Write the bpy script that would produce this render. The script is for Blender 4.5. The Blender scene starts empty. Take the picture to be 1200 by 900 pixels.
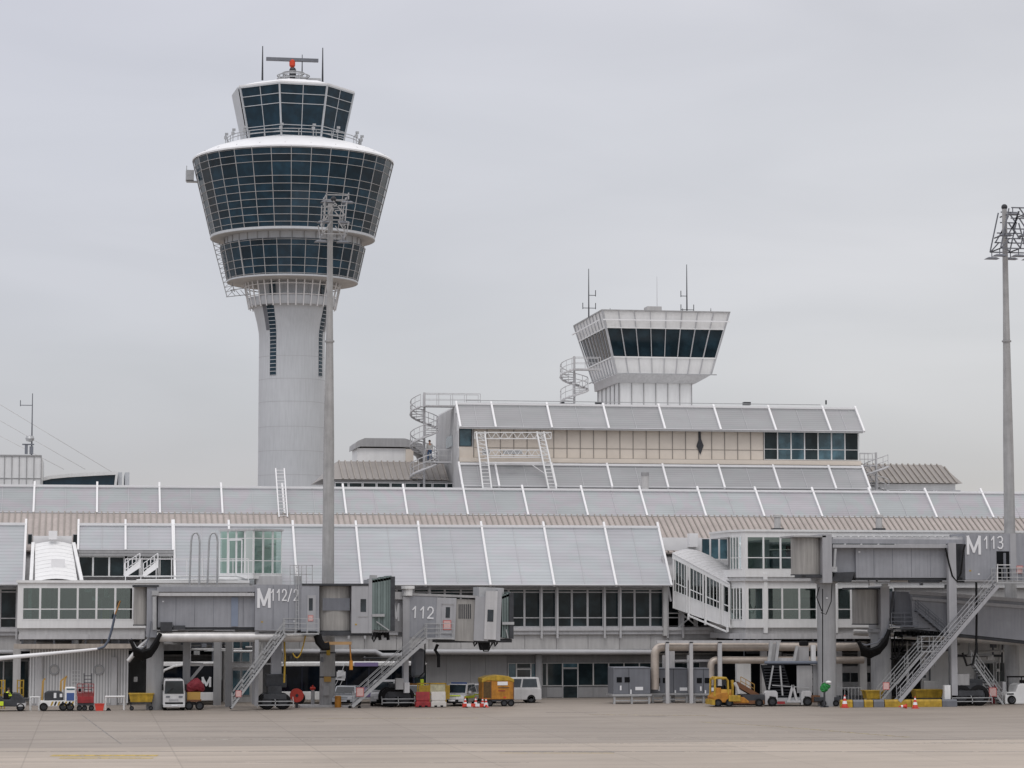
import bpy, bmesh, math, random
from mathutils import Vector, Matrix
random.seed(7)
R = math.radians
S = bpy.context.scene
COL = S.collection
# ---------------------------------------------------------------- camera
F = 3000.0; HC = 7.8
TH = math.atan(495/3000.0); BE = math.atan(255/3000.0)
cam = bpy.data.cameras.new('camera'); cam.lens = 90; cam.sensor_width = 36; cam.sensor_fit = 'HORIZONTAL'
cam.clip_start = 0.5; cam.clip_end = 12000
co = bpy.data.objects.new('camera', cam); COL.objects.link(co); S.camera = co
co.location = (0, 0, HC); co.rotation_euler = (R(90)+BE, 0, -TH)
# ---------------------------------------------------------------- world
w = bpy.data.worlds.new('World'); S.world = w; w.use_nodes = True
nt = w.node_tree; nt.nodes.clear(); L = nt.links.new
out = nt.nodes.new('ShaderNodeOutputWorld'); bg = nt.nodes.new('ShaderNodeBackground'); bg2 = nt.nodes.new('ShaderNodeBackground')
sky = nt.nodes.new('ShaderNodeTexSky'); sky.sky_type = 'NISHITA'; sky.sun_disc = False
SUN_EL, SUN_AZ = 58, 200      # degrees; azimuth clockwise from +Y
sky.sun_elevation = R(SUN_EL); sky.sun_rotation = R(SUN_AZ)
L(sky.outputs[0], bg.inputs[0]); bg.inputs[1].default_value = 0.03  # clear sky light through the cloud
tc = nt.nodes.new('ShaderNodeTexCoord'); sp = nt.nodes.new('ShaderNodeSeparateXYZ'); L(tc.outputs['Generated'], sp.inputs[0])
cr = nt.nodes.new('ShaderNodeValToRGB'); L(sp.outputs[2], cr.inputs[0])
el = cr.color_ramp.elements
el[0].position = 0.0; el[0].color = (.36, .345, .36, 1)
el[1].position = 1.0; el[1].color = (1.15, 1.12, 1.09, 1)
for p, c in ((.055, (.40, .385, .405)), (.09, (.465, .45, .455)), (.14, (.50, .485, .485)), (.18, (.53, .52, .52)), (.23, (.555, .545, .55)), (.5, (.80, .80, .79))):
    e = el.new(p); e.color = (*c, 1)
mp = nt.nodes.new('ShaderNodeMapping'); mp.inputs['Scale'].default_value = (5, 5, 19); L(tc.outputs['Generated'], mp.inputs[0])
nz = nt.nodes.new('ShaderNodeTexNoise'); nz.inputs['Scale'].default_value = 1.3; nz.inputs['Detail'].default_value = 7; nz.inputs['Distortion'].default_value = .5; nz.inputs['Roughness'].default_value = .45
L(mp.outputs[0], nz.inputs[0])
mr = nt.nodes.new('ShaderNodeMapRange'); mr.inputs[1].default_value = .3; mr.inputs[2].default_value = .7; mr.inputs[3].default_value = .935; mr.inputs[4].default_value = 1.055
L(nz.outputs[0], mr.inputs[0])
# slightly warmer and lighter towards the right of the overcast
wr = nt.nodes.new('ShaderNodeMapRange'); wr.inputs[1].default_value = -.02; wr.inputs[2].default_value = .42; L(sp.outputs[0], wr.inputs[0])
wc = nt.nodes.new('ShaderNodeMix'); wc.data_type = 'RGBA'; wc.inputs[6].default_value = (.99, .972, 1.005, 1); wc.inputs[7].default_value = (1.02, .99, .965, 1); L(wr.outputs[0], wc.inputs[0])
m1 = nt.nodes.new('ShaderNodeMix'); m1.data_type = 'RGBA'; m1.blend_type = 'MULTIPLY'; m1.inputs[0].default_value = 1
L(cr.outputs[0], m1.inputs[6]); L(wc.outputs[2], m1.inputs[7])
# a brighter, thinner patch of cloud at the right, above the terminal
vd = nt.nodes.new('ShaderNodeVectorMath'); vd.operation = 'DISTANCE'; vm = nt.nodes.new('ShaderNodeVectorMath'); vm.operation = 'MULTIPLY'; vm.inputs[1].default_value = (1, 1, 3.2); L(tc.outputs['Generated'], vm.inputs[0]); L(vm.outputs[0], vd.inputs[0]); vd.inputs[1].default_value = (.315, .945, .118*3.2)
pr0 = nt.nodes.new('ShaderNodeMapRange'); pr0.interpolation_type = 'SMOOTHERSTEP'; pr0.inputs[1].default_value = 0; pr0.inputs[2].default_value = .26; pr0.inputs[3].default_value = 1.15; pr0.inputs[4].default_value = 1.0; L(vd.outputs['Value'], pr0.inputs[0])
mlt = nt.nodes.new('ShaderNodeMath'); mlt.operation = 'MULTIPLY'; L(mr.outputs[0], mlt.inputs[0]); L(pr0.outputs[0], mlt.inputs[1])
L(m1.outputs[2], bg2.inputs[0]); L(mlt.outputs[0], bg2.inputs[1])
add = nt.nodes.new('ShaderNodeAddShader'); L(bg.outputs[0], add.inputs[0]); L(bg2.outputs[0], add.inputs[1]); L(add.outputs[0], out.inputs[0])
# ---------------------------------------------------------------- sun (overcast)
sl = bpy.data.lights.new('sun', 'SUN'); sl.energy = 0.75; sl.angle = R(25); sl.color = (1, .97, .93)
so = bpy.data.objects.new('sun', sl); COL.objects.link(so); so.location = (0, 0, 120)
az = R(SUN_AZ); d = Vector((math.sin(az)*math.cos(R(SUN_EL)), math.cos(az)*math.cos(R(SUN_EL)), math.sin(R(SUN_EL))))
so.rotation_euler = d.to_track_quat('Z', 'Y').to_euler()
S.view_settings.view_transform = 'Standard'; S.view_settings.look = 'None'; S.view_settings.exposure = 0.0; S.view_settings.gamma = 1
# ---------------------------------------------------------------- geometry helpers
FW = Vector((math.sin(TH)*math.cos(BE), math.cos(TH)*math.cos(BE), math.sin(BE)))
RT = Vector((math.cos(TH), -math.sin(TH), 0)); UP = RT.cross(FW)
def pt(px, py, Y):
    r = FW + RT*((px-600)/F) + UP*((450-py)/F)
    return Vector((0, 0, HC)) + r*(Y/r.y)
def gd(px, py):
    r = FW + RT*((px-600)/F) + UP*((450-py)/F)
    return Vector((0, 0, HC)) + r*(-HC/r.z)
def gx(px, Y):                       # world x of a pixel column, on the ground, at depth Y
    y = 830
    for _ in range(6):
        p = pt(px, y, Y); y += p.z*F/Y
    return pt(px, y, Y).x
def gp(px, Y): return Vector((gx(px, Y), Y, 0))
def ppm(Y, px=600): return 1.0/(pt(px+1, 450, Y)-pt(px, 450, Y)).length
class MB:
    def __init__(s): s.v = []; s.f = []
    def add(s, vs, fs):
        n = len(s.v); s.v += [Vector(v) for v in vs]; s.f += [tuple(i+n for i in f) for f in fs]; return s
    def box(s, x0, x1, y0, y1, z0, z1, rot=None):
        vs = [(x, y, z) for z in (z0, z1) for y in (y0, y1) for x in (x0, x1)]
        fs = [(0, 2, 3, 1), (4, 5, 7, 6), (0, 1, 5, 4), (2, 6, 7, 3), (0, 4, 6, 2), (1, 3, 7, 5)]
        return s.add(vs, fs)
    def pb(s, x0, y0, x1, y1, Y, dY):   # box whose front lies at depth Y and covers the given picture rectangle
        ym = (y0+y1)/2; xm = (x0+x1)/2
        return s.box(pt(x0, ym, Y).x, pt(x1, ym, Y).x, Y, Y+dY, pt(xm, y1, Y).z, pt(xm, y0, Y).z)
    def beam(s, a, b, wd, h=None, up=(0, 0, 1)):
        a = Vector(a); b = Vector(b); h = h or wd; d = (b-a)
        if d.length < 1e-5: return s
        d.normalize(); u = Vector(up)
        if abs(d.dot(u)) > .98: u = Vector((0, 1, 0))
        sd = d.cross(u).normalized(); uu = sd.cross(d).normalized()
        vs = [p + sd*(i*wd/2) + uu*(j*h/2) for p in (a, b) for (i, j) in ((-1, -1), (1, -1), (1, 1), (-1, 1))]
        return s.add(vs, [(0, 1, 2, 3), (7, 6, 5, 4), (0, 4, 5, 1), (1, 5, 6, 2), (2, 6, 7, 3), (3, 7, 4, 0)])
    def tube(s, pts, r, n=8, cap=True):
        pts = [Vector(p) for p in pts]; m = len(pts); base = len(s.v); prev = None
        for i, p in enumerate(pts):
            d = (pts[min(i+1, m-1)]-pts[max(i-1, 0)]).normalized()
            if prev is None:
                u = Vector((0, 0, 1)) if abs(d.z) < .9 else Vector((0, 1, 0))
            else: u = prev
            sd = d.cross(u).normalized(); u = sd.cross(d).normalized(); prev = u
            rr = r[i] if isinstance(r, (list, tuple)) else r
            for k in range(n):
                a = 2*math.pi*k/n; s.v.append(p + sd*(rr*math.cos(a)) + u*(rr*math.sin(a)))
        for i in range(m-1):
            for k in range(n):
                s.f.append((base+i*n+k, base+i*n+(k+1) % n, base+(i+1)*n+(k+1) % n, base+(i+1)*n+k))
        if cap:
            s.f.append(tuple(base+k for k in range(n))[::-1]); s.f.append(tuple(base+(m-1)*n+k for k in range(n)))
        return s
    def prism(s, poly, ax, a, b):     # polygon extruded along axis ax between a and b; poly gives the other two coordinates in order
        n = len(poly); vs = []
        for t in (a, b):
            for (p, q) in poly:
                vs.append((t, p, q) if ax == 'x' else ((p, t, q) if ax == 'y' else (p, q, t)))
        fs = [tuple(range(n))[::-1], tuple(range(n, 2*n))] + [(i, (i+1) % n, n+(i+1) % n, n+i) for i in range(n)]
        return s.add(vs, fs)
    def lathe(s, c, prof, n=48, a0=0, a1=360, ph=0):
        c = Vector(c); full = abs(a1-a0) >= 360; m = n if full else n+1; base = len(s.v)
        for (r, z) in prof:
            for k in range(m):
                a = R(a0 + (a1-a0)*k/n + ph); s.v.append(Vector((c.x+r*math.sin(a), c.y-r*math.cos(a), c.z+z)))
        for i in range(len(prof)-1):
            for k in range(n):
                k2 = (k+1) % m
                s.f.append((base+i*m+k, base+i*m+k2, base+(i+1)*m+k2, base+(i+1)*m+k))
        return s
    def sphere(s, c, r, n=10, sc=(1, 1, 1)):
        c = Vector(c); b = len(s.v)
        for i in range(n+1):
            t = math.pi*i/n
            for k in range(n*2):
                a = math.pi*k/n; s.v.append(c+Vector((r*sc[0]*math.sin(t)*math.cos(a), r*sc[1]*math.sin(t)*math.sin(a), r*sc[2]*math.cos(t))))
        for i in range(n):
            for k in range(2*n):
                s.f.append((b+i*2*n+k, b+i*2*n+(k+1) % (2*n), b+(i+1)*2*n+(k+1) % (2*n), b+(i+1)*2*n+k))
        return s
    def xf(s, M):
        s.v = [M @ v for v in s.v]; return s
def mesh_of(name, mb, off, mat, smooth=False, bevel=0):
    me = bpy.data.meshes.new(name)
    me.from_pydata([tuple(v-off) for v in mb.v], [], mb.f)
    bm = bmesh.new(); bm.from_mesh(me)
    if not getattr(mb, 'loose', False): bmesh.ops.remove_doubles(bm, verts=bm.verts, dist=1e-5)
    bmesh.ops.recalc_face_normals(bm, faces=bm.faces)
    bm.to_mesh(me); bm.free(); me.materials.append(mat)
    if smooth:
        me.polygons.foreach_set('use_smooth', [True]*len(me.polygons))
    return me
def mkobj(name, me, parent, smooth=False, bevel=0):
    o = bpy.data.objects.new(name, me); COL.objects.link(o); o.parent = parent
    if bevel:
        b = o.modifiers.new('bevel', 'BEVEL'); b.width = bevel; b.segments = 2; b.limit_method = 'ANGLE'; b.angle_limit = R(35)
    if smooth:
        me.set_sharp_from_angle(angle=R(38)) if hasattr(me, 'set_sharp_from_angle') else None
    return o
class Thing:
    def __init__(s, name, label, cat, loc, group=None, rot=0, local=False):
        e = bpy.data.objects.new(name, None); COL.objects.link(e); s.e = e
        e.location = loc; e.rotation_euler = (0, 0, rot); e.empty_display_size = .3
        e['label'] = label; e['category'] = cat
        if group: e['group'] = group
        s.off = Vector((0, 0, 0)) if local else Vector(loc)
    def part(s, name, mb, mat, parent=None, label=None, smooth=False, bevel=0):
        o = mkobj(name, mesh_of(name, mb, s.off, mat, smooth), parent or s.e, smooth, bevel)
        if label: o['label'] = label
        return o
def single(name, label, cat, loc, mb, mat, group=None, rot=0, smooth=False, bevel=0, local=False):
    me = mesh_of(name, mb, Vector((0, 0, 0)) if local else Vector(loc), mat, smooth)
    o = mkobj(name, me, None, smooth, bevel); o.location = loc; o.rotation_euler = (0, 0, rot)
    o['label'] = label; o['category'] = cat
    if group: o['group'] = group
    return o
def struct(name, mb, mat):
    o = mkobj(name, mesh_of(name, mb, Vector((0, 0, 0)), mat), None); o['kind'] = 'structure'; return o
def copy_tree(o, parent=None):
    c = o.copy(); COL.objects.link(c); c.parent = parent
    for ch in [q for q in bpy.data.objects if q.parent == o]: copy_tree(ch, c)
    return c
# ---------------------------------------------------------------- materials
MATS = {}
def mat(name, c, rough=.6, metal=0, var=.12, vs=.6, spec=.5, bump=0, bs=8, streak=0):
    if name in MATS: return MATS[name]
    m = bpy.data.materials.new(name); m.use_nodes = True; t = m.node_tree; b = t.nodes['Principled BSDF']
    b.inputs['Base Color'].default_value = (*c, 1); b.inputs['Roughness'].default_value = rough; b.inputs['Metallic'].default_value = metal
    b.inputs['Specular IOR Level'].default_value = spec
    if var:
        g = t.nodes.new('ShaderNodeNewGeometry')
        n = t.nodes.new('ShaderNodeTexNoise'); n.inputs['Scale'].default_value = vs; n.inputs['Detail'].default_value = 6; n.inputs['Roughness'].default_value = .65
        t.links.new(g.outputs['Position'], n.inputs['Vector'])
        r = t.nodes.new('ShaderNodeMapRange'); r.inputs[1].default_value = .3; r.inputs[2].default_value = .72
        r.inputs[3].default_value = 1-var; r.inputs[4].default_value = 1+var*.6
        t.links.new(n.outputs[0], r.inputs[0]); last = r.outputs[0]
        if streak:      # rain streaks running down the sheet
            mpn = t.nodes.new('ShaderNodeMapping'); mpn.inputs['Scale'].default_value = (5, 5, .35); t.links.new(g.outputs['Position'], mpn.inputs[0])
            n2 = t.nodes.new('ShaderNodeTexNoise'); n2.inputs['Scale'].default_value = 1; n2.inputs['Detail'].default_value = 3; t.links.new(mpn.outputs[0], n2.inputs['Vector'])
            r2 = t.nodes.new('ShaderNodeMapRange'); r2.inputs[1].default_value = .35; r2.inputs[2].default_value = .7; r2.inputs[3].default_value = 1; r2.inputs[4].default_value = 1-streak
            t.links.new(n2.outputs[0], r2.inputs[0]); mm = t.nodes.new('ShaderNodeMath'); mm.operation = 'MULTIPLY'
            t.links.new(last, mm.inputs[0]); t.links.new(r2.outputs[0], mm.inputs[1]); last = mm.outputs[0]
        mx = t.nodes.new('ShaderNodeMix'); mx.data_type = 'RGBA'; mx.blend_type = 'MULTIPLY'; mx.inputs[0].default_value = 1
        mx.inputs[6].default_value = (*c, 1); t.links.new(last, mx.inputs[7]); t.links.new(mx.outputs[2], b.inputs['Base Color'])
        if bump:
            n3 = t.nodes.new('ShaderNodeTexNoise'); n3.inputs['Scale'].default_value = bs; t.links.new(g.outputs['Position'], n3.inputs['Vector'])
            bp = t.nodes.new('ShaderNodeBump'); bp.inputs['Strength'].default_value = bump; bp.inputs['Distance'].default_value = .05
            t.links.new(n3.outputs[0], bp.inputs['Height']); t.links.new(bp.outputs[0], b.inputs['Normal'])
    MATS[name] = m; return m
def glass(name, c, lo=.6, hi=1.5, rough=.06, spec=.6, amp=1):   # dark pane, each pane a little different, faint things behind it
    m = bpy.data.materials.new(name); m.use_nodes = True; t = m.node_tree; b = t.nodes['Principled BSDF']
    b.inputs['Roughness'].default_value = rough; b.inputs['Specular IOR Level'].default_value = spec
    g = t.nodes.new('ShaderNodeNewGeometry'); n = t.nodes.new('ShaderNodeTexNoise'); n.inputs['Scale'].default_value = .9; n.inputs['Detail'].default_value = 5
    t.links.new(g.outputs['Position'], n.inputs['Vector'])
    r1 = t.nodes.new('ShaderNodeMapRange'); r1.inputs[3].default_value = lo; r1.inputs[4].default_value = hi; t.links.new(g.outputs['Random Per Island'], r1.inputs[0])
    r2 = t.nodes.new('ShaderNodeMapRange'); r2.inputs[1].default_value = .4; r2.inputs[2].default_value = .7; r2.inputs[3].default_value = 1-.3*amp; r2.inputs[4].default_value = 1+.8*amp; t.links.new(n.outputs[0], r2.inputs[0])
    mm = t.nodes.new('ShaderNodeMath'); mm.operation = 'MULTIPLY'; t.links.new(r1.outputs[0], mm.inputs[0]); t.links.new(r2.outputs[0], mm.inputs[1])
    mx = t.nodes.new('ShaderNodeMix'); mx.data_type = 'RGBA'; mx.blend_type = 'MULTIPLY'; mx.inputs[0].default_value = 1
    mx.inputs[6].default_value = (*c, 1); t.links.new(mm.outputs[0], mx.inputs[7]); t.links.new(mx.outputs[2], b.inputs['Base Color'])
    return m
def clear_glass(name, tint, refl=.12):
    m = bpy.data.materials.new(name); m.use_nodes = True; t = m.node_tree; t.nodes.clear()
    o = t.nodes.new('ShaderNodeOutputMaterial'); a = t.nodes.new('ShaderNodeBsdfTransparent'); a.inputs[0].default_value = (*tint, 1)
    g = t.nodes.new('ShaderNodeBsdfGlossy'); g.inputs['Roughness'].default_value = .03; g.inputs[0].default_value = (.85, .95, .95, 1)
    fr = t.nodes.new('ShaderNodeFresnel'); fr.inputs[0].default_value = 1.5; ad = t.nodes.new('ShaderNodeMath'); ad.operation = 'ADD'; ad.inputs[1].default_value = refl
    t.links.new(fr.outputs[0], ad.inputs[0]); mx = t.nodes.new('ShaderNodeMixShader'); t.links.new(ad.outputs[0], mx.inputs[0])
    t.links.new(a.outputs[0], mx.inputs[1]); t.links.new(g.outputs[0], mx.inputs[2]); t.links.new(mx.outputs[0], o.inputs[0]); return m
def louvre(name, c, per=.18, dark=.82, tint=0):      # printed glass roof panels: fine horizontal lines, slight panel to panel change
    m = bpy.data.materials.new(name); m.use_nodes = True; t = m.node_tree; b = t.nodes['Principled BSDF']
    b.inputs['Roughness'].default_value = .38; b.inputs['Specular IOR Level'].default_value = .45
    g = t.nodes.new('ShaderNodeNewGeometry'); s = t.nodes.new('ShaderNodeSeparateXYZ'); t.links.new(g.outputs['Position'], s.inputs[0])
    def math_(op, a, bb=None):
        q = t.nodes.new('ShaderNodeMath'); q.operation = op
        if isinstance(a, (int, float)): q.inputs[0].default_value = a
        else: t.links.new(a, q.inputs[0])
        if bb is not None:
            if isinstance(bb, (int, float)): q.inputs[1].default_value = bb
            else: t.links.new(bb, q.inputs[1])
        return q.outputs[0]
    fr = math_('FRACT', math_('DIVIDE', s.outputs[2], per)); ln = math_('LESS_THAN', fr, .22)
    r0 = t.nodes.new('ShaderNodeMapRange'); r0.inputs[3].default_value = 1; r0.inputs[4].default_value = dark; t.links.new(ln, r0.inputs[0])
    mp_ = t.nodes.new('ShaderNodeMapping'); mp_.inputs['Scale'].default_value = (.25, .25, 1.4); t.links.new(g.outputs['Position'], mp_.inputs[0])
    n = t.nodes.new('ShaderNodeTexNoise'); n.inputs['Scale'].default_value = 1; n.inputs['Detail'].default_value = 5; t.links.new(mp_.outputs[0], n.inputs['Vector'])
    r1 = t.nodes.new('ShaderNodeMapRange'); r1.inputs[1].default_value = .3; r1.inputs[2].default_value = .7; r1.inputs[3].default_value = .93; r1.inputs[4].default_value = 1.06; t.links.new(n.outputs[0], r1.inputs[0])
    oi = t.nodes.new('ShaderNodeObjectInfo'); r2 = t.nodes.new('ShaderNodeMapRange'); r2.inputs[3].default_value = .9; r2.inputs[4].default_value = 1.06; t.links.new(oi.outputs['Random'], r2.inputs[0])
    v = math_('MULTIPLY', math_('MULTIPLY', r0.outputs[0], r1.outputs[0]), r2.outputs[0])
    mx = t.nodes.new('ShaderNodeMix'); mx.data_type = 'RGBA'; mx.blend_type = 'MULTIPLY'; mx.inputs[0].default_value = 1
    mx.inputs[6].default_value = (*c, 1); t.links.new(v, mx.inputs[7]); last = mx.outputs[2]
    if tint:         # faint pink and green tone, drifting at random over the panels
        n2 = t.nodes.new('ShaderNodeTexNoise'); n2.inputs['Scale'].default_value = .45; n2.inputs['Detail'].default_value = 2; n2.inputs['Distortion'].default_value = 1.5; t.links.new(g.outputs['Position'], n2.inputs['Vector'])
        rp = t.nodes.new('ShaderNodeValToRGB'); e = rp.color_ramp.elements; e[0].position = .42; e[0].color = (.86, 1.0, .93, 1); e[1].position = .58; e[1].color = (1.0, .88, .92, 1); t.links.new(n2.outputs[0], rp.inputs[0])
        m2 = t.nodes.new('ShaderNodeMix'); m2.data_type = 'RGBA'; m2.blend_type = 'MULTIPLY'; m2.inputs[0].default_value = tint; t.links.new(last, m2.inputs[6]); t.links.new(rp.outputs[0], m2.inputs[7]); last = m2.outputs[2]
    t.links.new(last, b.inputs['Base Color']); return m
white = mat('white_paint', (.77, .775, .775), .45, var=.07, streak=.07)
bright = mat('bright_white_steel', (.79, .79, .80), .4, var=.05)
towerw = mat('tower_white_cladding', (.56, .585, .615), .5, var=.09, vs=.12, streak=.09)
towerroof = mat('tower_roof_white', (.82, .83, .85), .45, var=.05)
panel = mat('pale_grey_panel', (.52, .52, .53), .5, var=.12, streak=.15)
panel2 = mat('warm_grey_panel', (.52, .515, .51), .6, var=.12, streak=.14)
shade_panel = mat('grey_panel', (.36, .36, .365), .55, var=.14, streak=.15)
bridge = mat('bridge_grey', (.305, .315, .345), .5, var=.14, vs=.5, streak=.12)
bridge_lt = mat('bridge_light_grey', (.37, .375, .395), .45, var=.1, streak=.1)
rotm = mat('bridge_shutter_beige', (.34, .33, .315), .55, var=.1, streak=.25)
steel = mat('galvanised_steel', (.42, .43, .44), .4, metal=.35, var=.18, vs=2)
dsteel = mat('dark_steel', (.055, .058, .065), .55, metal=.1, var=.35, vs=2, spec=.3)
black = mat('black_rubber', (.010, .010, .011), .8, var=.2, spec=.2)
dark = mat('dark_and_recess_shade', (.010, .011, .013), .9, var=.3, spec=.1)  # near-black for dark parts; also painted as shade in recesses and openings
mastm = mat('mast_concrete_grey', (.40, .40, .40), .7, var=.2, vs=.8, streak=.2)
beige = mat('beige_sheet_roof', (.43, .38, .355), .5, var=.16, vs=.5, streak=.12)
beige_seam = mat('beige_roof_seam', (.27, .245, .22), .5, var=.1)
taupe = mat('taupe_sheet_roof', (.27, .25, .235), .5, var=.14, vs=.5)
cream = mat('cream_curtain_glass', (.68, .615, .54), .25, var=.09, vs=.4)
pipem = mat('aluminium_pipe_lagging', (.62, .61, .60), .35, metal=.35, var=.2, vs=1.5)
pipeg = mat('grey_pipe', (.47, .475, .49), .4, var=.12)
duct = mat('beige_duct', (.50, .44, .385), .4, metal=.3, var=.2, vs=1.5)
yellow = mat('yellow_paint', (.50, .32, .03), .55, var=.38, vs=2.5, streak=.25)
orange = mat('orange_paint', (.50, .21, .02), .55, var=.38, vs=2.5, streak=.25)
red = mat('red_paint', (.32, .025, .03), .6, var=.38, vs=3, streak=.2)
redw = mat('red_white_red', (.6, .05, .03), .5, var=.1)
hiviz = mat('hi_vis_yellow', (.60, .75, .03), .6, var=.1)
green = mat('green_sheet', (.02, .22, .05), .7, var=.4, vs=5)
blue = mat('blue_paint', (.05, .10, .28), .5, var=.1)
jeans = mat('blue_denim', (.05, .09, .17), .8, var=.15)
purple = mat('lilac_stripe', (.24, .19, .38), .4, var=.08)
carwhite = mat('car_white', (.58, .58, .59), .32, var=.12, vs=1.5, streak=.12)
silver = mat('car_silver', (.42, .44, .46), .3, metal=.4, var=.05)
skin = mat('skin', (.5, .3, .22), .6, var=.05)
hairm = mat('dark_hair', (.03, .02, .015), .7, var=.1)
shirt = mat('pale_shirt', (.5, .5, .48), .8, var=.1)
navy = mat('navy_cloth', (.02, .025, .05), .8, var=.1)
signw = mat('sign_white', (.75, .76, .78), .5, var=.03)
signr = mat('sign_red_border', (.5, .10, .09), .5, var=.03)
acgrey = mat('machine_grey', (.165, .175, .20), .5, var=.15, streak=.15)
tg = glass('tower_glass', (.008, .027, .044), .7, 1.5, .05, .4, .5)
colm = mat('column_shade_grey', (.33, .335, .345), .6, var=.12, vs=.7, streak=.15)  # darker than the panels, to paint in shade below the bridges
gwall = mat('ground_floor_shade_wall', (.24, .24, .245), .6, var=.14, streak=.15)  # wall colour lowered to paint in the shade under the building
rtg = glass('small_tower_glass', (.009, .020, .027), .6, 1.6, .05, .4, .8)
fg = glass('facade_glass', (.012, .020, .023), .4, 2.0, .05, .3)
bgm = glass('blue_green_glass', (.05, .10, .125), .7, 1.3)
vg = glass('vehicle_glass', (.02, .028, .034), .7, 1.3, .04)
busg = glass('bus_window', (.004, .006, .010), .8, 1.2, .05, .15)
cg = clear_glass('pavilion_glass', (.60, .72, .69), .13)
lightg = clear_glass('pale_green_glass', (.62, .78, .72), .10)
can = louvre('printed_glass_panel', (.43, .445, .47), .26, .83, .2)
can2 = louvre('printed_glass_panel_upper', (.37, .375, .395), .2, .84, .4)
can3 = louvre('printed_glass_panel_hall', (.32, .325, .335), .2, .85, .1)
# ================================================================ GROUND
def ground_mat():
    m = bpy.data.materials.new('apron_concrete'); m.use_nodes = True; t = m.node_tree; b = t.nodes['Principled BSDF']; b.inputs['Roughness'].default_value = .62
    b.inputs['Specular IOR Level'].default_value = .35
    g = t.nodes.new('ShaderNodeNewGeometry'); l = t.links.new
    def noise(sc, det, stretch=(1, 1, 1), dist=0):
        mp_ = t.nodes.new('ShaderNodeMapping'); mp_.inputs['Scale'].default_value = stretch; l(g.outputs['Position'], mp_.inputs[0])
        n = t.nodes.new('ShaderNodeTexNoise'); n.inputs['Scale'].default_value = sc; n.inputs['Detail'].default_value = det; n.inputs['Distortion'].default_value = dist; l(mp_.outputs[0], n.inputs['Vector']); return n.outputs[0]
    def rng(v, a, b_, c, d):
        r = t.nodes.new('ShaderNodeMapRange'); r.inputs[1].default_value = a; r.inputs[2].default_value = b_; r.inputs[3].default_value = c; r.inputs[4].default_value = d; l(v, r.inputs[0]); return r.outputs[0]
    def mul(a, b_):
        q = t.nodes.new('ShaderNodeMath'); q.operation = 'MULTIPLY'; l(a, q.inputs[0]); l(b_, q.inputs[1]); return q.outputs[0]
    br = t.nodes.new('ShaderNodeTexBrick'); br.offset = 0; br.inputs['Scale'].default_value = 1; br.inputs['Brick Width'].default_value = 7.5; br.inputs['Row Height'].default_value = 7.5
    br.inputs['Mortar Size'].default_value = .05; br.inputs['Mortar Smooth'].default_value = .4; br.inputs['Color1'].default_value = (1, 1, 1, 1); br.inputs['Color2'].default_value = (.93, .93, .93, 1); br.inputs['Mortar'].default_value = (.80, .80, .80, 1)
    mp_ = t.nodes.new('ShaderNodeMapping'); mp_.inputs['Location'].default_value = (3, 1.5, 0); mp_.inputs['Rotation'].default_value = (0, 0, R(0)); l(g.outputs['Position'], mp_.inputs[0]); l(mp_.outputs[0], br.inputs['Vector'])
    big = rng(noise(.03, 4), .3, .7, .86, 1.1); med = rng(noise(.5, 6, (.35, 1, 1), 1), .3, .75, .9, 1.08); fine = rng(noise(9, 4), .2, .8, .94, 1.06)
    tyre = rng(noise(.4, 6, (.05, 1.2, 1), .4), .52, .7, 1, .84)
    spots = rng(noise(.9, 3, (1, 1, 1), 0), .70, .76, 1, .72)
    v = mul(mul(mul(big, med), mul(mul(fine, spots), tyre)), br.outputs['Color'])
    rp = t.nodes.new('ShaderNodeValToRGB'); e = rp.color_ramp.elements; e[0].position = .2; e[0].color = (.42, .362, .305, 1); e[1].position = 1; e[1].color = (.315, .275, .238, 1)
    sy = t.nodes.new('ShaderNodeSeparateXYZ'); l(g.outputs['Position'], sy.inputs[0]); stp = rng(sy.outputs[1], 139.4, 141.2, 0, 1)
    sm_ = t.nodes.new('ShaderNodeMath'); sm_.operation = 'MULTIPLY_ADD'; l(noise(.05, 3, (.4, 1, 1)), sm_.inputs[0]); sm_.inputs[1].default_value = .35; l(stp, sm_.inputs[2]); l(sm_.outputs[0], rp.inputs[0])
    mx = t.nodes.new('ShaderNodeMix'); mx.data_type = 'RGBA'; mx.blend_type = 'MULTIPLY'; mx.inputs[0].default_value = 1; l(rp.outputs[0], mx.inputs[6]); l(v, mx.inputs[7]); l(mx.outputs[2], b.inputs['Base Color'])
    bp = t.nodes.new('ShaderNodeBump'); bp.inputs['Strength'].default_value = .25; bp.inputs['Distance'].default_value = .02; l(noise(14, 4), bp.inputs['Height']); l(bp.outputs[0], b.inputs['Normal'])
    return m
gm = ground_mat()
struct('apron_ground', MB().add([(-4000, -300, 0), (4000, -300, 0), (4000, 7000, 0), (-4000, 7000, 0)], [(0, 1, 2, 3)]), gm)
def line(px0, py0, px1, py1, wid, m, name, z=.004):
    a = gd(px0, py0); b = gd(px1, py1); d = (b-a).normalized(); n = Vector((-d.y, d.x, 0))*wid/2
    struct(name, MB().add([a-n+Vector((0, 0, z)), b-n+Vector((0, 0, z)), b+n+Vector((0, 0, z)), a+n+Vector((0, 0, z))], [(0, 1, 2, 3)]), m)
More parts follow.
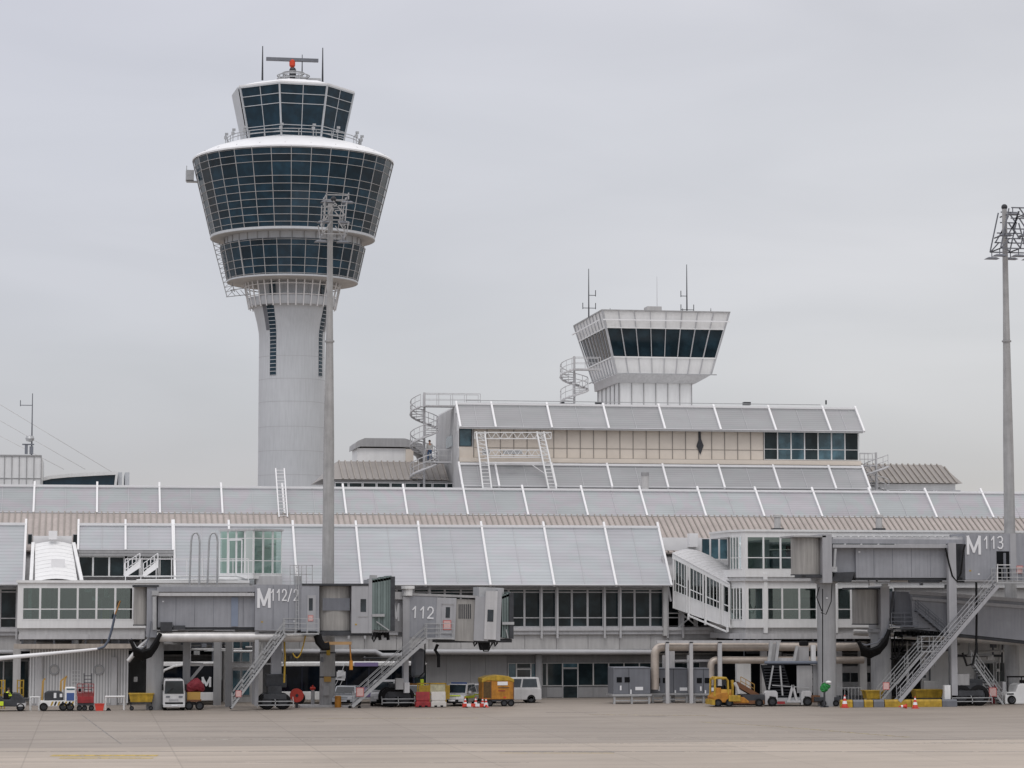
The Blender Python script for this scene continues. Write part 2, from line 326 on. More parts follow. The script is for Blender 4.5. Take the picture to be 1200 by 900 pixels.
def worn(name, c, thr=.48):
    m = mat(name, c, .6, var=.25, vs=1.5); t = m.node_tree; b = t.nodes['Principled BSDF']
    g = t.nodes.new('ShaderNodeNewGeometry'); n = t.nodes.new('ShaderNodeTexNoise'); n.inputs['Scale'].default_value = 2.5; n.inputs['Detail'].default_value = 6
    t.links.new(g.outputs['Position'], n.inputs['Vector']); r = t.nodes.new('ShaderNodeMapRange'); r.inputs[1].default_value = thr-.08; r.inputs[2].default_value = thr+.08
    t.links.new(n.outputs[0], r.inputs[0]); t.links.new(r.outputs[0], b.inputs['Alpha']); return m
wy = worn('worn_yellow_marking', (.50, .35, .06), .40); wd_ = worn('tar_seam', (.17, .16, .155), .44); ww = worn('worn_white_marking', (.43, .40, .36), .53); wfs = worn('faint_tar_seam', (.24, .225, .21), .45); wyf = worn('faint_yellow_marking', (.37, .31, .17), .5)
line(60, 885.4, 185, 885.4, 1.2, wy, 'apron_marking'); line(70, 888.4, 180, 888.4, .7, wy, 'apron_marking')
line(592, 881, 720, 881.5, .45, wd_, 'apron_marking'); line(585, 882.5, 720, 882.6, .22, wy, 'apron_marking')
line(905, 851, 1065, 864, .45, wyf, 'apron_marking'); line(820, 846, 905, 851, .35, wyf, 'apron_marking')
line(0, 857.5, 1200, 857.8, .25, wd_, 'apron_seam'); line(0, 845, 380, 846, .25, wd_, 'apron_seam'); line(380, 871, 1300, 871.5, .3, ww, 'apron_marking')
line(-50, 880.5, 1300, 881, .3, wd_, 'apron_seam'); line(130, 866, 420, 867, .5, ww, 'apron_marking'); line(1080, 869.8, 1250, 870.3, .4, ww, 'apron_marking')
line(-40, 864, 1300, 864.6, .14, wd_, 'apron_seam'); line(200, 852, 700, 852.2, .2, wd_, 'apron_seam'); line(540, 874.2, 900, 874.6, .16, wd_, 'apron_seam'); line(700, 866, 1300, 867.2, .2, wd_, 'apron_seam'); line(-40, 893, 620, 893.5, .14, wd_, 'apron_seam')
line(690, 837.5, 830, 838.5, .5, wyf, 'apron_marking'); line(360, 842, 560, 841.5, .4, wyf, 'apron_marking'); line(96, 838, 142, 872, .1, wfs, 'apron_seam')
line(750, 839, 780, 839.6, .4, wd_, 'apron_seam'); line(640, 835, 700, 835.2, .35, wd_, 'apron_seam')

# ================================================================ TERMINAL
X0, X1 = -45, 135
term = Thing('terminal_building', 'long low white and grey airport terminal with slanted glass roof panels and beige sheet roof', 'terminal building', (30, 206, 0))
def Z(py, Y, px=600): return pt(px, py, Y).z
def P2(py, Y): return (Y, Z(py, Y))
zE = Z(686, 203, 620)                    # eaves of the big glass roof
zT = Z(617, 207.8, 600)
zB0, zB1 = Z(646, 208.4, 600), Z(603, 214.4, 600)
core = MB(); core.prism([(206.2, 0), (206.2, 5.2), (204.9, 5.2), (204.9, zE-.15), (208.4, zB0-.25), (214.6, zB1-.3), (217.6, Z(572, 217.6)), (246, Z(572, 217.6)), (246, 0)], 'x', X0, X1)
term.part('wall', core, panel)
# corrugated roof with standing seams
rb = MB(); rb.beam  # noqa
rs = MB().prism([(208.0, zB0-.2), (214.45, zB1-.12), (214.45, zB1), (208.0, zB0-.06)], 'x', X0, X1)
roof = term.part('sheet_roof', rs, beige)
sm = MB(); x = X0
while x < X1:
    sm.beam((x, 208.0, zB0-.03), (x, 214.45, zB1+.03), .10, .14); x += .5
term.part('roof_seam', sm, beige_seam, roof)
# upper glass band (long)
def glassrow(T, xs, lo, hi, m, ext=.45, mid=True, ribw=.2, pn='glass_panel', rail=True, halfs=2):
    (ya, za), (yb, zb) = lo, hi; a = Vector((0, ya, za)); b = Vector((0, yb, zb)); d = (b-a).normalized(); n = Vector((0, -d.z, d.y))
    for i in range(len(xs)-1):
        mb = MB(); x0, x1 = xs[i]+ribw*.3, xs[i+1]-ribw*.3
        p = [Vector((x0, 0, 0))+a, Vector((x1, 0, 0))+a, Vector((x1, 0, 0))+b, Vector((x0, 0, 0))+b]
        mb.add([q for q in p]+[q-n*.06 for q in p], [(0, 1, 2, 3), (7, 6, 5, 4), (0, 4, 5, 1), (1, 5, 6, 2), (2, 6, 7, 3), (3, 7, 4, 0)])
        o = T.part(pn, mb, m)
        f = MB()
        for k in range(1, halfs):
            xc = x0+(x1-x0)*k/halfs; f.beam(Vector((xc, 0, 0))+a+n*.02, Vector((xc, 0, 0))+b+n*.02, .035, .05, up=n)
        f.beam(p[0]+n*.02, p[1]+n*.02, .1, .12, up=n); T.part('glazing_bar', f, pipeg, o)
    for xx in xs:
        mb = MB(); mb.beam(Vector((xx, 0, 0))+a-d*.1+n*.08, Vector((xx, 0, 0))+b+d*ext+n*.08, ribw, .2, up=n); T.part('roof_rib', mb, bright)
    if rail:
        mb = MB(); mb.beam((xs[0], yb+.05, zb+.02), (xs[-1], yb+.05, zb+.02), .16, .2); mb.beam((xs[0], yb-.25, zb-.02), (xs[-1], yb-.25, zb-.02), .09, .1)
        T.part('ridge_rail', mb, bright)
Ylo, Yhi = 214.4, 217.3
xa = pt(40.5, 570, Yhi).x; xb = pt(1150, 577, Yhi).x; st = (xb-xa)/16
xs = [xa+st*i for i in range(-5, 23)]
glassrow(term, xs, (Ylo, Z(604, Ylo, 600)), (Yhi, Z(573.5, Yhi, 600)), can2, ribw=.16)
mb = MB().beam((X0, 214.3, Z(604, Ylo)-.05), (X1, 214.3, Z(604, Ylo)-.05), .15, .16); term.part('gutter', mb, shade_panel)
# lower glass roof
lo = (203.0, zE); hi = (207.8, zT)
xl = [pt(p, 617, 207.8).x for p in (203.5, 268, 343, 417, 490, 564, 637, 708, 771)]
glassrow(term, xl, lo, hi, can, ribw=.17)
xl2 = [pt(p, 617, 207.8).x for p in (-125, -48, 30.5)]; glassrow(term, xl2, lo, hi, can, ribw=.17)
ysh = 205.6; zsh = Z(645, ysh, 150); sl_ = (zT-zsh)/(207.8-ysh)
xl3 = [pt(p, 617, 207.8).x for p in (92, 147, 202)]; glassrow(term, xl3, (ysh, zsh), hi, can, ribw=.16)
# windows of the upper level
def window(T, x0, x1, y, z0, z1, tr, fm, pmat, fw=.09, name='window', glassname='pane', dep=.12, proto=[None]):
    f = MB(); f.box(x0, x0+fw, y-dep, y, z0, z1); f.box(x1-fw, x1, y-dep, y, z0, z1)
    f.box(x0+fw, x1-fw, y-dep+.003, y, z0, z0+fw); f.box(x0+fw, x1-fw, y-dep+.003, y, z1-fw, z1)
    if tr:
        for tz in tr: f.box(x0+fw, x1-fw, y-dep+.003, y, tz-fw*.5, tz+fw*.5)
    o = T.part(name, f, fm)
    g = MB(); zz = [z0+fw] + [t+fw*.5 for t in (tr or [])]; zt_ = [t-fw*.5 for t in (tr or [])]+[z1-fw]
    for a, b in zip(zz, zt_): g.box(x0+fw, x1-fw, y-.05, y-.03, a, b)
    T.part(glassname, g, pmat, o); return o
zs, zt2 = Z(735, 204.7), Z(690, 204.7); ztr = Z(724, 204.7)
xw0 = pt(651.8, 700, 204.7).x; mod = (pt(725.5, 700, 204.7).x-xw0)/4
k0 = -46; k1 = 13
for k in range(k0, k1):
    window(term, xw0+mod*k, xw0+mod*(k+1), 204.88, zs, zt2, [ztr, Z(694, 204.7)], panel, fg, fw=.08)
pst = MB()
# posts in pairs in front of the windows, sill and cornice
for k in range(k0, k1+1):
    if k % 4 in (0, 3):
        x = xw0+mod*k; mb = MB().box(x-.08, x+.08, 204.1, 204.3, Z(748, 204.2), zE-.1); mb.box(x-.04, x+.04, 204.3, 204.75, zs-.35, zs-.2); term.part('facade_post', mb, panel)
zap0, zap1 = Z(765, 204.6), Z(743, 204.6)
term.part('window_sill', MB().box(xw0+mod*k0, xw0+mod*k1, 204.35, 204.9, zap1-.04, zs-.002).box(xw0+mod*k0, xw0+mod*k1, 204.2, 204.35, zs-.28, zs-.05), panel)
for k in range(k0, k1, 2):
    mb = MB().box(xw0+mod*k+.015, xw0+mod*(k+2)-.015, 204.6, 204.87, zap0+.25, zap1-.06); term.part('apron_panel', mb, panel2)
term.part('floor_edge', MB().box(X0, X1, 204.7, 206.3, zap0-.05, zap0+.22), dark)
# recess beyond the last glass panel
window(term, pt(782, 710, 204.8).x, pt(796, 710, 204.8).x, 204.88, zs, ztr+.4, None, panel2, fg)
window(term, pt(796, 710, 204.8).x, pt(814, 710, 204.8).x, 204.88, zs, ztr+.4, None, panel2, fg)
window(term, pt(814, 710, 204.8).x, pt(832, 710, 204.8).x, 204.88, zs, ztr+.4, None, panel2, fg)
window(term, pt(832, 710, 204.8).x, pt(850, 710, 204.8).x, 204.88, zs, ztr+.4, None, panel2, fg)
term.part('end_column', MB().pb(777.5, 686, 782, 745, 204.0, .5), panel2)
term.part('recess_shade_panel', MB().pb(783, 680, 852, 716, 204.6, .2), dark)  # near-black sheet painted in place of the shaded recess
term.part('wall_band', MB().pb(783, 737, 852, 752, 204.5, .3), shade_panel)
# strips of wall and window above the beige roof's gaps, with dark panes
zb_lo, zb_hi = Z(671, 205.0, 100), Z(646, 205.0, 100)
for (a, b) in ((32, 38), (85, 91)):
    window(term, pt(a, 640, 207.2).x, pt(b, 640, 207.2).x, 207.3, Z(640, 207.2), Z(628, 207.2), None, panel, fg, fw=.05)
term.part('roof_access_wall', MB().pb(39, 628, 84, 641, 206.9, .6), bright)
term.part('roof_access_wall', MB().pb(776, 630, 822, 645, 206.5, .6), bright)
for k in range(4):
    a = 822+10.5*k; window(term, pt(a, 640, 206.8).x, pt(a+10, 640, 206.8).x, 206.9, Z(655, 206.8), Z(630, 206.8), None, bright, bgm, fw=.05)
mb = MB()
for i, (a, b) in enumerate(((92, 109), (109, 128), (128, 146), (149, 164), (166, 186), (187, 202))):
    window(term, pt(a, 660, 204.9).x, pt(b, 660, 204.9).x, 205.1, Z(676, 205, 140), Z(652, 205, 140), None, white, fg, fw=.07)
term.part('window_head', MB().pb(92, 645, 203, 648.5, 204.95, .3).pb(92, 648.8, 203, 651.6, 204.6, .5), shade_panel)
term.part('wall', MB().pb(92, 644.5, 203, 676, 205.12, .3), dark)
# ground level wall: panels, doors and windows
gwall2 = mat('ground_floor_shade_panel', (.30, .30, .305), .55, var=.1, streak=.1)  # panel colour carries the ground-floor shade
term.part('ground_floor_shade_wall', MB().box(X0, X1, 206.16, 206.195, 0, Z(768, 206.1)), gwall)  # added dark sheet over the wall, standing in for shade
def gpanel(px0, px1, py0, py1, m=gwall2, Y=206.12, n='wall_panel', d=.07):
    term.part(n, MB().pb(px0+.25, py0, px1-.25, py1, Y, d), m)
yb = 821
gedge = [-30, -12, 8, 22, 36, 355, 372, 388, 404, 420, 436, 452, 468, 484]
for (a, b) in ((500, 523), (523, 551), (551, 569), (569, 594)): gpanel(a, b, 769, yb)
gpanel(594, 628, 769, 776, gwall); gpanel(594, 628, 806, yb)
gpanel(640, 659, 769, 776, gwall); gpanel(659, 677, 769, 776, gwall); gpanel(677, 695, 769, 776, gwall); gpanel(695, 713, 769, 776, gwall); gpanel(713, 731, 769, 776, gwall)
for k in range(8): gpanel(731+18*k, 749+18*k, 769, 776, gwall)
term.part('column', MB().pb(628, 767, 635, yb+1, 205.7, .4), colm)
def gwin(a, b, c, d, m=fg, frame=panel2, n='window', tr=None):
    Yw = 206.18
    return window(term, pt(a, (c+d)/2, Yw).x, pt(b, (c+d)/2, Yw).x, Yw, Z(d, Yw), Z(c, Yw), tr, frame, m, fw=.05, name=n)
gwin(595, 605, 777, 805, bgm); gwin(605, 622, 777, 783.5); gwin(605, 622, 784, 805, vg, white, 'door'); gwin(622, 628, 777, 805, bgm)
gwin(635, 640.5, 777, 804); gwin(641, 659, 777, 804); gwin(659, 677, 777, 783, bgm); gwin(659, 677, 783.5, 819, fg, panel, 'door', [Z(804, 206.2)])
gwin(677, 695, 777, 804); gwin(695, 713, 777, 804); gwin(713, 731, 777, 804); gwin(731, 749, 777, 804)
for (a, b) in ((641, 659), (677, 695), (695, 713), (713, 731), (731, 749)): gpanel(a, b, 805.5, 817)
for a in range(320, 498, 18): gwin(a, a+18, 778, 806); gpanel(a, a+18, 769, 777, shade_panel); gpanel(a, a+18, 807, 820, shade_panel)  # darker grey here paints in the shade behind the buses
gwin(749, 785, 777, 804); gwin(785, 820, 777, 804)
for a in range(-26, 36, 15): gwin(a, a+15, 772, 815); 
# long pipe under the floor edge
pp = [pt(-30, 770, 203), pt(340, 765, 203)]
def lp(px, py, Y): return pt(px, py, Y)
single('service_pipe', 'long pale grey pipe along the terminal wall under the window band', 'pipe', lp(440, 768, 203.2),
       MB().tube([lp(300, 763, 203.2), lp(440, 763.5, 203.2), lp(448, 768, 203.2), lp(470, 768, 203.2), lp(478, 763.5, 203.2), lp(770, 764, 203.2)], .2, 10), pipeg, smooth=True)
single('service_pipe', 'pale pipe along the terminal wall at the far left, above the tow tractor', 'pipe', lp(0, 765, 203.2), MB().tube([lp(-60, 764, 203.2), lp(24, 764, 203.2)], .17, 10), pipeg, smooth=True)

# roof ladder on the long glass row
lad = Thing('roof_ladder', 'white maintenance ladder leaning over the long glass roof behind the left floodlight mast', 'ladder', lp(330, 605, 213.8))
a0, a1 = lp(327, 606, 213.6), lp(323, 549, 217.2); b0, b1 = lp(337, 606, 213.6), lp(333, 549, 217.2)
st_ = MB().beam(a0, a1, .1); st2 = MB().beam(b0, b1, .1); lad.part('side_rail', st_, bright); lad.part('side_rail', st2, bright)
for k in range(14):
    t = (k+.5)/14; lad.part('rung', MB().beam(a0.lerp(a1, t), b0.lerp(b1, t), .05), bright)
# roof vents
for (px, lb) in ((911, 'round beige vent on the sheet roof above the right pavilion'), (1030, 'round beige vent on the sheet roof below the right glass panels, above the M113 bridge')):
    v = Thing('roof_vent', lb, 'vent', lp(px, 617, 210), 'vents on the sheet roof')
    c = lp(px, 617, 210); v.part('vent_pipe', MB().lathe(c, [(.28, -.2), (.28, .75), (.36, .78), (.36, 1.0), (.0, 1.05)], 16), panel2, smooth=True)
    v.part('vent_base', MB().box(c.x-.45, c.x+.45, c.y-.4, c.y+.4, c.z-.5, c.z-.15), dsteel)
v = Thing('roof_vent', 'grey cylinder vent pipe in front of the hall windows on the terminal roof', 'vent', lp(756, 574, 219), 'vents on the sheet roof')
v.part('vent_pipe', MB().lathe(lp(756, 575, 219), [(.32, -1), (.32, 1.5), (.0, 1.52)], 16), panel2, smooth=True)
v.part('vent_cap', MB().lathe(lp(756, 575, 219), [(.35, 1.3), (.36, 1.58), (0, 1.62)], 16), shade_panel, smooth=True)

# ================================================================ ROOFTOP HALL
hall = Thing('rooftop_hall', 'upper white hall with cream curtained windows and slanted glass roof under the small tower', 'building', lp(770, 575, 230))
hx = lambda px, py=540, Y=223: pt(px, py, Y).x
HL, HR = hx(537, 520, 223), hx(1008, 520, 223)
zl0, zl1 = Z(571.5, 220, 760), Z(545.5, 222.3, 760)
zu0, zu1 = Z(503, 222.3, 760), Z(476, 224.9, 760)
hb = MB().prism([(220.6, 14), (220.6, zl0-.6), (222.6, zl1-.2), (223.1, zl1-.1), (223.1, zu0+.05), (225.3, zu1-.15), (236.2, zu1-.15), (238.4, zu0), (238.4, 14)], 'x', HL+.05, HR-.05)
hall.part('wall', hb, white)
xs1 = [pt(p, 475, 224.9).x for p in (534.5, 575.5, 640.5, 706.5, 771.5, 836, 900, 963.5, 1002)]
glassrow(hall, xs1, (222.3, zu0), (224.9, zu1), can3, ext=.2, ribw=.17)
xs2 = [pt(p, 546, 222.3).x for p in (537.5, 580, 646, 711, 776, 841.5, 905.5, 970.5, 1010)]
glassrow(hall, xs2, (220, zl0), (222.3, zl1), can3, ext=.1, ribw=.17)
hall.part('window_band', MB().box(HL, HR, 220.3, 220.5, zl0-1.2, zl0-.1), fg)
hall.part('gutter', MB().beam((HL, 222.25, zu0-.08), (HR, 222.25, zu0-.08), .16, .14), shade_panel)
# end wall sheets (seen at an angle on the left)
gs = MB()
for k in range(20):
    y = 221+.85*k
    zt_ = min(zu1-.2, zl0-.5 + max(0, (y-220.6))*1.9); gs.box(HL-.06, HL+.045, y, y+.10, 15, min(zt_, zu1-.3))
hall.part('end_wall_rib', gs, panel)
hall.part('end_window', MB().box(HL-.05, HL+.04, 226.5, 230.5, Z(524, 228, 520), Z(511, 228, 520)), bgm)
# cream bays
zc0, zc1 = Z(541, 223, 720), Z(504, 223, 720); bays = 22
cx0, cx1 = hx(555), hx(895)
for k in range(bays):
    a = cx0+(cx1-cx0)*k/bays; b = cx0+(cx1-cx0)*(k+1)/bays
    window(hall, a, b, 223.08, zc0+.25, zc1, [zc0+1.15], beige_seam, cream, fw=.035, name='curtained_window', dep=.1)
hall.part('window_sill', MB().box(HL, HR, 222.7, 223.12, zc0-.15, zc0+.24), cream)
window(hall, hx(538), hx(553), 223.08, Z(523, 223, 545), zc1, None, dsteel, bgm, fw=.05)
hall.part('end_panel', MB().box(hx(538), hx(554.5), 222.95, 223.1, zc0+.25, Z(523.6, 223, 545)), cream)
for k in range(7):
    a = hx(895.5)+(hx(1006)-hx(895.5))*k/7; b = hx(895.5)+(hx(1006)-hx(895.5))*(k+1)/7
    window(hall, a, b, 223.08, zc0+.3, zc1, [zc0+1.25], white, bgm if k % 3 else fg, fw=.05, name='office_window', dep=.1)
c = pt(820, 519, 222.95); hall.part('dark_diamond', MB().prism([(c.x-.12, c.z+1.0), (c.x+.1, c.z+1.05), (c.x+.12, c.z+.35), (c.x+.36, c.z-.25), (c.x+.05, c.z-1.05), (c.x-.3, c.z-.3), (c.x-.1, c.z+.3)], 'y', 222.93, 222.97), dsteel)  # dark diamond-shaped sheet in front of the cream windows
hall.part('parapet_rail', MB().beam((HL+1, 225.3, zu1+.35), (HR-3, 225.3, zu1+.35), .06).beam((HL+1, 225.3, zu1+.1), (HR-25, 225.3, zu1+.1), .12), steel)
for px, w_ in ((703, 1.1), (876, 1.0), (660, .4)):
    hall.part('roof_fitting', MB().pb(px-4*w_, 471, px+4*w_, 474.5, 226, .6), dsteel)
hall.part('rod', MB().beam(pt(968, 474, 226), pt(968, 469, 226), .12), dsteel)

# maintenance gantry (rolling frame with two ladders) in front of hall
gan = Thing('maintenance_gantry', 'white truss access platform with two ladders in front of the cream hall windows', 'gantry', lp(600, 573, 219.5))
for (xa_, xb_, t0, t1) in ((562, 572, 506, 573), (634, 649, 506, 573)):
    p0, p1 = lp(xa_-4, t0, 221.6), lp(xa_+4, t1, 219.2); q0, q1 = lp(xa_+6, t0, 221.6), lp(xa_+14, t1, 219.2)
    if xa_ > 600: p0, p1, q0, q1 = lp(629, t0, 221.6), lp(643, t1, 219.2), lp(637, t0, 221.6), lp(652, t1, 219.2)
    mb = MB().beam(p0, p1, .12).beam(q0, q1, .12)
    for k in range(16): mb.beam(p0.lerp(p1, (k+.5)/16), q0.lerp(q1, (k+.5)/16), .06)
    for k in range(5): mb.beam(p0.lerp(p1, k/12), q0.lerp(q1, (k+1)/12), .05)
    gan.part('ladder', mb, white)
def truss(a, b, h, n, r=.05, zz=Vector((0, 0, 1))):
    mb = MB(); mb.beam(a, b, r*1.6); mb.beam(a+zz*h, b+zz*h, r*1.6)
    for k in range(n):
        p = a.lerp(b, k/n); q = a.lerp(b, (k+1)/n); m_ = p.lerp(q, .5); mb.beam(p, m_+zz*h, r); mb.beam(m_+zz*h, q, r)
    mb.beam(a, a+zz*h, r); mb.beam(b, b+zz*h, r); return mb
gan.part('truss', truss(lp(556, 514, 221.5), lp(646, 514, 221.5), .55, 9), white)
gan.part('truss', truss(lp(572, 534, 221.2), lp(640, 534, 221.2), .5, 8), white)
gan.part('handrail', MB().beam(lp(568, 542, 220.8), lp(640, 542, 220.8), .1).beam(lp(568, 536, 220.8), lp(640, 536, 220.8), .06).beam(lp(624, 545, 220.8), lp(640, 556, 220.8), .06), bright)
gan.part('hoist', MB().pb(566, 526, 574, 533, 221.2, .5).pb(590, 527, 612, 532, 221.2, .3), steel)

# ================================================================ SPIRAL STAIRS
def spiral(name, label, c, z0, z1, r, turns, a0, m=panel, grp=None):
    T = Thing(name, label, 'staircase', Vector((c.x, c.y, z0)), grp)
    T.part('centre_pole', MB().tube([(c.x, c.y, z0), (c.x, c.y, z1+1.15)], .11, 10), m)
    n = int((z1-z0)/.2); tr = MB(); rail = []; mid = []; post = MB()
    for k in range(n):
        a = a0+turns*2*math.pi*k/n; da = turns*2*math.pi/n*1.1; z = z0+(z1-z0)*k/n
        p = [Vector((c.x+rr*math.cos(a+s*da/2), c.y+rr*math.sin(a+s*da/2), z)) for (rr, s) in ((.1, -1), (r, -1), (r, 1), (.1, 1))]
        tr.add(p+[q+Vector((0, 0, .05)) for q in p], [(3, 2, 1, 0), (4, 5, 6, 7), (0, 1, 5, 4), (1, 2, 6, 5), (2, 3, 7, 6), (3, 0, 4, 7)])
        e = Vector((c.x+r*math.cos(a), c.y+r*math.sin(a), z+.05)); rail.append(e+Vector((0, 0, 1.05))); mid.append(e+Vector((0, 0, .55)))
        post.beam(e, e+Vector((0, 0, 1.05)), .04)
    T.part('treads', tr, m); post.tube(rail, .045, 5).tube(mid, .035, 5); T.part('railing', post, m); T.part('stringer', MB().tube([q-Vector((0, 0, 1.1)) for q in rail], .1, 5), m)
    return T
c = lp(497, 560, 226); zt3 = Z(475, 226, 497)
spl = spiral('spiral_staircase', 'tall white spiral staircase rising past the left gable of the upper hall', c, Z(572, 226, 497), zt3, 1.25, 2.6, 1.0, grp='spiral staircases on the roofs')
def platform(T, px0, px1, py, Y, dY, h=1.05, m=panel, name='landing'):
    a, b = lp(px0, py, Y), lp(px1, py, Y); mb = MB().box(a.x, b.x, Y, Y+dY, a.z-.12, a.z); o = T.part(name, mb, m)
    r = MB()
    for yy in (Y+.04, Y+dY-.04):
        r.beam((a.x, yy, a.z+h), (b.x, yy, a.z+h), .05); r.beam((a.x, yy, a.z+h*.5), (b.x, yy, a.z+h*.5), .035)
        n = max(2, int((b.x-a.x)/1.2))
        for k in range(n+1): x = a.x+(b.x-a.x)*k/n; r.beam((x, yy, a.z), (x, yy, a.z+h), .045)
    T.part('railing', r, m, o)
platform(spl, 498, 563, 474.5, 225.3, 1.4); platform(spl, 498, 529, 540.5, 225.0, 1.4)
spm = spiral('spiral_staircase', 'short white spiral staircase hanging beside the small control tower', lp(673, 472, 232), Z(473, 232, 673), Z(432, 232, 673), 1.3, 1.35, 2.8, grp='spiral staircases on the roofs')
platform(spm, 673, 704, 431.5, 231.3, 1.2)
spr = spiral('spiral_staircase', 'white spiral staircase at the right end of the upper hall', lp(1027, 573, 224), Z(576, 224, 1027), Z(545, 224, 1027), 1.3, .9, .2, grp='spiral staircases on the roofs')
platform(spr, 1008, 1027, 544.5, 223.5, 1.2)

# ================================================================ SMALL TOWER
Yr = 233
rt = Thing('ramp_control_tower', 'small boxy white control tower with outward leaning dark windows on the upper hall roof', 'control tower', lp(770, 475, Yr+6))
ax0, ax1 = pt(726, 460, Yr+2.6).x, pt(810.5, 460, Yr+2.6).x; zs0 = Z(480, Yr+2, 768)
stem = MB().box(ax0, ax1, Yr+2.6, Yr+13, zs0-1.5, Z(442, Yr+2.6, 768)); rt.part('stem_wall', stem, white)
mb = MB()
for k in range(7): x = ax0+(ax1-ax0)*k/6; mb.box(x-.03, x+.03, Yr+2.5, Yr+2.6, zs0-1.5, Z(446, Yr+2.6, 768))
for k in range(6): y = Yr+2.8+k*2; mb.box(ax0-.09, ax0, y-.04, y+.04, zs0-1.5, Z(446, Yr+2.6, 768))
rt.part('stem_seams', mb, shade_panel)
# cab: inverted truncated pyramid. front corners: top (706,363)-(855,366), bottom (722,438)-(838,440)
tb = [pt(706, 364, Yr), pt(854.5, 366, Yr)]; bb = [pt(722.5, 438, Yr+1.5), pt(833, 440, Yr+1.5)]
ztop = tb[0].z; zbot = bb[0].z; D = 14.0
def cabring(z):
    t = (z-zbot)/(ztop-zbot); xl_ = bb[0].x+(tb[0].x-bb[0].x)*t; xr_ = bb[1].x+(tb[1].x-bb[1].x)*t; yf = Yr+1.5*(1-t); yk = Yr+D-1.5*(1-t)
    return [(xl_, yf), (xr_, yf), (xr_, yk), (xl_, yk)]
def frus(z0, z1, m, name, grow=0, parent=None):
    a, b = cabring(z0), cabring(z1); vs = []
    for ring, z in ((a, z0), (b, z1)):
        for i, (x, y) in enumerate(ring):
            vs.append((x+(-grow if i in (0, 3) else grow), y+(-grow if i < 2 else grow), z))
    return rt.part(name, MB().add(vs, [(3, 2, 1, 0), (4, 5, 6, 7), (0, 1, 5, 4), (1, 2, 6, 5), (2, 3, 7, 6), (3, 0, 4, 7)]), m, parent)
zg0, zg1 = Z(419, Yr+1, 780), Z(385, Yr+.5, 780)
frus(zbot, zg0, white, 'lower_wall'); frus(zg1, ztop, white, 'parapet'); cabg = frus(zg0, zg1, rtg, 'window_band', -.08)
sf = MB().add([(p[0], p[1], zbot) for p in cabring(zbot)]+[(ax0-.3, Yr+2.3, zbot-.75), (ax1+.3, Yr+2.3, zbot-.75), (ax1+.3, Yr+13.2, zbot-.75), (ax0-.3, Yr+13.2, zbot-.75)], [(0, 1, 2, 3), (7, 6, 5, 4), (0, 4, 5, 1), (1, 5, 6, 2), (2, 6, 7, 3), (3, 7, 4, 0)])
rt.part('soffit', sf, panel)
def edge(i, j, t, z):
    r = cabring(z); a, b = r[i], r[j]; return Vector((a[0]+(b[0]-a[0])*t, a[1]+(b[1]-a[1])*t, z))
mu = MB(); fr_ = MB()
for (i, j, n, o) in ((0, 1, 8, Vector((0, -.05, 0))), (3, 0, 9, Vector((-.05, 0, 0)))):
    for k in range(n+1):
        mu.beam(edge(i, j, k/n, zbot)+o, edge(i, j, k/n, ztop)+o, .06 if 0 < k < n else .14, .1)
    for z in (zg0, zg1): fr_.beam(edge(i, j, 0, z)+o, edge(i, j, 1, z)+o, .1, .12)
rt.part('mullions', mu, pipeg); rt.part('window_frame', fr_, white, cabg)
rl = MB(); zr_ = Z(376, Yr, 780)
rl.beam(edge(0, 1, -.02, zr_)+Vector((0, -.5, 0)), edge(0, 1, 1.02, zr_)+Vector((0, -.5, 0)), .1); rl.beam(edge(3, 0, 0, zr_)+Vector((-.5, 0, 0)), edge(3, 0, 1, zr_)+Vector((-.5, 0, 0)), .1)
for k in range(9): e = edge(0, 1, k/8, zr_); rl.beam(e, e+Vector((0, -.5, 0)), .05)
rt.part('cleaning_rail', rl, bright)
gr = MB(); zq = zbot-.02; gr.beam(edge(0, 1, -.03, zbot)+Vector((0, -.45, 0)), edge(0, 1, 1.05, zbot)+Vector((0, -.45, 0)), .08, .1); gr.beam(edge(3, 0, 0, zbot)+Vector((-.45, 0, 0)), edge(3, 0, 1, zbot)+Vector((-.45, 0, 0)), .08, .1)
rt.part('catwalk_edge', gr, steel)
rt.part('roof_edge', MB().prism([(tb[0].x-.1, Yr-.1), (tb[1].x+.1, Yr-.1), (tb[1].x+.1, Yr+D+.1), (tb[0].x-.1, Yr+D+.1)], 'z', ztop, ztop+.12), shade_panel)
rt.part('roof_unit', MB().pb(758.5, 359, 775.5, 364.5, Yr+3, 1.5), panel2)
def whip(T, px, pyb, pyt, Y, arms=(), w_=.07, m=dsteel):
    a, b = pt(px, pyb, Y), pt(px, pyt, Y); b = Vector((a.x, a.y, b.z)); mb = MB().tube([a, b], [w_, w_*.45], 6)
    for (py, dx0, dx1) in arms:
        z = pt(px, py, Y).z; s = 1/ppm(Y, px); mb.beam((a.x+dx0*s, Y, z), (a.x+dx1*s, Y, z), w_*.8)
        for dd in (dx0, dx1):
            if abs(dd) > 2: mb.beam((a.x+dd*s, Y, z-.1), (a.x+dd*s, Y, z+.5), w_*.9)
    return T.part('antenna', mb, m)
whip(rt, 690, 372, 315, Yr+6, ((346, 0, 8), (361, -7, 8))); whip(rt, 805, 364, 310, Yr+2, ((347, -7, 0), (363, -7, 8)))
whip(rt, 770, 360, 324, Yr+4, (), .03, pipeg)
for px in (715, 833, 800): whip(rt, px, 365, 361, Yr+.5, (), .04)

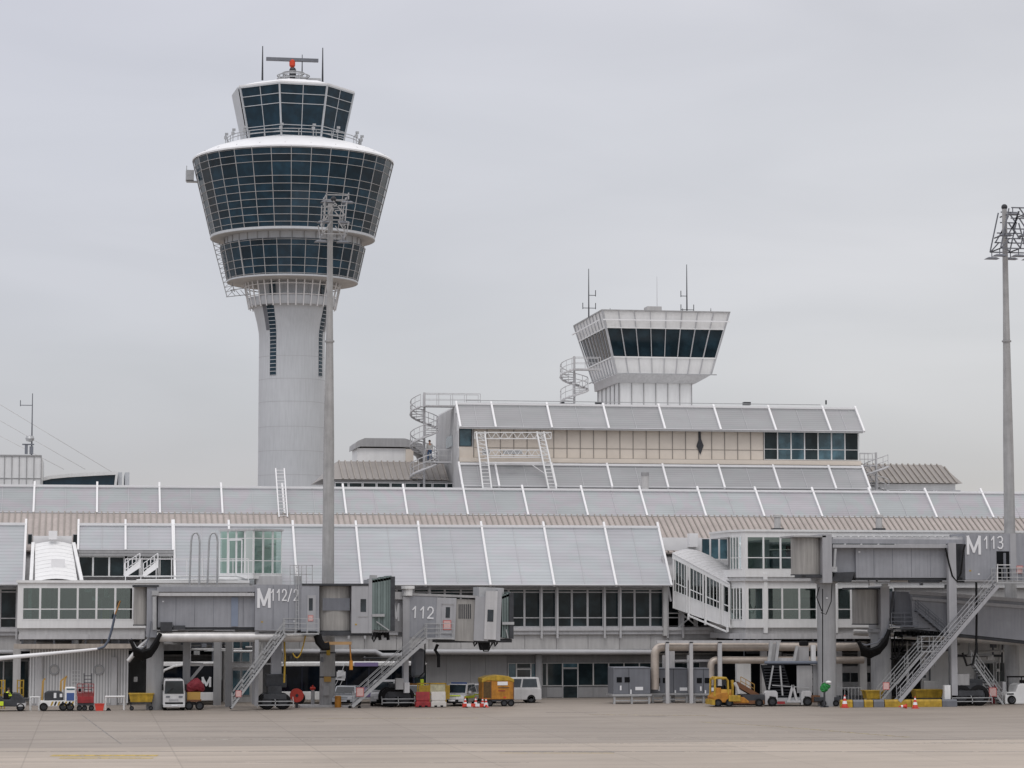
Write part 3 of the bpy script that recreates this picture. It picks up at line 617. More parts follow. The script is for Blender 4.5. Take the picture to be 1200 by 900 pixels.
# ================================================================ BIG CONTROL TOWER
Yt = 357.0
cT = pt(341, 570, Yt); SC = ppm(Yt, 341)
tower = Thing('control_tower', 'tall round white airport control tower with flared dark glass crown', 'control tower', (cT.x, Yt, 0))
TC = Vector((cT.x, Yt, 0))
def tz(y): return pt(341, y, Yt).z
def tr_(r): return r/SC
def tl(prof, n=64, **k): return MB().lathe(TC, [(tr_(r), tz(y)) for (r, y) in prof], n, **k)
# shaft with flare
colm2 = mat('tower_joint', (.42, .43, .45), .6, var=.05)
tower.part('shaft', MB().lathe(TC, [(tr_(38.6), 0)]+[(tr_(r), tz(y)) for r, y in ((38.6, 570), (38.6, 400), (39, 391), (41, 380), (43.5, 370), (46, 360))]+[(tr_(40), tz(359))], 64), towerw, smooth=True)
for y in (420, 446.5, 473, 502, 530, 558):
    tower.part('joint_ring', MB().lathe(TC, [(tr_(38.66), tz(y+.25)), (tr_(38.66), tz(y-.25))], 64), colm2)
# vertical window slots
def arcpatch(r0, r1, y0, y1, a, da, m=6):
    mb = MB(); b = []
    for (r, y) in ((r0, y0), (r1, y1)):
        for k in range(m+1):
            t = R(a-da/2+da*k/m); mb.v.append(Vector((TC.x+tr_(r)*math.sin(t), TC.y-tr_(r)*math.cos(t), tz(y))))
    for k in range(m): mb.f.append((k, k+1, m+2+k, m+1+k))
    return mb
FL = [(360, 46), (370, 43.5), (380, 41), (391, 39), (400, 38.6), (570, 38.6)]
def rsh(y):
    for (y0, r0), (y1, r1) in zip(FL, FL[1:]):
        if y0 <= y <= y1: return r0+(r1-r0)*(y-y0)/(y1-y0)
    return 46 if y < 360 else 38.6
def slotpatch(y0, y1, a, wd, off, n=8):
    mb = MB()
    for k in range(n):
        ya, yb_ = y0+(y1-y0)*k/n, y0+(y1-y0)*(k+1)/n; q = arcpatch(rsh(ya)+off, rsh(yb_)+off, ya, yb_, a, wd); mb.add(q.v, q.f)
    return mb
for a, ga in ((-39, -50), (55.5, 66)):
    so_ = tower.part('stair_window', slotpatch(443, 360.5, a, 13, .22, 14), tg)
    bars = MB(); n = 18
    for k in range(n+1):
        y = 442.5-(442-361)*k/n; q = arcpatch(rsh(y)+.4, rsh(y)+.4, y+.3, y-.3, a, 13); bars.add(q.v, q.f)
    tower.part('glazing_bars', bars, towerw, so_)
    tower.part('flare_groove', slotpatch(390, 360.5, ga, 8, .15, 6), acgrey)
# gallery cage
tower.part('gallery_floor', tl([(40, 360), (50.5, 361), (52, 357), (52, 351), (49, 351), (49, 357), (40, 358)]), towerw, smooth=True)
tower.part('gallery_core', tl([(38.6, 362), (41, 322)]), towerw)
cage = MB()
for k in range(36):
    a = 2*math.pi*k/36; q = [Vector((TC.x+tr_(r)*math.sin(a), TC.y-tr_(r)*math.cos(a), tz(y))) for r, y in ((51, 363), (60, 318))]; cage.beam(q[0], q[1], .16)
for r, y in ((53.5, 350), (56, 338), (57.5, 330)):
    cage.tube([Vector((TC.x+tr_(r)*math.sin(2*math.pi*k/48), TC.y-tr_(r)*math.cos(2*math.pi*k/48), tz(y))) for k in range(49)], .07, 4)
tower.part('cage_bars', cage, bright)
for a in (-39, 55.5): tower.part('stair_window', arcpatch(40.5, 42, 357, 324, a, 12), tg)
# glazed drums
tgp = glass('tower_pane', (.008, .027, .044), .65, 1.7, .05, .4, .5)
def drum(rb_, yb_, rt_, yt_, n, rows, heavy=(), bar=.072):
    pm = MB(); pm.loose = True; edges = [0]+list(rows)+[1]
    for k in range(n):
        for f0, f1 in zip(edges, edges[1:]):
            a0_, a1_ = 2*math.pi*(k+.5)/n, 2*math.pi*(k+1.5)/n; q = []
            for (a_, f_) in ((a0_, f1), (a1_, f1), (a1_, f0), (a0_, f0)):
                r = rt_+(rb_-rt_)*f_; q.append((TC.x+tr_(r)*math.sin(a_), TC.y-tr_(r)*math.cos(a_), tz(yt_+(yb_-yt_)*f_)))
            pm.add(q, [(0, 1, 2, 3)])
    g = tower.part('glazed_drum', pm, tgp)
    mu_ = MB(); dz = .04
    for k in range(n):
        a = 2*math.pi*(k+.5)/n; q = [Vector((TC.x+tr_(r+.3)*math.sin(a), TC.y-tr_(r+.3)*math.cos(a), tz(y))) for r, y in ((rb_, yb_), (rt_, yt_))]; mu_.beam(q[0], q[1], bar*2.3 if k in heavy else bar)
    for f_ in rows:
        r = rt_+(rb_-rt_)*f_+.3; y = yt_+(yb_-yt_)*f_
        mu_.tube([Vector((TC.x+tr_(r)*math.sin(2*math.pi*(k+.5)/n), TC.y-tr_(r)*math.cos(2*math.pi*(k+.5)/n), tz(y))) for k in range(n+1)], bar*.5, 4, cap=False)
    tower.part('mullions', mu_, panel, g)
    return g
tower.part('lower_soffit', tl([(40, 334.5), (66, 333.5), (75.6, 332.2)]), panel2); tower.part('soffit_edge', tl([(75.6, 332.4), (77, 332.2), (77, 330.3), (76, 330.1)]), towerw)
drum(76.5, 330.3, 85.3, 290.5, 32, [.03, .18, .54, .76, .97], heavy=(4, 27, 12, 20))
tower.part('collar_band', tl([(85, 290.5), (80, 290.1), (80, 279), (84, 278)]), towerw)
seam = MB()
for k in range(36):
    a = 2*math.pi*(k+.5)/36; q = [Vector((TC.x+tr_(80.2)*math.sin(a), TC.y-tr_(80.2)*math.cos(a), tz(y))) for y in (290, 279)]; seam.beam(q[0], q[1], .12)
for y in (289.5, 280): seam.tube([Vector((TC.x+tr_(80.2)*math.sin(R(10*k+5)), TC.y-tr_(80.2)*math.cos(R(10*k+5)), tz(y))) for k in range(37)], .05, 4)
tower.part('collar_seams', seam, shade_panel)
tower.part('crown_soffit', tl([(80, 281.6), (95, 281.8)]), panel2); tower.part('soffit_edge', tl([(95, 281.9), (96.8, 281.4), (96.8, 278.6), (95, 278.4)]), towerw)
drum(96, 279.6, 118, 191, 32, [.02, .10, .19, .365, .46, .555, .65, .745, .84, .93])
tower.part('crown_roof', tl([(118.4, 192), (118.6, 190.2), (116, 187.8), (100, 180), (80, 173.5), (62, 169.6), (57, 169.2), (0, 169)]), towerroof, smooth=True)
rv = MB()
for k in range(24):
    a = 2*math.pi*k/24+.1; q = [Vector((TC.x+tr_(r)*math.sin(a), TC.y-tr_(r)*math.cos(a), tz(y)+.03)) for r, y in ((114, 186.8), (60, 169.4))]; rv.beam(q[0], q[1], .05)
tower.part('roof_seams', rv, shade_panel)
# gallery railing round the cab
rl = MB(); n = 60
for (r, y) in ((78, 164.5), (78, 168)): rl.tube([Vector((TC.x+tr_(r)*math.sin(2*math.pi*k/n), TC.y-tr_(r)*math.cos(2*math.pi*k/n), tz(y))) for k in range(n+1)], .06, 4)
for k in range(24):
    a = 2*math.pi*k/24; e = Vector((TC.x+tr_(78)*math.sin(a), TC.y-tr_(78)*math.cos(a), 0)); rl.beam(e+Vector((0, 0, tz(173.5))), e+Vector((0, 0, tz(164.5))), .09)
tower.part('gallery_railing', rl, steel)
for a in (-66, -50, -88, 62, 80, -15, 12, 35, 96):
    lampm = MB(); e = Vector((TC.x+tr_(80)*math.sin(R(a)), TC.y-tr_(80)*math.cos(R(a)), tz(166.5))); lampm.box(e.x-.22, e.x+.22, e.y-.2, e.y+.2, e.z+.1, e.z+.5); lampm.beam(e-Vector((0, 0, .8)), e+Vector((0, 0, .7)), .12); lampm.box(e.x-.1, e.x+.35, e.y-.2, e.y+.2, e.z+.65, e.z+.95); tower.part('gallery_camera', lampm, steel)
# octagonal cab; rotated a little
cc = 2.5; AO = [5.5+22.5+45*k for k in range(8)]
CX = pt(343.5, 130, Yt).x
def ov(r, y, a): return Vector((CX+tr_(r)*math.sin(R(a)), Yt-tr_(r)*math.cos(R(a)), tz(y)))
def octf(rb_, yb_, rt_, yt_):
    mb = MB(); mb.v = [ov(rb_, yb_, a) for a in AO]+[ov(rt_, yt_, a) for a in AO]; mb.f = [(k, (k+1) % 8, 8+(k+1) % 8, 8+k) for k in range(8)]+[tuple(range(8))[::-1], tuple(range(8, 16))]; return mb
cabg = tower.part('cab_glass', octf(60, 170, 73, 110.5), tg)
mu_ = MB()
for k in range(8):
    mu_.beam(ov(60.4, 170, AO[k]), ov(73.4, 110.5, AO[k]), .22); a2, b2 = AO[k], AO[k]+45
    mu_.beam(ov(60.2, 170, a2).lerp(ov(60.2, 170, b2), .5), ov(73.2, 110.5, a2).lerp(ov(73.2, 110.5, b2), .5), .09)
    for f_, wd in ((.02, .15), (.2, .08), (.38, .08), (.78, .08), (.9, .08), (.98, .12)):
        r = 73.3-13*f_; y = 110.5+59.5*f_; mu_.beam(ov(r, y, a2), ov(r, y, b2), wd)
tower.part('cab_mullions', mu_, towerw, cabg)
tower.part('cab_roof', octf(73.8, 110.9, 74, 108.9), towerroof)
tower.part('cab_roof_dome', MB().add([ov(73, 109, a) for a in AO]+[ov(52, 102.5, a) for a in AO]+[ov(30, 98.6, a) for a in AO]+[ov(26, 97, a) for a in AO], [(k+8*j, (k+1) % 8+8*j, 8+(k+1) % 8+8*j, 8+k+8*j) for j in range(3) for k in range(8)]+[tuple(range(24, 32))]), towerroof)
tower.part('cab_side_screen', MB().add([ov(74.2, 110, AO[5]+1), ov(61.2, 170, AO[5]+1), ov(61.2, 170, AO[6]-3), ov(74.2, 110, AO[6]-3)], [(0, 1, 2, 3)]), towerw)
# radar and antennas on top
eq = MB()
for k in range(34):
    a = random.uniform(0, 6.28); r = random.uniform(8, 21); h = random.uniform(4, 11); e = ov(r, 97.5, math.degrees(a)); eq.beam(e, e+Vector((0, 0, h/SC)), .22)
for y in (93, 89): eq.tube([ov(19, y, 360*k/24) for k in range(25)], .09, 4)
eq.tube([ov(13, 86, 360*k/24) for k in range(25)], .09, 4); eq.box(CX-2.2, CX+2.2, Yt-1.5, Yt+1.5, tz(97), tz(94.5)); eq.box(CX+1.2, CX+3.8, Yt-1.2, Yt+.8, tz(96), tz(92.6))
tower.part('roof_platform', eq, steel)
rad = tower.part('radar_base', MB().lathe((CX-.1, Yt, 0), [(.45, tz(94)), (.5, tz(82)), (.35, tz(79.5))], 12), dsteel)
tower.part('radar_turning_unit', MB().lathe((pt(342.5, 75, Yt).x, Yt, 0), [(.2, tz(79.5)), (.42, tz(77)), (.42, tz(71)), (.2, tz(69)), (0, tz(69))], 12), mat('signal_red', (.65, .06, .02), .4, var=.05), rad)
a, b = pt(312, 69, Yt), pt(373, 68.2, Yt); tower.part('radar_antenna', MB().box(a.x, b.x, Yt-.3, Yt+.3, a.z-.22, a.z+.22), acgrey, rad)
whip(tower, 307.5, 94, 54, Yt, (), .14); whip(tower, 378, 96, 56, Yt, (), .14); whip(tower, 354, 90, 64, Yt, (), .1)
# left side fittings
a = pt(222, 206, Yt); tower.part('camera_platform', MB().box(a.x-.5, a.x+.6, Yt-.8, Yt+.8, a.z-.7, a.z+.7).box(a.x-.4, a.x+1.2, Yt-.5, Yt+.5, a.z-.9, a.z-.75).beam(a+Vector((-.4, 0, 0)), a+Vector((-.4, 0, 1.4)), .1), steel)
g0, g1 = pt(249, 282, Yt), pt(266, 348, Yt); h0, h1 = pt(257, 284, Yt), pt(275, 342, Yt)
mb = MB().beam(g0, g1, .12).beam(h0, h1, .12)
for k in range(12): mb.beam(g0.lerp(g1, k/12), h0.lerp(h1, (k+.5)/12), .07); mb.beam(h0.lerp(h1, (k+.5)/12), g0.lerp(g1, (k+1)/12), .07)
mb.beam(pt(265, 348, Yt), pt(292, 345, Yt), .1).beam(pt(270, 340, Yt), pt(292, 337, Yt), .1)
for k in range(4): mb.beam(pt(270+6*k, 340, Yt), pt(276+6*k, 347, Yt), .07)
tower.part('maintenance_arm', mb, steel)

# ================================================================ BACKGROUND LEFT AND RIGHT OF TOWER
bh = Thing('rooftop_plant_room', 'low plant room with taupe ribbed roof behind the left floodlight mast', 'building', lp(450, 573, 228))
x0, x1 = lp(377, 560, 226).x, lp(526, 560, 226).x; zr0, zr1 = Z(562, 226, 450), Z(541, 230, 450)
bh.part('wall', MB().box(x0+1, x1, 226.6, 236, 14, zr0-.05), panel); 
bh.part('roof', MB().add([(x0, 226, zr0), (x1, 226, zr0), (x1, 230, zr1), (x0+1.8, 230, zr1), (x0, 237, zr0), (x1, 237, zr0), (x1, 233, zr1), (x0+1.8, 233, zr1)], [(0, 1, 2, 3), (3, 2, 6, 7), (7, 6, 5, 4), (0, 3, 7, 4), (1, 5, 6, 2), (0, 4, 5, 1)]), taupe)
mb = MB(); x = x0+1.9
while x < x1: mb.beam((x, 225.95, zr0+.03), (x, 230, zr1+.05), .12, .14); x += .55
bh.part('roof_seams', mb, beige_seam)
for k in range(9): window(bh, x0+1.2+1.25*k, x0+2.4+1.25*k, 226.5, zr0-1.2, zr0-.25, None, bright, fg, fw=.06)
bx = Thing('round_roofed_housing', 'white box with rounded grey metal roof above the ribbed plant room roof', 'plant housing', lp(450, 541, 231))
x0, x1 = lp(416, 530, 231).x, lp(486, 530, 231).x; z0, z1 = Z(545, 231, 450), Z(513.5, 231, 450)
bx.part('wall', MB().box(x0+.25, x1-.8, 231.3, 236, z0-1, Z(525, 231, 450)), white)
zz = Z(526, 231, 450)
pr = [(x0, zz), (x0+.05, zz+.5), (x0+.3, z1-.25), (x0+.9, z1), (x1-.9, z1), (x1+.6, z1-.45), (x1+1.5, z1-1.5), (x1+1.9, zz-1.4), (x1+1.2, zz-1.4), (x1+.8, zz-.4), (x1, zz+.2), (x0+.5, zz+.2)]
bx.part('roof', MB().prism(pr, 'y', 231, 236.4), shade_panel)
bx.part('end_post', MB().box(x1-.8, x1-.1, 231.1, 231.3, z0-1, zz), cream)
bxr = Thing('rooftop_plant_room', 'taupe ribbed roof plant room right of the upper hall behind the spiral staircase', 'building', lp(1070, 575, 228))
x0, x1 = lp(1010, 560, 226).x, lp(1128, 560, 226).x; zr0, zr1 = Z(566, 226, 1070), Z(544.5, 230, 1070); xq = lp(1103, 544, 230).x
bxr.part('wall', MB().box(x0, x1-.5, 226.6, 236, 14, zr0-.05), white)
bxr.part('roof', MB().add([(x0, 226, zr0), (x1, 226, zr0), (xq, 230, zr1), (x0, 230, zr1), (x0, 237, zr0), (x1, 237, zr0), (xq, 233, zr1), (x0, 233, zr1)], [(0, 1, 2, 3), (3, 2, 6, 7), (7, 6, 5, 4), (0, 3, 7, 4), (1, 5, 6, 2), (0, 4, 5, 1)]), taupe)
mb = MB(); x = x0+.1
while x < x1-.1:
    t = 1 if x < xq else (x1-x)/(x1-xq); mb.beam((x, 225.95, zr0+.03), (x, 226+4*t, zr0+(zr1-zr0)*t+.05), .12, .16); x += .56
bxr.part('roof_seams', mb, beige_seam)
for k in range(3): window(bxr, lp(1033+32*k, 570, 226.5).x, lp(1062+32*k, 570, 226.5).x, 226.5, zr0-1.3, zr0-.6, None, bright, fg, fw=.06)
# far left building
fl = Thing('white_ribbed_penthouse', 'white ribbed box building rising behind the terminal roof at the left edge', 'building', lp(20, 570, 260))
x0, x1 = lp(-60, 550, 260).x, lp(48.5, 550, 260).x; zb_ = Z(533.5, 260, 10)
fl.part('wall', MB().box(x0, x1, 260, 275, 0, zb_), white); mb = MB(); x = x1
while x > x0: mb.box(x-.06, x+.02, 259.92, 260, 14, zb_); x -= .72
mb.box(x0, x1, 259.9, 260, zb_-.1, zb_+.05); mb.box(x0, x1, 259.93, 260, Z(560, 260, 10)-.06, Z(560, 260, 10)); fl.part('wall_seams', mb, shade_panel)
cv = Thing('curved_glass_hall', 'low arched glass ended hall behind the terminal, left of the tall control tower', 'building', lp(90, 570, 270))
arc = [(lp(49, 562, 270).x, Z(562, 270, 50))]+[(lp(p, q, 270).x, Z(q, 270, 90)) for p, q in ((60, 559.5), (80, 557.5), (110, 555.5), (137, 554))]
bot = Z(575, 270, 90); xr_ = arc[-1][0]
cv.part('glass_wall', MB().prism([(arc[0][0], bot-3)]+arc+[(xr_-.3, bot-3)], 'y', 270, 280), tg)
mb = MB()
for i in range(4): mb.beam(Vector((arc[i][0], 269.9, arc[i][1])), Vector((arc[i+1][0], 269.9, arc[i+1][1])), .3, .35)
mb.beam((xr_, 269.9, arc[-1][1]+.1), (xr_-.4, 269.9, bot-2), .25); cv.part('roof_edge', mb, white)
cv.part('gable_wall', MB().box(xr_+.1, xr_+.55, 270.2, 280, bot-3, arc[-1][1]+.1).box(xr_+.85, xr_+1.3, 270.2, 280, bot-3, arc[-1][1]+.1), towerw)
am = Thing('antenna_mast', 'slim antenna mast with dishes on the white penthouse at the left edge', 'antenna', lp(36, 533, 262))
whip(am, 37, 534, 461, 262, ((475, -14, 0),), .09, acgrey)
e = lp(35, 514, 262); am.part('dish', MB().lathe(e, [(0, -.35), (.35, -.25), (.45, .0), (.35, .25), (0, .35)], 12), steel, smooth=True)
am.part('equipment_box', MB().pb(29, 521, 32.5, 532, 261.8, .4).pb(34.5, 523, 39, 532, 261.8, .4).pb(26, 520, 40, 521.5, 261.8, .3), acgrey)
for (pa, pb_, wh) in (((-40, 450), (131, 553), 'highest'), ((-40, 470), (100, 550), 'middle'), ((-40, 490), (75, 550), 'lowest')):
    single('stay_cable', wh+' of the three thin sloping stay cables behind the antenna mast, far left', 'cable', lp(*pa, 268), MB().tube([lp(*pa, 268), lp(*pb_, 268)], .025, 4), panel2, 'stay cables left of the tower')
# ================================================================ LEFT PAVILION
YP = 196.0
pl = Thing('gate_pavilion', 'white raised gate building with a row of greenish windows, left of the M112/2 bridge', 'gate building', gp(90, YP))
X = lambda px, Y=YP, py=710: pt(px, py, Y).x
xl0, xr0 = X(20.5), X(292)
pl.part('roof', MB().box(xl0-.12, xr0, YP-.15, 204, Z(683, YP, 100), Z(680, YP, 100)), white)
pl.part('parapet', MB().box(xl0, xr0, YP, 204, Z(688, YP, 100), Z(683, YP, 100)-.002), white)
def room(T, x0, x1, y0, y1, z0, z1, fl=panel2):
    T.part('back_wall', MB().box(x0, x1, y1, y1+.1, z0, z1), panel2); T.part('interior_floor', MB().box(x0, x1, y0+.05, y1, z0-.1, z0+.02), acgrey)
zf0, zf1 = Z(726.5, YP, 90), Z(688, YP, 90)
room(pl, xl0+.1, X(158), YP+.1, 202.5, zf0, zf1)
pl.part('lower_band', MB().box(xl0, X(172), YP, 204, Z(736, YP, 90), zf0), white)
ms = [26, 47, 69, 91, 113, 135, 156]
for a, b in zip(ms, ms[1:]): window(pl, X(a), X(b), YP+.1, zf0, zf1, [Z(713.8, YP, 90)], white, cg, fw=.075)
pl.part('corner_post', MB().box(xl0, X(26), YP, YP+.12, zf0, zf1), white); pl.part('side_wall', MB().box(xl0, xl0+.1, YP+.12, 203, zf0, zf1), white)
pl.part('end_wall', MB().box(X(156), X(159), YP, 203, zf0, zf1), panel); pl.part('link_wall', MB().box(X(159), xr0, YP+2.5, YP+2.6, Z(740, YP, 150), zf1), panel)
pl.part('soffit_beam', MB().box(xl0+.15, X(170), YP+.2, 204, Z(743.5, YP, 90), Z(736, YP, 90)-.002), panel2)
pl.part('floor_slab', MB().box(xl0+.1, X(170), YP-.05, 204, Z(749, YP, 90), Z(743.5, YP, 90)-.002), panel)
pl.part('service_tray', MB().box(X(17), X(155), YP-.3, YP+1.2, Z(760, YP, 90), Z(754.5, YP, 90)), mat('tray_beige', (.46, .41, .36), .6, var=.2, streak=.3))
tr2 = MB()
for px in (25, 40, 62, 84, 99, 118, 138, 150): tr2.pb(px, 749, px+2.5, 756, YP+.3, .2)
pl.part('hangers', tr2, acgrey)
for (a, b, m_) in ((25, 42, shade_panel), (84, 92, steel), (96, 128, mat('cabinet_beige', (.35, .31, .27), .6)), (130, 150, acgrey)): pl.part('service_box', MB().pb(a, 750, b, 755, YP+.6, .5), m_)
for i, (a, b, c, d, m_) in enumerate(((33, 37, 690, 726, white), (27, 36, 714, 725, signw), (99, 108, 690, 694, signw), (108, 116, 699, 704, signw), (114, 118, 703, 712, green), (120, 128, 714, 726, mat('interior_yellow', (.5, .45, .2), .6)), (60, 63, 688, 726, dsteel), (122, 128, 690, 700, signw), (73, 88, 716, 726, acgrey), (140, 148, 700, 726, acgrey))):
    pl.part('interior_fitting', MB().pb(a, c, b, d, YP+1.2+i*.3, .2), m_)
# railing, on the pavilion roof, hoops
rl = MB()
for py in (668, 675): rl.beam(pt(147, py-(13 if py == 668 else 0), YP+1), pt(292, py-(13 if py == 668 else 0), YP+1), .07)
for k in range(9): px = 147+18*k; rl.beam(pt(px, 680, YP+1), pt(px, 655, YP+1), .06)
pl.part('roof_railing', rl, bright)
pl.part('roof_pipe', MB().tube([pt(160, 680, YP+.3), pt(276, 679, YP+.3), pt(285, 681, YP+.3), pt(289, 685, YP+.3)], .09, 6).tube([pt(170, 676, YP+.8), pt(276, 675, YP+.8), pt(287, 678, YP+.8)], .06, 6), steel)
for px, lb in ((224, 'left'), (245, 'right')):
    q = [pt(px-2, 686, 195.2), pt(px, 635, 195.2), pt(px+1, 628, 195.2), pt(px+3.5, 624.5, 195.2), pt(px+7, 624.5, 195.2), pt(px+9, 628, 195.2), pt(px+10, 635, 195.2), pt(px+9.5, 686, 195.2)]
    single('hooped_pipe', lb+' one of two tall upside down U grey pipes beside the green glass box', 'pipe', q[0], MB().tube(q, .075, 8), steel, 'hooped pipes on the left gate building roof', smooth=True)
# sloping stairs rails by the doors
for (xa_, xb_, lb_) in ((146, 164, 'left small white steps with railings by the doors under the short glass roof'), (168, 185, 'right small white steps with railings in front of the dark panes')):
    T_ = Thing('roof_access_steps', lb_, 'steps', pt(xa_, 676, 203), 'white steps on the left gate building'); P_, Q_ = pt(xa_, 675, 203), pt(xb_, 663, 203)
    for s_ in (0, .8):
        o_ = Vector((0, s_, 0)); T_.part('stringer', MB().beam(P_+o_, Q_+o_, .08, .25), bright); r_ = MB(); u_ = Vector((0, 0, 1))
        for h_ in (.5, 1.0): r_.beam(P_+o_+u_*h_, Q_+o_+u_*h_, .05)
        for k in range(5): q_ = P_.lerp(Q_, k/4)+o_; r_.beam(q_, q_+u_, .05)
        T_.part('handrail', r_, bright)
    T_.part('side_panel', MB().add([P_-Vector((0, .02, 0)), Q_-Vector((0, .02, 0)), Q_+Vector((0, -.02, .45)), P_+Vector((0, -.02, .3))], [(0, 1, 2, 3)]), white)
    tm_ = MB()
    for k in range(5): q_ = P_.lerp(Q_, (k+.5)/5); tm_.box(q_.x-.14, q_.x+.14, 203.05, 203.75, q_.z, q_.z+.04)
    T_.part('treads', tm_, steel)
# sheet clad ground block with portholes, ladder symbol
gb = MB().box(X(36, 197.5), X(150, 197.5), 197.5, 204, 0, Z(760, 197.5, 90)); pl.part('ground_block', gb, panel)
cr_ = MB(); x = X(36, 197.5)
while x < X(150, 197.5): cr_.box(x, x+.09, 197.44, 197.5, .15, Z(761, 197.5, 90)); x += .22
pl.part('sheet_ribs', cr_, white)
for px in (63.5, 116):
    e = pt(px, 785, 197.4); fr2 = MB(); fr2.tube([e+Vector((.34*math.cos(k*math.pi/8), 0, .34*math.sin(k*math.pi/8))) for k in range(17)], .06, 6); o = pl.part('porthole', fr2, steel)
    pl.part('porthole_glass', MB().tube([e+Vector((0, .02, 0)), e+Vector((0, .06, 0))], .33, 20), panel2, o)
for a, b in ((43, 49), (130, 137)): pl.part('column', MB().pb(a, 770, b, 829, 197.1, .3), panel)
pl.part('column', MB().box(X(15), X(24), 199, 200, 0, Z(760, 199, 20)), panel2)
lm = MB()
for a, b in ((84.5, 84.5), (94, 94)): lm.beam(pt(a, 784, 197.35), pt(b, 822, 197.35), .05)
for k in range(9): lm.beam(pt(84.5, 786+4.2*k, 197.35), pt(94, 786+4.2*k, 197.35), .04)
pl.part('wall_ladder', lm, white)
# glass lift box
gb = Thing('glass_stair_box', 'green tinted glass box with white frames standing on the left gate building roof', 'glass box', pt(297, 685, 199))
A, B, C = pt(257, 650, 200.5), pt(297, 650, 198), pt(330.5, 650, 200.5); zt_ = Z(621.5, 198, 297); zb_ = Z(672, 198, 297)
for v_ in (A, B, C): v_.z = 0
def gface(P, Q, n, splits, T):
    for k in range(n):
        a, b = P.lerp(Q, k/n), P.lerp(Q, (k+1)/n); f = MB(); up_ = Vector((0, 0, 1))
        ac, bc = a.lerp(b, .055), b.lerp(a, .055)
        for q in (ac, bc): f.beam(q+up_*zb_, q+up_*zt_, .07)
        for t in splits: f.beam(ac+up_*(zb_+(zt_-zb_)*t), bc+up_*(zb_+(zt_-zb_)*t), .06)
        o = T.part('window', f, white); nn = (b-a).normalized()
        T.part('pane', MB().add([a+up_*zb_, b+up_*zb_, b+up_*zt_, a+up_*zt_], [(0, 1, 2, 3)]), lightg, o)
gface(A, B, 4, (0, .3, .82, 1), gb); gface(B, C, 3, (0, .3, .82, 1), gb)
D_ = Vector((B.x, 203.5, 0))
gb.part('back_wall', MB().box(A.x+.3, C.x-.3, 202.6, 202.7, zb_, zt_), mat('pale_green_wall', (.45, .55, .52), .6))
gb.part('roof', MB().add([(A.x-.1, A.y-.1, zt_), (B.x, B.y-.15, zt_), (C.x+.1, C.y-.1, zt_), (B.x, 203.2, zt_)]+[(A.x-.1, A.y-.1, zt_+.15), (B.x, B.y-.15, zt_+.15), (C.x+.1, C.y-.1, zt_+.15), (B.x, 203.2, zt_+.15)], [(3, 2, 1, 0), (4, 5, 6, 7), (0, 1, 5, 4), (1, 2, 6, 5), (2, 3, 7, 6), (3, 0, 4, 7)]), panel)
gb.part('floor', MB().add([(A.x, A.y, zb_-.4), (B.x, B.y, zb_-.4), (C.x, C.y, zb_-.4), (B.x, 203.2, zb_-.4)]+[(A.x, A.y, zb_), (B.x, B.y, zb_), (C.x, C.y, zb_), (B.x, 203.2, zb_)], [(3, 2, 1, 0), (4, 5, 6, 7), (0, 1, 5, 4), (1, 2, 6, 5), (2, 3, 7, 6), (3, 0, 4, 7)]), white)
d0, d1 = A.lerp(B, .28)+Vector((0, -.06, 0)), A.lerp(B, .66)+Vector((0, -.06, 0)); dm = MB()
for q in (d0, d1): dm.beam(q+Vector((0, 0, zb_)), q+Vector((0, 0, zb_+2.6)), .1)
dm.beam(d0+Vector((0, 0, zb_+2.6)), d1+Vector((0, 0, zb_+2.6)), .1); gb.part('door_frame', dm, bright)
st3 = MB()
for k in range(8): st3.box(A.x+.8+k*.45, A.x+1.3+k*.45, 201.2, 202.2, zb_+.2+.3*k, zb_+.26+.3*k)
gb.part('inner_steps', st3, steel)
single('roof_wall_box', 'grey plinth with dark slot windows under the green glass box', 'plinth', pt(315, 685, 198.5), MB().pb(300, 675, 331, 688, 198.5, 2), panel)
# left sloping walkway roof
sw = Thing('sloping_walkway', 'white ribbed sloping walkway roof leading down onto the left gate building', 'walkway', pt(65, 660, 200))
a0, a1, b0, b1 = pt(41, 639, 206.4), pt(84, 638, 206.4), pt(41, 680, 197.5), pt(91, 680, 197.5)
b0.z = b1.z = Z(681.5, 197.5, 60); a0.z = a1.z = Z(637.5, 206.4, 60)
sh = MB(); nn = 10
for k in range(nn+1):
    t = k/nn; l_, r_ = a0.lerp(b0, t), a1.lerp(b1, t)
    for j in range(9): u = j/8; q = l_.lerp(r_, u); q.z += .22*math.sin(math.pi*u); sh.v.append(q)
for k in range(nn):
    for j in range(8): sh.f.append((k*9+j, k*9+j+1, (k+1)*9+j+1, (k+1)*9+j))
sw.part('roof_sheet', sh, white, smooth=True)
rb2 = MB()
for k in range(1, nn):
    t = k/nn; l_, r_ = a0.lerp(b0, t), a1.lerp(b1, t); rb2.tube([l_.lerp(r_, j/8)+Vector((0, 0, .22*math.sin(math.pi*j/8)+.01)) for j in range(9)], .022, 4)
sw.part('roof_seams', rb2, white)
sw.part('edge_beam', MB().beam(a0+Vector((-.15, 0, 0)), b0+Vector((-.3, 0, 0)), .25, .3), white); sw.part('edge_beam', MB().beam(a1+Vector((.15, 0, 0)), b1+Vector((.3, 0, 0)), .25, .3), white)
for q0, q1, n_ in ((a0, b0, 'side_wall'), (a1, b1, 'side_wall')):
    sw.part(n_, MB().add([q0, q1, q1-Vector((0, 0, 1.6)), q0-Vector((0, 0, 2.5))], [(0, 1, 2, 3)]), panel)
sw.part('roof_unit', MB().pb(57, 622, 67, 632, 205.5, .8), bright); sw.part('roof_hatch', MB().pb(60, 655, 76, 668, 200.2, .3), bright)

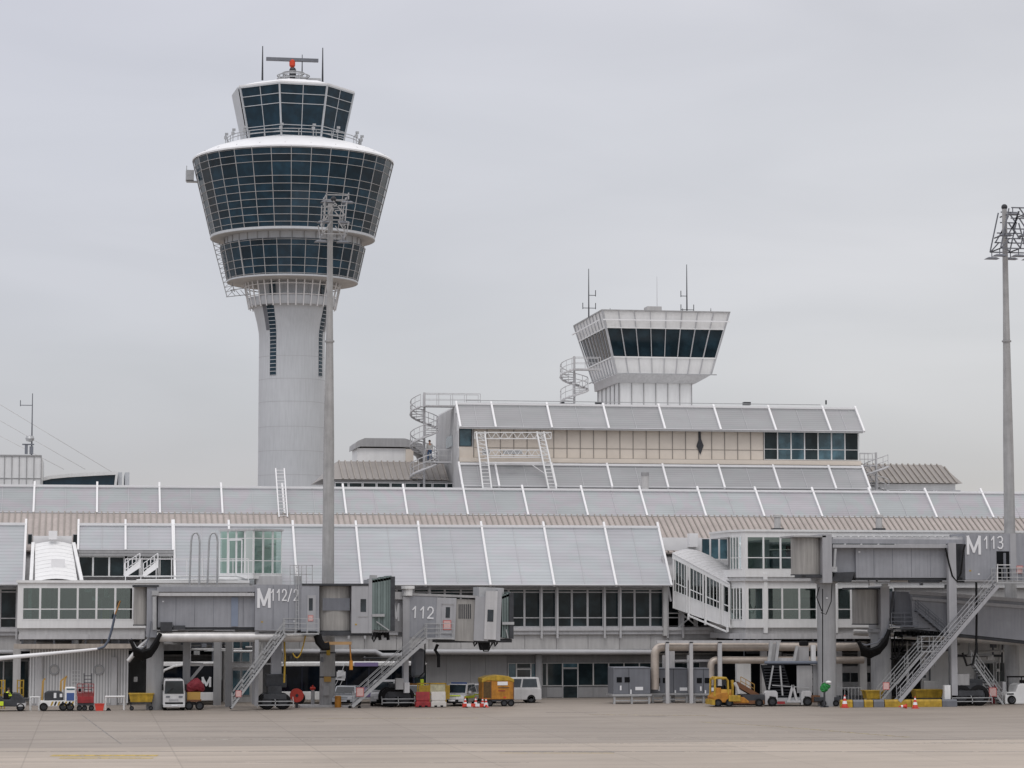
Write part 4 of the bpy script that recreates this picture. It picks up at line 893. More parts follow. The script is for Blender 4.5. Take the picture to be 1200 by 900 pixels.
# ================================================================ RIGHT PAVILION
YR = 195.5
pr_ = Thing('gate_pavilion', 'white two storey gate building with chamfered corner behind the M113 bridge', 'gate building', gp(950, YR))
XR = lambda px, py=680: pt(px, py, YR).x
cxl, cfr, cre = pt(855, 680, 197.6), pt(873.5, 680, YR), 92.0
poly = [(cxl.x, 204), (cxl.x, 197.6), (cfr.x, YR), (cre, YR), (cre, 204)]
def inset(d): return [(cxl.x+d, 204), (cxl.x+d, 197.6+d*.4), (cfr.x+d*.4, YR+d), (cre, YR+d), (cre, 204)]
def band(y0, y1, m, n='wall_band', d=0): pr_.part(n, MB().prism(inset(d), 'z', Z(y1, YR, 900), Z(y0, YR, 900)), m)
zz_ = lambda y: Z(y, YR, 900)
band(620.5, 623, white, 'roof_edge', -.1); band(623.02, 628.5, white, d=0); band(667.5, 676, white, d=0); band(676.02, 679, panel2, d=.1); band(679.02, 681, panel, 'ledge', d=-.2)
band(681.02, 688.5, white); band(726.5, 735.5, white); band(735.52, 742.5, panel2, d=.25); band(742.52, 748.8, panel, 'floor_slab', -.05)
pr_.part('back_wall', MB().box(cxl.x+1, cre, 202, 202.1, zz_(726), zz_(628.5)), panel2)
def rwin(a, b, c, d, tr): return window(pr_, XR(a), XR(b), YR+.11, zz_(d), zz_(c), [zz_(tr)], white, cg, fw=.07)
for a, b in ((875.5, 895), (895, 915), (915, 934), (934, 953), (953, 972), (972, 991), (991, 1010), (1010, 1030), (1030, 1050)): rwin(a, b, 628.5, 667.5, 653.5)
for a, b in ((876, 894.5), (899, 916.5), (916.5, 936.5), (936.5, 957), (957, 977), (981, 997), (997, 1013), (1013, 1030), (1030, 1047)): rwin(a, b, 688.5, 726.5, 714)
for a, b in ((894.5, 899), (977, 981)): pr_.part('column', MB().box(XR(a), XR(b), YR-.12, YR+.2, zz_(742), zz_(672)), white)
def side_windows(T, P, Q, z0, z1, ztr_, n):
    for k in range(n):
        a, b = P.lerp(Q, k/n), P.lerp(Q, (k+1)/n); f = MB()
        ac, bc = a.lerp(b, .09), b.lerp(a, .09)
        for q in (ac, bc): f.beam(Vector((q.x, q.y, z0)), Vector((q.x, q.y, z1)), .06)
        for z in (z0+.04, ztr_, z1-.04): f.beam(Vector((ac.x, ac.y, z)), Vector((bc.x, bc.y, z)), .05)
        o = T.part('corner_window', f, white); T.part('pane', MB().add([(a.x, a.y, z0), (b.x, b.y, z0), (b.x, b.y, z1), (a.x, a.y, z1)], [(0, 1, 2, 3)]), cg, o)
A, B = Vector((cxl.x, 197.6, 0)), Vector((cfr.x, YR, 0))
side_windows(pr_, A.lerp(B, .05), A.lerp(B, .78), zz_(667.5), zz_(628.5), zz_(653.5), 4); side_windows(pr_, A.lerp(B, .05), A.lerp(B, .82), zz_(726.5), zz_(688.5), zz_(714), 4)
for (z0, z1) in ((zz_(667.5), zz_(628.5)), (zz_(726.5), zz_(688.5))):
    q = A.lerp(B, .8); pr_.part('corner_post', MB().add([(q.x, q.y, z0), (cfr.x, YR, z0), (XR(876), YR, z0), (XR(876), YR+.2, z0), (q.x+.1, q.y+.2, z0), (q.x, q.y, z1), (cfr.x, YR, z1), (XR(876), YR, z1), (XR(876), YR+.2, z1), (q.x+.1, q.y+.2, z1)], [(4, 3, 2, 1, 0), (5, 6, 7, 8, 9), (0, 1, 6, 5), (1, 2, 7, 6), (2, 3, 8, 7), (3, 4, 9, 8), (4, 0, 5, 9)]), white)
pr_.part('interior_floor', MB().prism(inset(.2), 'z', zz_(676)-.3, zz_(676)-.1), acgrey)
pr_.part('link_roof', MB().box(XR(1050), cre, YR+.2, 204, zz_(668), zz_(628.6)), panel)
pr_.part('link_wall', MB().box(XR(1047), cre, YR+.3, 204, zz_(726), zz_(688.6)), panel2)
for i, (a, b, c, d, m_) in enumerate(((922, 929, 640, 652, red), (876, 884, 655, 667, panel2), (878, 893, 714, 726, signw), (884, 886, 690, 726, dsteel), (905, 915, 690, 703, bgm), (940, 956, 700, 712, acgrey), (917, 928, 640, 646, signw), (900, 914, 655, 664, bgm))):
    pr_.part('interior_fitting', MB().pb(a, c, b, d, YR+1+i*.3, .2), m_)
hb2 = MB()
for px in (860, 868, 877, 886, 905, 914, 952, 990, 1000): hb2.pb(px, 749, px+2, 753, YR+.4, .2)
hb2.pb(856, 751.5, 1000, 753, YR+.45, .1); pr_.part('hangers', hb2, acgrey)
# supports under
for (a, b, c, m_) in ((864, 880, 775, white), (893, 899, 750, panel2), (975, 987, 750, panel), (1008, 1016, 750, panel2)): pr_.part('support_wall', MB().pb(a, c, b, 826, YR+1.2, .6), m_)
pr_.part('under_wall', MB().box(XR(1095), cre, YR+3.5, YR+3.6, 0, zz_(749)), white)
pr_.part('under_wall', MB().box(pt(845, 780, 203).x, pt(985, 780, 203).x, 203.5, 203.6, 0, zz_(749)), dark)  # near-black colour stands in for deep shade under the pavilion
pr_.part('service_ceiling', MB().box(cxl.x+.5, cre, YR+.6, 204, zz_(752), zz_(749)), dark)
for a, b in ((1154, 1176), (1178, 1199)): window(pr_, XR(a)+.3, XR(b)+.3, YR+3.45, Z(800, YR+3.4, 1160), Z(776, YR+3.4, 1160), None, steel, fg, fw=.08)
pr_.part('notice', MB().tube([pt(1190, 763, YR+3.4), pt(1190, 763, YR+3.35)], .28, 16), orange)
# right sloping walkway
wk = Thing('sloping_walkway', 'white enclosed walkway with slanting windows descending right to the two storey gate building', 'walkway', pt(820, 700, 200))
A0, B0 = pt(788.5, 648, 204), pt(855, 684, 197.3); A1, B1 = pt(788.5, 711, 204), pt(855, 734, 197.3)
dr = (B0-A0); dr.z = 0; nrm = Vector((dr.y, -dr.x, 0)).normalized()
if nrm.x < 0: nrm = -nrm
W_ = 3.2
def wkp(t, h): # along, height 0 bottom..1 top
    return A1.lerp(B1, t).lerp(A0.lerp(B0, t), h)
def quad(t0, t1, h0, h1, off=0, m=None, n='panel', thick=.08, parent=None):
    o_ = nrm*off; q = [wkp(t0, h0)+o_, wkp(t1, h0)+o_, wkp(t1, h1)+o_, wkp(t0, h1)+o_]
    return wk.part(n, MB().add(q+[v+nrm*thick for v in q], [(3, 2, 1, 0), (4, 5, 6, 7), (0, 1, 5, 4), (1, 2, 6, 5), (2, 3, 7, 6), (3, 0, 4, 7)]), m, parent)
quad(0, 1, .0, .30, 0, white, 'lower_panel'); quad(0, 1, .90, 1.0, -.06, white, 'eaves_beam', .12)
wk.part('floor', MB().add([wkp(0, .02), wkp(1, .02), wkp(1, .02)+nrm*W_, wkp(0, .02)+nrm*W_]+[v-Vector((0, 0, .2)) for v in (wkp(0, .02), wkp(1, .02), wkp(1, .02)+nrm*W_, wkp(0, .02)+nrm*W_)], [(0, 1, 2, 3), (7, 6, 5, 4), (0, 4, 5, 1), (1, 5, 6, 2), (2, 6, 7, 3), (3, 7, 4, 0)]), white)
wk.part('far_wall', MB().add([wkp(0, 0)+nrm*W_, wkp(1, 0)+nrm*W_, wkp(1, 1)+nrm*W_, wkp(0, 1)+nrm*W_], [(0, 1, 2, 3)]), shade_panel)
tposts = (0.02, .26, .31, .55, .60, .84, .88, 1.0)
for t in tposts: wk.part('post', MB().beam(wkp(t, -.02)-nrm*.05, wkp(t, .95)-nrm*.05, .12), white)
for t in (.3, .6, .98): wk.part('bracket', MB().beam(wkp(t, -.02)-nrm*.1, wkp(t, -.14)-nrm*.1, .16), white)
wk.part('lower_brace', MB().beam(wkp(.3, -.06)-nrm*.1, wkp(.98, -.14)-nrm*.1, .12), white)
for (t0, t1) in ((.05, .26), (.31, .55), (.60, .84), (.9, 1.0)):
    f = MB(); n_ = 4 if t1-t0 > .15 else 1
    for k in range(n_+1): t = t0+(t1-t0)*k/n_; f.beam(wkp(t, .30), wkp(t, .9), .05)
    for h in (.30, .46, .9): f.beam(wkp(t0, h), wkp(t1, h), .06)
    o = wk.part('window', f, white); quad(t0, t1, .30, .9, .03, cg, 'pane', .01, o)
rf = MB(); n_ = 14
for k in range(n_+1):
    t = k/n_
    for j in range(9): u = j/8; q = wkp(t, 1.0)-nrm*.12+nrm*((W_+.24)*u); q.z += .34*math.sin(math.pi*u); rf.v.append(q)
for k in range(n_):
    for j in range(8): rf.f.append((k*9+j, k*9+j+1, (k+1)*9+j+1, (k+1)*9+j))
ro = wk.part('roof', rf, panel, smooth=True)
rs_ = MB()
for k in range(1, n_, 1): rs_.tube([wkp(k/n_, 1.0)-nrm*.12+nrm*((W_+.24)*j/8)+Vector((0, 0, .34*math.sin(math.pi*j/8)+.01)) for j in range(9)], .02, 4)
wk.part('roof_seams', rs_, white, ro)
wk.part('roof_box', MB().pb(808, 625, 818, 641, 205.8, .8), bright)
wk.part('end_brace', MB().beam(wkp(0, .1)-nrm*.2, wkp(0, .95)-nrm*.2-dr.normalized()*1.2, .12).beam(wkp(0, .1)-nrm*.2-dr.normalized()*1.1, wkp(0, .95)-nrm*.2-dr.normalized()*1.2, .1), panel)
wk.part('cross_brace', MB().beam(pt(795, 735, 203.8), pt(818, 716, 203.8), .1).beam(pt(795, 716, 203.8), pt(818, 735, 203.8), .1), steel)

# ================================================================ BOARDING BRIDGES
def ribs(T, parent, px0, px1, py0, py1, Y, m, n, w_=.05):
    mb = MB(); a, b = pt(px0, (py0+py1)/2, Y).x, pt(px1, (py0+py1)/2, Y).x; z0, z1 = Z(py1, Y, (px0+px1)/2), Z(py0, Y, (px0+px1)/2)
    for k in range(n): x = a+(b-a)*(k+.5)/n; mb.box(x-w_/2, x+w_/2, Y-.012, Y, z0+.05, z1-.05)
    return T.part('sheet_ribs', mb, m, parent)
def shutter(T, px0, px1, py0, py1, Y, m=rotm, name='curved_shutter', depth=1.0):   # half round slatted drum
    a, b = pt(px0, (py0+py1)/2, Y).x, pt(px1, (py0+py1)/2, Y).x; c_ = (a+b)/2; r = (b-a)/2; z0, z1 = Z(py1, Y, (px0+px1)/2), Z(py0, Y, (px0+px1)/2)
    mb = MB(); n = 30
    for z in (z0, z1):
        for k in range(n+1):
            t = math.pi*k/n; rr = 1-.012*(k % 2); mb.v.append(Vector((c_-r*math.cos(t)*rr, Y+1.0-depth*math.sin(t)*rr, z)))
    for k in range(n): mb.f.append((k, k+1, n+2+k, n+1+k))
    o = T.part(name, mb, m); T.part('shutter_rim', MB().prism([(c_-(r+.04)*math.cos(math.pi*k/n), Y+1-(depth+.05)*math.sin(math.pi*k/n)) for k in range(n+1)], 'z', z1, z1+.08).prism([(c_-(r+.04)*math.cos(math.pi*k/n), Y+1-(depth+.05)*math.sin(math.pi*k/n)) for k in range(n+1)], 'z', z0-.08, z0), dsteel, o)
    return o
def boxpart(T, name, px0, py0, px1, py1, Y, dY, m, parent=None, bevel=0): return T.part(name, MB().pb(px0, py0, px1, py1, Y, dY), m, parent, bevel=bevel)
def wsign(T, px, py, Y, s=1.0, tilt=0):
    o = boxpart(T, 'warning_sign', px-3*s, py-3.5*s, px+3*s, py+3.5*s, Y, .03, signr)
    boxpart(T, 'sign_face', px-2.5*s, py-3*s, px+2.5*s, py+3*s, Y-.01, .012, mat('sign_pink', (.62, .42, .40), .5, var=.25, vs=20), o); return o
def stairs(T, b, t, Y, wd=1.0, n=None, m=steel, rail=True, sides=(0, 1), rh=1.0, sw_=.15):
    P, Q = pt(*b, Y), pt(*t, Y); n = n or max(5, int(abs(Q.z-P.z)/.21)); d = (Q-P).normalized(); nn_ = Vector((-d.z, 0, d.x)) if d.x > 0 else Vector((d.z, 0, -d.x))
    for s in sides:
        o_ = Vector((0, wd*s, 0)); T.part('stringer', MB().beam(P+o_, Q+o_, .06, sw_, up=(0, 0, 1)), m)
        if rail:
            r = MB(); u_ = Vector((0, 0, 1))
            for h in (rh, rh*.66, rh*.33): r.beam(P+o_+u_*h+d*.25, Q+o_+u_*h, .042)
            k_ = max(3, int((Q-P).length/1.3))
            for k in range(k_+1): q = P.lerp(Q, (k+.1)/(k_+.2))+o_; r.beam(q, q+u_*rh, .042)
            T.part('handrail', r, m)
    tm = MB()
    for k in range(n): q = P.lerp(Q, (k+.5)/n); tm.box(q.x-.14, q.x+.14, Y+.03, Y+wd-.03, q.z-.02, q.z+.03)
    T.part('treads', tm, dsteel)
    return P, Q
def landing(T, px0, px1, py, Y, dY=1.1, m=steel, h=1.05, sides=(0, 1), ends=()):
    a, b = pt(px0, py, Y), pt(px1, py, Y); o = T.part('landing', MB().box(a.x, b.x, Y, Y+dY, a.z-.1, a.z), m); r = MB()
    for s in sides:
        yy = Y+.03+(dY-.06)*s
        for q in (h, h*.66, h*.33): r.beam((a.x, yy, a.z+q), (b.x, yy, a.z+q), .042)
        k_ = max(1, int((b.x-a.x)/.8))
        for k in range(k_+1): x = a.x+(b.x-a.x)*k/k_; r.beam((x, yy, a.z), (x, yy, a.z+h), .045)
    for e in ends:
        x = a.x if e == 0 else b.x
        for q in (h, h*.5): r.beam((x, Y, a.z+q), (x, Y+dY, a.z+q), .042)
    T.part('landing_railing', r, m, o)
def wheel(T, c, r, wd, name='wheel', rimm=None, ax='y', parent=None, rim=True):
    d = Vector((0, 1, 0)) if ax == 'y' else Vector((1, 0, 0)); c = Vector(c)
    if rim:
        o = T.part(name, MB().lathe(c, [(r, 0)], 3), black, parent) if False else None
    n = 20; tm = MB(); u = Vector((0, 0, 1)); s_ = d.cross(u)
    prof = [(r*.62, -wd/2), (r*.9, -wd/2), (r, -wd*.36), (r, wd*.36), (r*.9, wd/2), (r*.62, wd/2)]
    for (rr, q) in prof:
        for k in range(n): a = 2*math.pi*k/n; tm.v.append(c+d*q+u*(rr*math.cos(a))+s_*(rr*math.sin(a)))
    for i in range(5):
        for k in range(n): tm.f.append((i*n+k, i*n+(k+1) % n, (i+1)*n+(k+1) % n, (i+1)*n+k))
    w_ = T.part(name, tm, black, parent, smooth=True)
    if parent is None or True:
        T.part('rim', MB().tube([c-d*wd*.3, c+d*wd*.3], r*.6, 16).tube([c-d*wd*.45, c+d*wd*.45], r*.18, 10), rimm or dsteel, w_ if parent is None else parent)
    return w_
def bogie(T, px, Y, sp=16, r=.55, m=dsteel, dy=1.6):
    r *= 1.18; c = gp(px, Y); s = 1/ppm(Y, px)
    T.part('bogie_beam', MB().box(c.x-sp*s*.6, c.x+sp*s*.6, Y-.2, Y+dy+.2, .75, 1.15).box(c.x-.5, c.x+.5, Y, Y+dy, 1.1, 1.7), m)
    for sx in (-.42, .42):
        for yy in (0, dy): wheel(T, (c.x+sp*s*sx, Y+yy, r), r, .38)
    g_ = MB(); x0_, x1_ = c.x-sp*s*.95, c.x+sp*s*.95
    for z in (.35, .62): g_.beam((x0_, Y-.5, z), (x1_, Y-.5, z), .06)
    for x in (x0_, c.x, x1_): g_.beam((x, Y-.5, .2), (x, Y-.5, .66), .06); g_.beam((x, Y-.5, .5), (x, Y, .9), .05)
    T.part('wheel_guard', g_, steel)
def cable(T, pts, r=.05, m=black, name='cable'): return T.part(name, MB().tube([pt(*p) for p in pts], r, 6), m, smooth=True)
def sag(p, q, drop, Y, n=10, jit=0):
    return [(p[0]+(q[0]-p[0])*k/n, p[1]+(q[1]-p[1])*k/n+drop*4*(k/n)*(1-k/n), Y+jit*math.sin(k)) for k in range(n+1)]

# ---- M112/2
YB = 186.5
b1 = Thing('boarding_bridge', 'grey passenger boarding bridge lettered M112/2 ending in a green grey bellows', 'boarding bridge', gp(300, YB))
shutter(b1, 157, 176, 688, 732, YB+.6)
boxpart(b1, 'rotunda_frame', 172, 686.5, 184, 747, YB+.3, 3.2, bridge); boxpart(b1, 'rotunda_roof', 156, 685.5, 186, 688, YB+.2, 3.8, dsteel)
boxpart(b1, 'rotunda_rail', 178, 692, 186, 697.5, YB, .2, steel); b1.part('slide_column', MB().tube([pt(181, 699, YB+.1), pt(181, 738, YB+.1)], .16, 8), steel)
tA = boxpart(b1, 'inner_tunnel', 185, 697, 300, 735, YB+.5, 2.6, bridge); ribs(b1, tA, 186, 299, 699, 734, YB+.5, bridge, 40, .06)
boxpart(b1, 'top_beam', 184, 688, 300, 693.5, YB+.15, .3, bridge); boxpart(b1, 'top_rail', 178, 694.8, 298, 698.4, YB+.1, .25, panel); boxpart(b1, 'tunnel_roof', 184, 685.8, 300, 688, YB+.4, 2.8, shade_panel)
boxpart(b1, 'patch_panel', 271, 700, 279, 734, YB+.44, .05, mat('blue_grey_panel', (.21, .25, .33), .5))
boxpart(b1, 'bottom_rail', 185, 735.2, 300, 738, YB+.6, 2.4, dsteel)
tB = boxpart(b1, 'outer_tunnel', 299, 685, 353, 738.5, YB, 3.4, bridge); ribs(b1, tB, 300, 352, 687, 737, YB, bridge, 18, .06)
tC = boxpart(b1, 'door_section', 353, 684.5, 374, 740, YB-.05, 3.5, bridge)
dr_ = boxpart(b1, 'service_door', 360, 697.5, 370, 739, YB-.1, .05, bridge_lt); boxpart(b1, 'door_window', 362, 701, 366.5, 715.5, YB-.115, .02, vg, dr_); wsign(b1, 364, 724.5, YB-.13)
sh1 = shutter(b1, 374, 412, 687, 739, YB-.1, depth=.55); b1.part('shutter_window', MB().pb(378, 701, 410, 715.5, YB+.32, .1), acgrey, sh1)
boxpart(b1, 'cab_roof', 354, 683.8, 432, 686.2, YB-.1, 3.6, dsteel)
cb = boxpart(b1, 'cab', 412, 686.5, 433, 742, YB-.05, 3.5, bridge_lt); boxpart(b1, 'cab_window', 422.5, 702, 429, 717, YB-.07, .03, vg, cb); boxpart(b1, 'cab_seam', 420, 722, 431, 723, YB-.08, .04, shade_panel, cb)
boxpart(b1, 'cab_underframe', 352, 740, 436, 745, YB+.2, 3, dsteel)
def bellows(T, x0, x1, yt, ybm, Y, D=3.4, tilt=0, mcol=None):
    mcol = mcol or mat('bellows_grey_green', (.17, .215, .21), .75, var=.2)
    xa_, xb_ = pt(x0, (yt+ybm)/2, Y).x, pt(x1, (yt+ybm)/2, Y).x; z0, z1 = Z(ybm, Y, x0), Z(yt, Y, x0); n = 7; mb = MB()
    # U-shaped folds opening towards +x
    for k in range(n):
        a = xa_+(xb_-xa_)*k/n; b = a+(xb_-xa_)/n*.86; g = .10*(k % 2)
        dz = .25*k/n
        for (y0, y1, za, zb) in ((Y-.1+g, Y+.12+g, z0-dz*.3, z1-.12+dz), (Y+D-.1-g, Y+D+.1-g, z0-dz*.3, z1-.12+dz), (Y-.1+g, Y+D-g, z1-.3+dz, z1+dz-g)):
            mb.box(a, b, y0, y1, za, zb)
    mb.box(xa_, xb_, Y+.02, Y+.1, z0+.1, z1); mb.box(xa_, xb_, Y+D-.08, Y+D, z0+.1, z1); mb.box(xa_, xb_, Y+.1, Y+D-.1, z1-.25, z1-.12)
    o = T.part('bellows', mb, mcol); T.part('docking_pad', MB().box(xb_, xb_+.12, Y-.15, Y+D+.15, z0-.1, z1-.05).box(xb_-.1, xb_+.22, Y-.2, Y+.05, z0-.1, z1+.15), black if False else dsteel, o)
    T.part('bellows_arm', MB().beam((xa_+.3, Y-.2, z0+.6), (xb_-.2, Y-.25, z0-.05), .07).box(xa_, xa_+.9, Y-.25, Y-.12, z0+.95, z0+1.15), steel, o)
boxpart(b1, 'cab_front_frame', 432, 679, 436, 742, YB-.1, 3.6, bridge_lt); boxpart(b1, 'cab_floodlight_box', 434, 674, 442, 683, YB+.2, .6, steel)
bellows(b1, 436, 459, 678, 738, YB)
b1.part('rotunda_column', MB().lathe(gp(181, YB+2), [(.62, 0), (.62, 5.6)], 24), colm, smooth=True)
for px in (301, ): b1.part('lift_column', MB().box(pt(298.5, 780, YB+.2).x, pt(303, 780, YB+.2).x, YB+.2, YB+.6, .3, Z(738, YB, 300)).box(pt(298.5, 780, YB+.2).x, pt(303, 780, YB+.2).x, YB+2.8, YB+3.2, .3, Z(738, YB, 300)), bridge_lt)
b1.part('cross_bracing', truss(pt(302, 778, YB+1.5), pt(332, 778, YB+1.5), 1.9, 3, .05), steel)
bogie(b1, 322, YB+.6, 22, .5)
b1.part('drive_unit', MB().pb(312, 790, 336, 806, YB+1.2, 1.4), dsteel, bevel=.08); b1.part('drive_post', MB().pb(318, 742, 330, 800, YB+1.4, .8), bridge)
stairs(b1, (271, 830), (335, 743), YB-.9, .9); landing(b1, 333, 374, 742, YB-1.0, 1.0)
b1.part('wheel', MB().tube([pt(271, 829, YB-.7), pt(271, 829, YB-.55)], .13, 10), black); wsign(b1, 279.5, 813, YB-1.0, 1.1)
cable(b1, sag((358, 745), (343, 765), 14, YB-.1), .05, yellow); cable(b1, [(372, 744, YB), (374, 752, YB), (379, 758, YB), (386, 757, YB)], .3, black, 'hose')
cable(b1, [(333, 745, YB+.5), (334, 770, YB+.5), (333, 800, YB+.5)], .07, yellow)
boxpart(b1, 'hoist_beam', 377, 752, 412, 755.5, YB+.4, .3, mat('faded_orange', (.42, .26, .12), .6, var=.3)); cable(b1, [(410, 755, YB+.5), (411, 770, YB+.5), (412, 783, YB+.5)], .05, orange); boxpart(b1, 'hoist_hook', 409.5, 774, 413.5, 785, YB+.4, .2, orange)
boxpart(b1, 'roof_ladder_cage', 346, 675, 353, 685, YB+.5, .7, steel)
r = MB()
for px in (340, 344.5, 353.5, 359, 366): r.beam(pt(px, 685, YB+.2), pt(px, 662, YB+.2), .05); r.beam(pt(px, 684, YB+1.4), pt(px, 662, YB+1.4), .04)
for py in (662.5, 673):
    r.beam(pt(340, py, YB+.2), pt(366.5, py, YB+.2), .05)
    for px in (340, 366): r.beam(pt(px, py, YB+.2), pt(px, py, YB+1.4), .05)
    r.beam(pt(340, py, YB+1.4), pt(366.5, py, YB+1.4), .05)
b1.part('roof_cage', r, steel)
r = MB()
for px in (347, 350): r.beam(pt(px, 738, YB-.15), pt(px, 662, YB-.15), .05)
for k in range(16): r.beam(pt(347, 665+4.6*k, YB-.15), pt(350, 665+4.6*k, YB-.15), .035)
b1.part('roof_ladder', r, steel)
r = MB()
for i in range(6): px = 438+i*3.2; r.tube([pt(px, 741, YB+.3+.2*i), pt(px+1, 744+3*(i % 3), YB+.3+.2*i)], .12, 6)
b1.part('cab_rollers', r, black)
b1.part('hanging_hook', MB().tube([pt(438, 741, YB), pt(436.5, 748, YB), pt(438, 752, YB), pt(440, 748, YB), pt(439, 742, YB)], .07, 6), black)
# cable bundle near the rotunda
r = MB()
for i in range(7): r.tube([pt(153+i*.9, 750+i*1.4, YB+.1*i), pt(158, 760+i*1.2, YB+.1*i), pt(167, 764+i*1.3, YB+.1*i), pt(176, 761+i*1.2, YB+.1*i), pt(183, 751+i*1.2, YB+.1*i), pt(188, 742+i*.6, YB+.1*i)], .15, 6)
b1.part('cable_bundle', r, black, smooth=True)
cable(b1, [(154, 748, YB), (157, 758, YB), (165, 761, YB), (170, 757, YB), (175, 745, YB), (177, 728, YB)], .05, acgrey); cable(b1, [(156, 752, YB), (160, 759, YB), (168, 758, YB)], .04, steel)
boxpart(b1, 'drive_box', 188, 729, 202, 740, YB+.2, .8, dsteel); boxpart(b1, 'drive_box', 203, 733, 217, 738, YB+.3, .8, dsteel)

# ---- M112
YC = 189.5; T12 = R(-2.2)
b2 = Thing('boarding_bridge', 'shorter grey boarding bridge lettered 112, tilted down to the right beside the red barriers', 'boarding bridge', gp(500, YC))
org = pt(512, 700, YC)
def tb_(name, x0, y0, x1, y1, Y, dY, m, parent=None):
    mb = MB().pb(x0, y0, x1, y1, Y, dY); mb.xf(Matrix.Translation(org) @ Matrix.Rotation(-T12, 4, 'Y') @ Matrix.Translation(-org)); return b2.part(name, mb, m, parent)
tb_('tunnel', 440, 697, 474, 742, YC+.5, 2.6, bridge_lt); tb_('outer_tunnel', 474, 698, 513, 748, YC, 3.3, bridge)
tb_('top_beam', 440, 695.5, 480, 704, YC+.2, .3, panel); tb_('frame_post', 471.5, 693, 480.5, 700, YC-.1, .4, bridge_lt)
tb_('roof_edge', 474, 696.2, 560, 699, YC-.05, 3.4, shade_panel)
ribs_ = MB()
tb_('door_section', 512, 700, 535, 749, YC-.05, 3.4, bridge_lt)
d2 = tb_('service_door', 518.5, 708, 531.5, 743, YC-.1, .05, bridge_lt); tb_('door_frame', 518, 707, 532, 708, YC-.13, .05, shade_panel, d2); tb_('door_window', 523, 711, 528, 723.5, YC-.12, .03, vg, d2)
s2 = wsign(b2, 524, 732.5, YC-.14, 1.6)
tb_('shutter_side', 535, 701, 557, 750, YC+.1, 3, rotm)
lv = MB()
for k in range(7): lv.pb(537.5+2.2*k, 708, 538.6+2.2*k, 725, YC+.07, .04)
b2.part('louvre_slots', lv, dsteel)
tb_('cab', 557, 697, 574, 749, YC-.1, 3.5, bridge_lt); cw = tb_('cab_door', 569, 690, 583, 747, YC-.2, .15, panel); tb_('cab_window', 572, 712, 579, 726, YC-.22, .03, vg, cw)
tb_('cab_hood', 561, 686, 590, 697, YC+.2, 3, steel); tb_('cab_frame', 583, 688, 588, 748, YC-.15, 3.5, bridge_lt)
bellows(b2, 588, 598, 697, 747, YC)
b2.part('underframe', MB().pb(512, 749, 600, 753, YC+.3, 2.6), dsteel)
b2.part('lift_column', MB().pb(472, 699, 480, 768, YC-.15, .4).pb(473, 768, 479, 812, YC, .3), bridge_lt); b2.part('lift_column', MB().pb(472, 699, 479, 812, YC+3.2, .4), bridge)
bogie(b2, 466, YC+.6, 20, .62); b2.part('control_box', MB().pb(464, 795, 473, 808, YC-.2, .6), shade_panel); b2.part('control_box', MB().pb(474, 800, 480, 812, YC-.3, .5), panel)
stairs(b2, (413, 828), (501, 749), YC-1.0, .9, sw_=.24); landing(b2, 500, 532, 747.5, YC-1.1, 1.0)
for px in (410, 421): b2.part('stair_wheel', MB().tube([pt(px, 829, YC-.9), pt(px, 829, YC-.75)], .13, 10), black)
wsign(b2, 422, 811, YC-1.15, 1.5)
for i in range(5): cable(b2, [(555+6*i, 752, YC+.5), (556+6*i, 757+(i % 2)*3, YC+.5), (559+6*i, 753, YC+.5)], .08, black)
b2.part('tow_bracket', MB().pb(563, 751, 574, 762, YC+.4, .4).tube([pt(563, 756, YC), pt(567, 763, YC), pt(572, 763, YC), pt(574, 756, YC)], .06, 6), black)
cable(b2, [(498, 753, YC+1), (498, 770, YC+1), (497, 788, YC+1), (490, 795, YC+1)], .05); cable(b2, [(513, 755, YC+.5), (510, 762, YC+.5), (514, 768, YC+.5), (514, 782, YC+.5)], .12)
b2.part('cable_drum', MB().pb(484, 760, 498, 794, YC+2.0, 1.4), acgrey, bevel=.2)
b2.part('cab_lamp', MB().tube([pt(478, 698, YC), pt(478, 690, YC)], .35, 12).tube([pt(478, 690, YC), pt(478, 686.5, YC)], .5, 12), white)

# ---- M113 upper
YD = 185.0
b3 = Thing('boarding_bridge', 'upper grey boarding bridge lettered M113 on tall round column at the right', 'boarding bridge', gp(1060, YD))
shutter(b3, 931, 966, 630, 673, YD+.2, bridge_lt if False else rotm, depth=.9); boxpart(b3, 'rotunda_roof', 930, 627.5, 968, 629.5, YD, 3.8, shade_panel)
boxpart(b3, 'rotunda_frame', 964, 626, 975, 683, YD, 3.3, bridge_lt); b3.part('rotunda_column', MB().lathe(gp(969.5, YD+1.6), [(.70, 0), (.70, Z(684, YD, 970)), (.85, Z(683, YD, 970)), (.85, Z(680, YD, 970))], 28), colm, smooth=True)
b3.part('rotunda_floor', MB().pb(944, 673.5, 968, 677, YD+.2, 3), dsteel)
i1 = boxpart(b3, 'inner_tunnel_end', 976, 641, 1003, 671, YD+.9, 2.2, bridge); i2 = boxpart(b3, 'inner_tunnel', 1003, 642, 1119, 677, YD+.6, 2.6, bridge); ribs(b3, i2, 1004, 1118, 643, 676, YD+.6, bridge, 24, .04)
boxpart(b3, 'top_beam', 975, 632, 1131, 637.2, YD+.15, .35, bridge); boxpart(b3, 'top_rail', 976, 638.2, 1112, 642, YD+.1, .3, bridge_lt); boxpart(b3, 'tunnel_roof', 976, 629.5, 1131, 632, YD+.4, 2.8, panel)
for px in range(982, 1128, 9): b3.part('roof_fitting', MB().pb(px, 627.5+(px*7 % 3)*.6, px+4+(px % 3), 630, YD+.5, .4), steel)
boxpart(b3, 'bottom_rail', 1003, 677.2, 1131, 680, YD+.7, 2.2, dsteel)
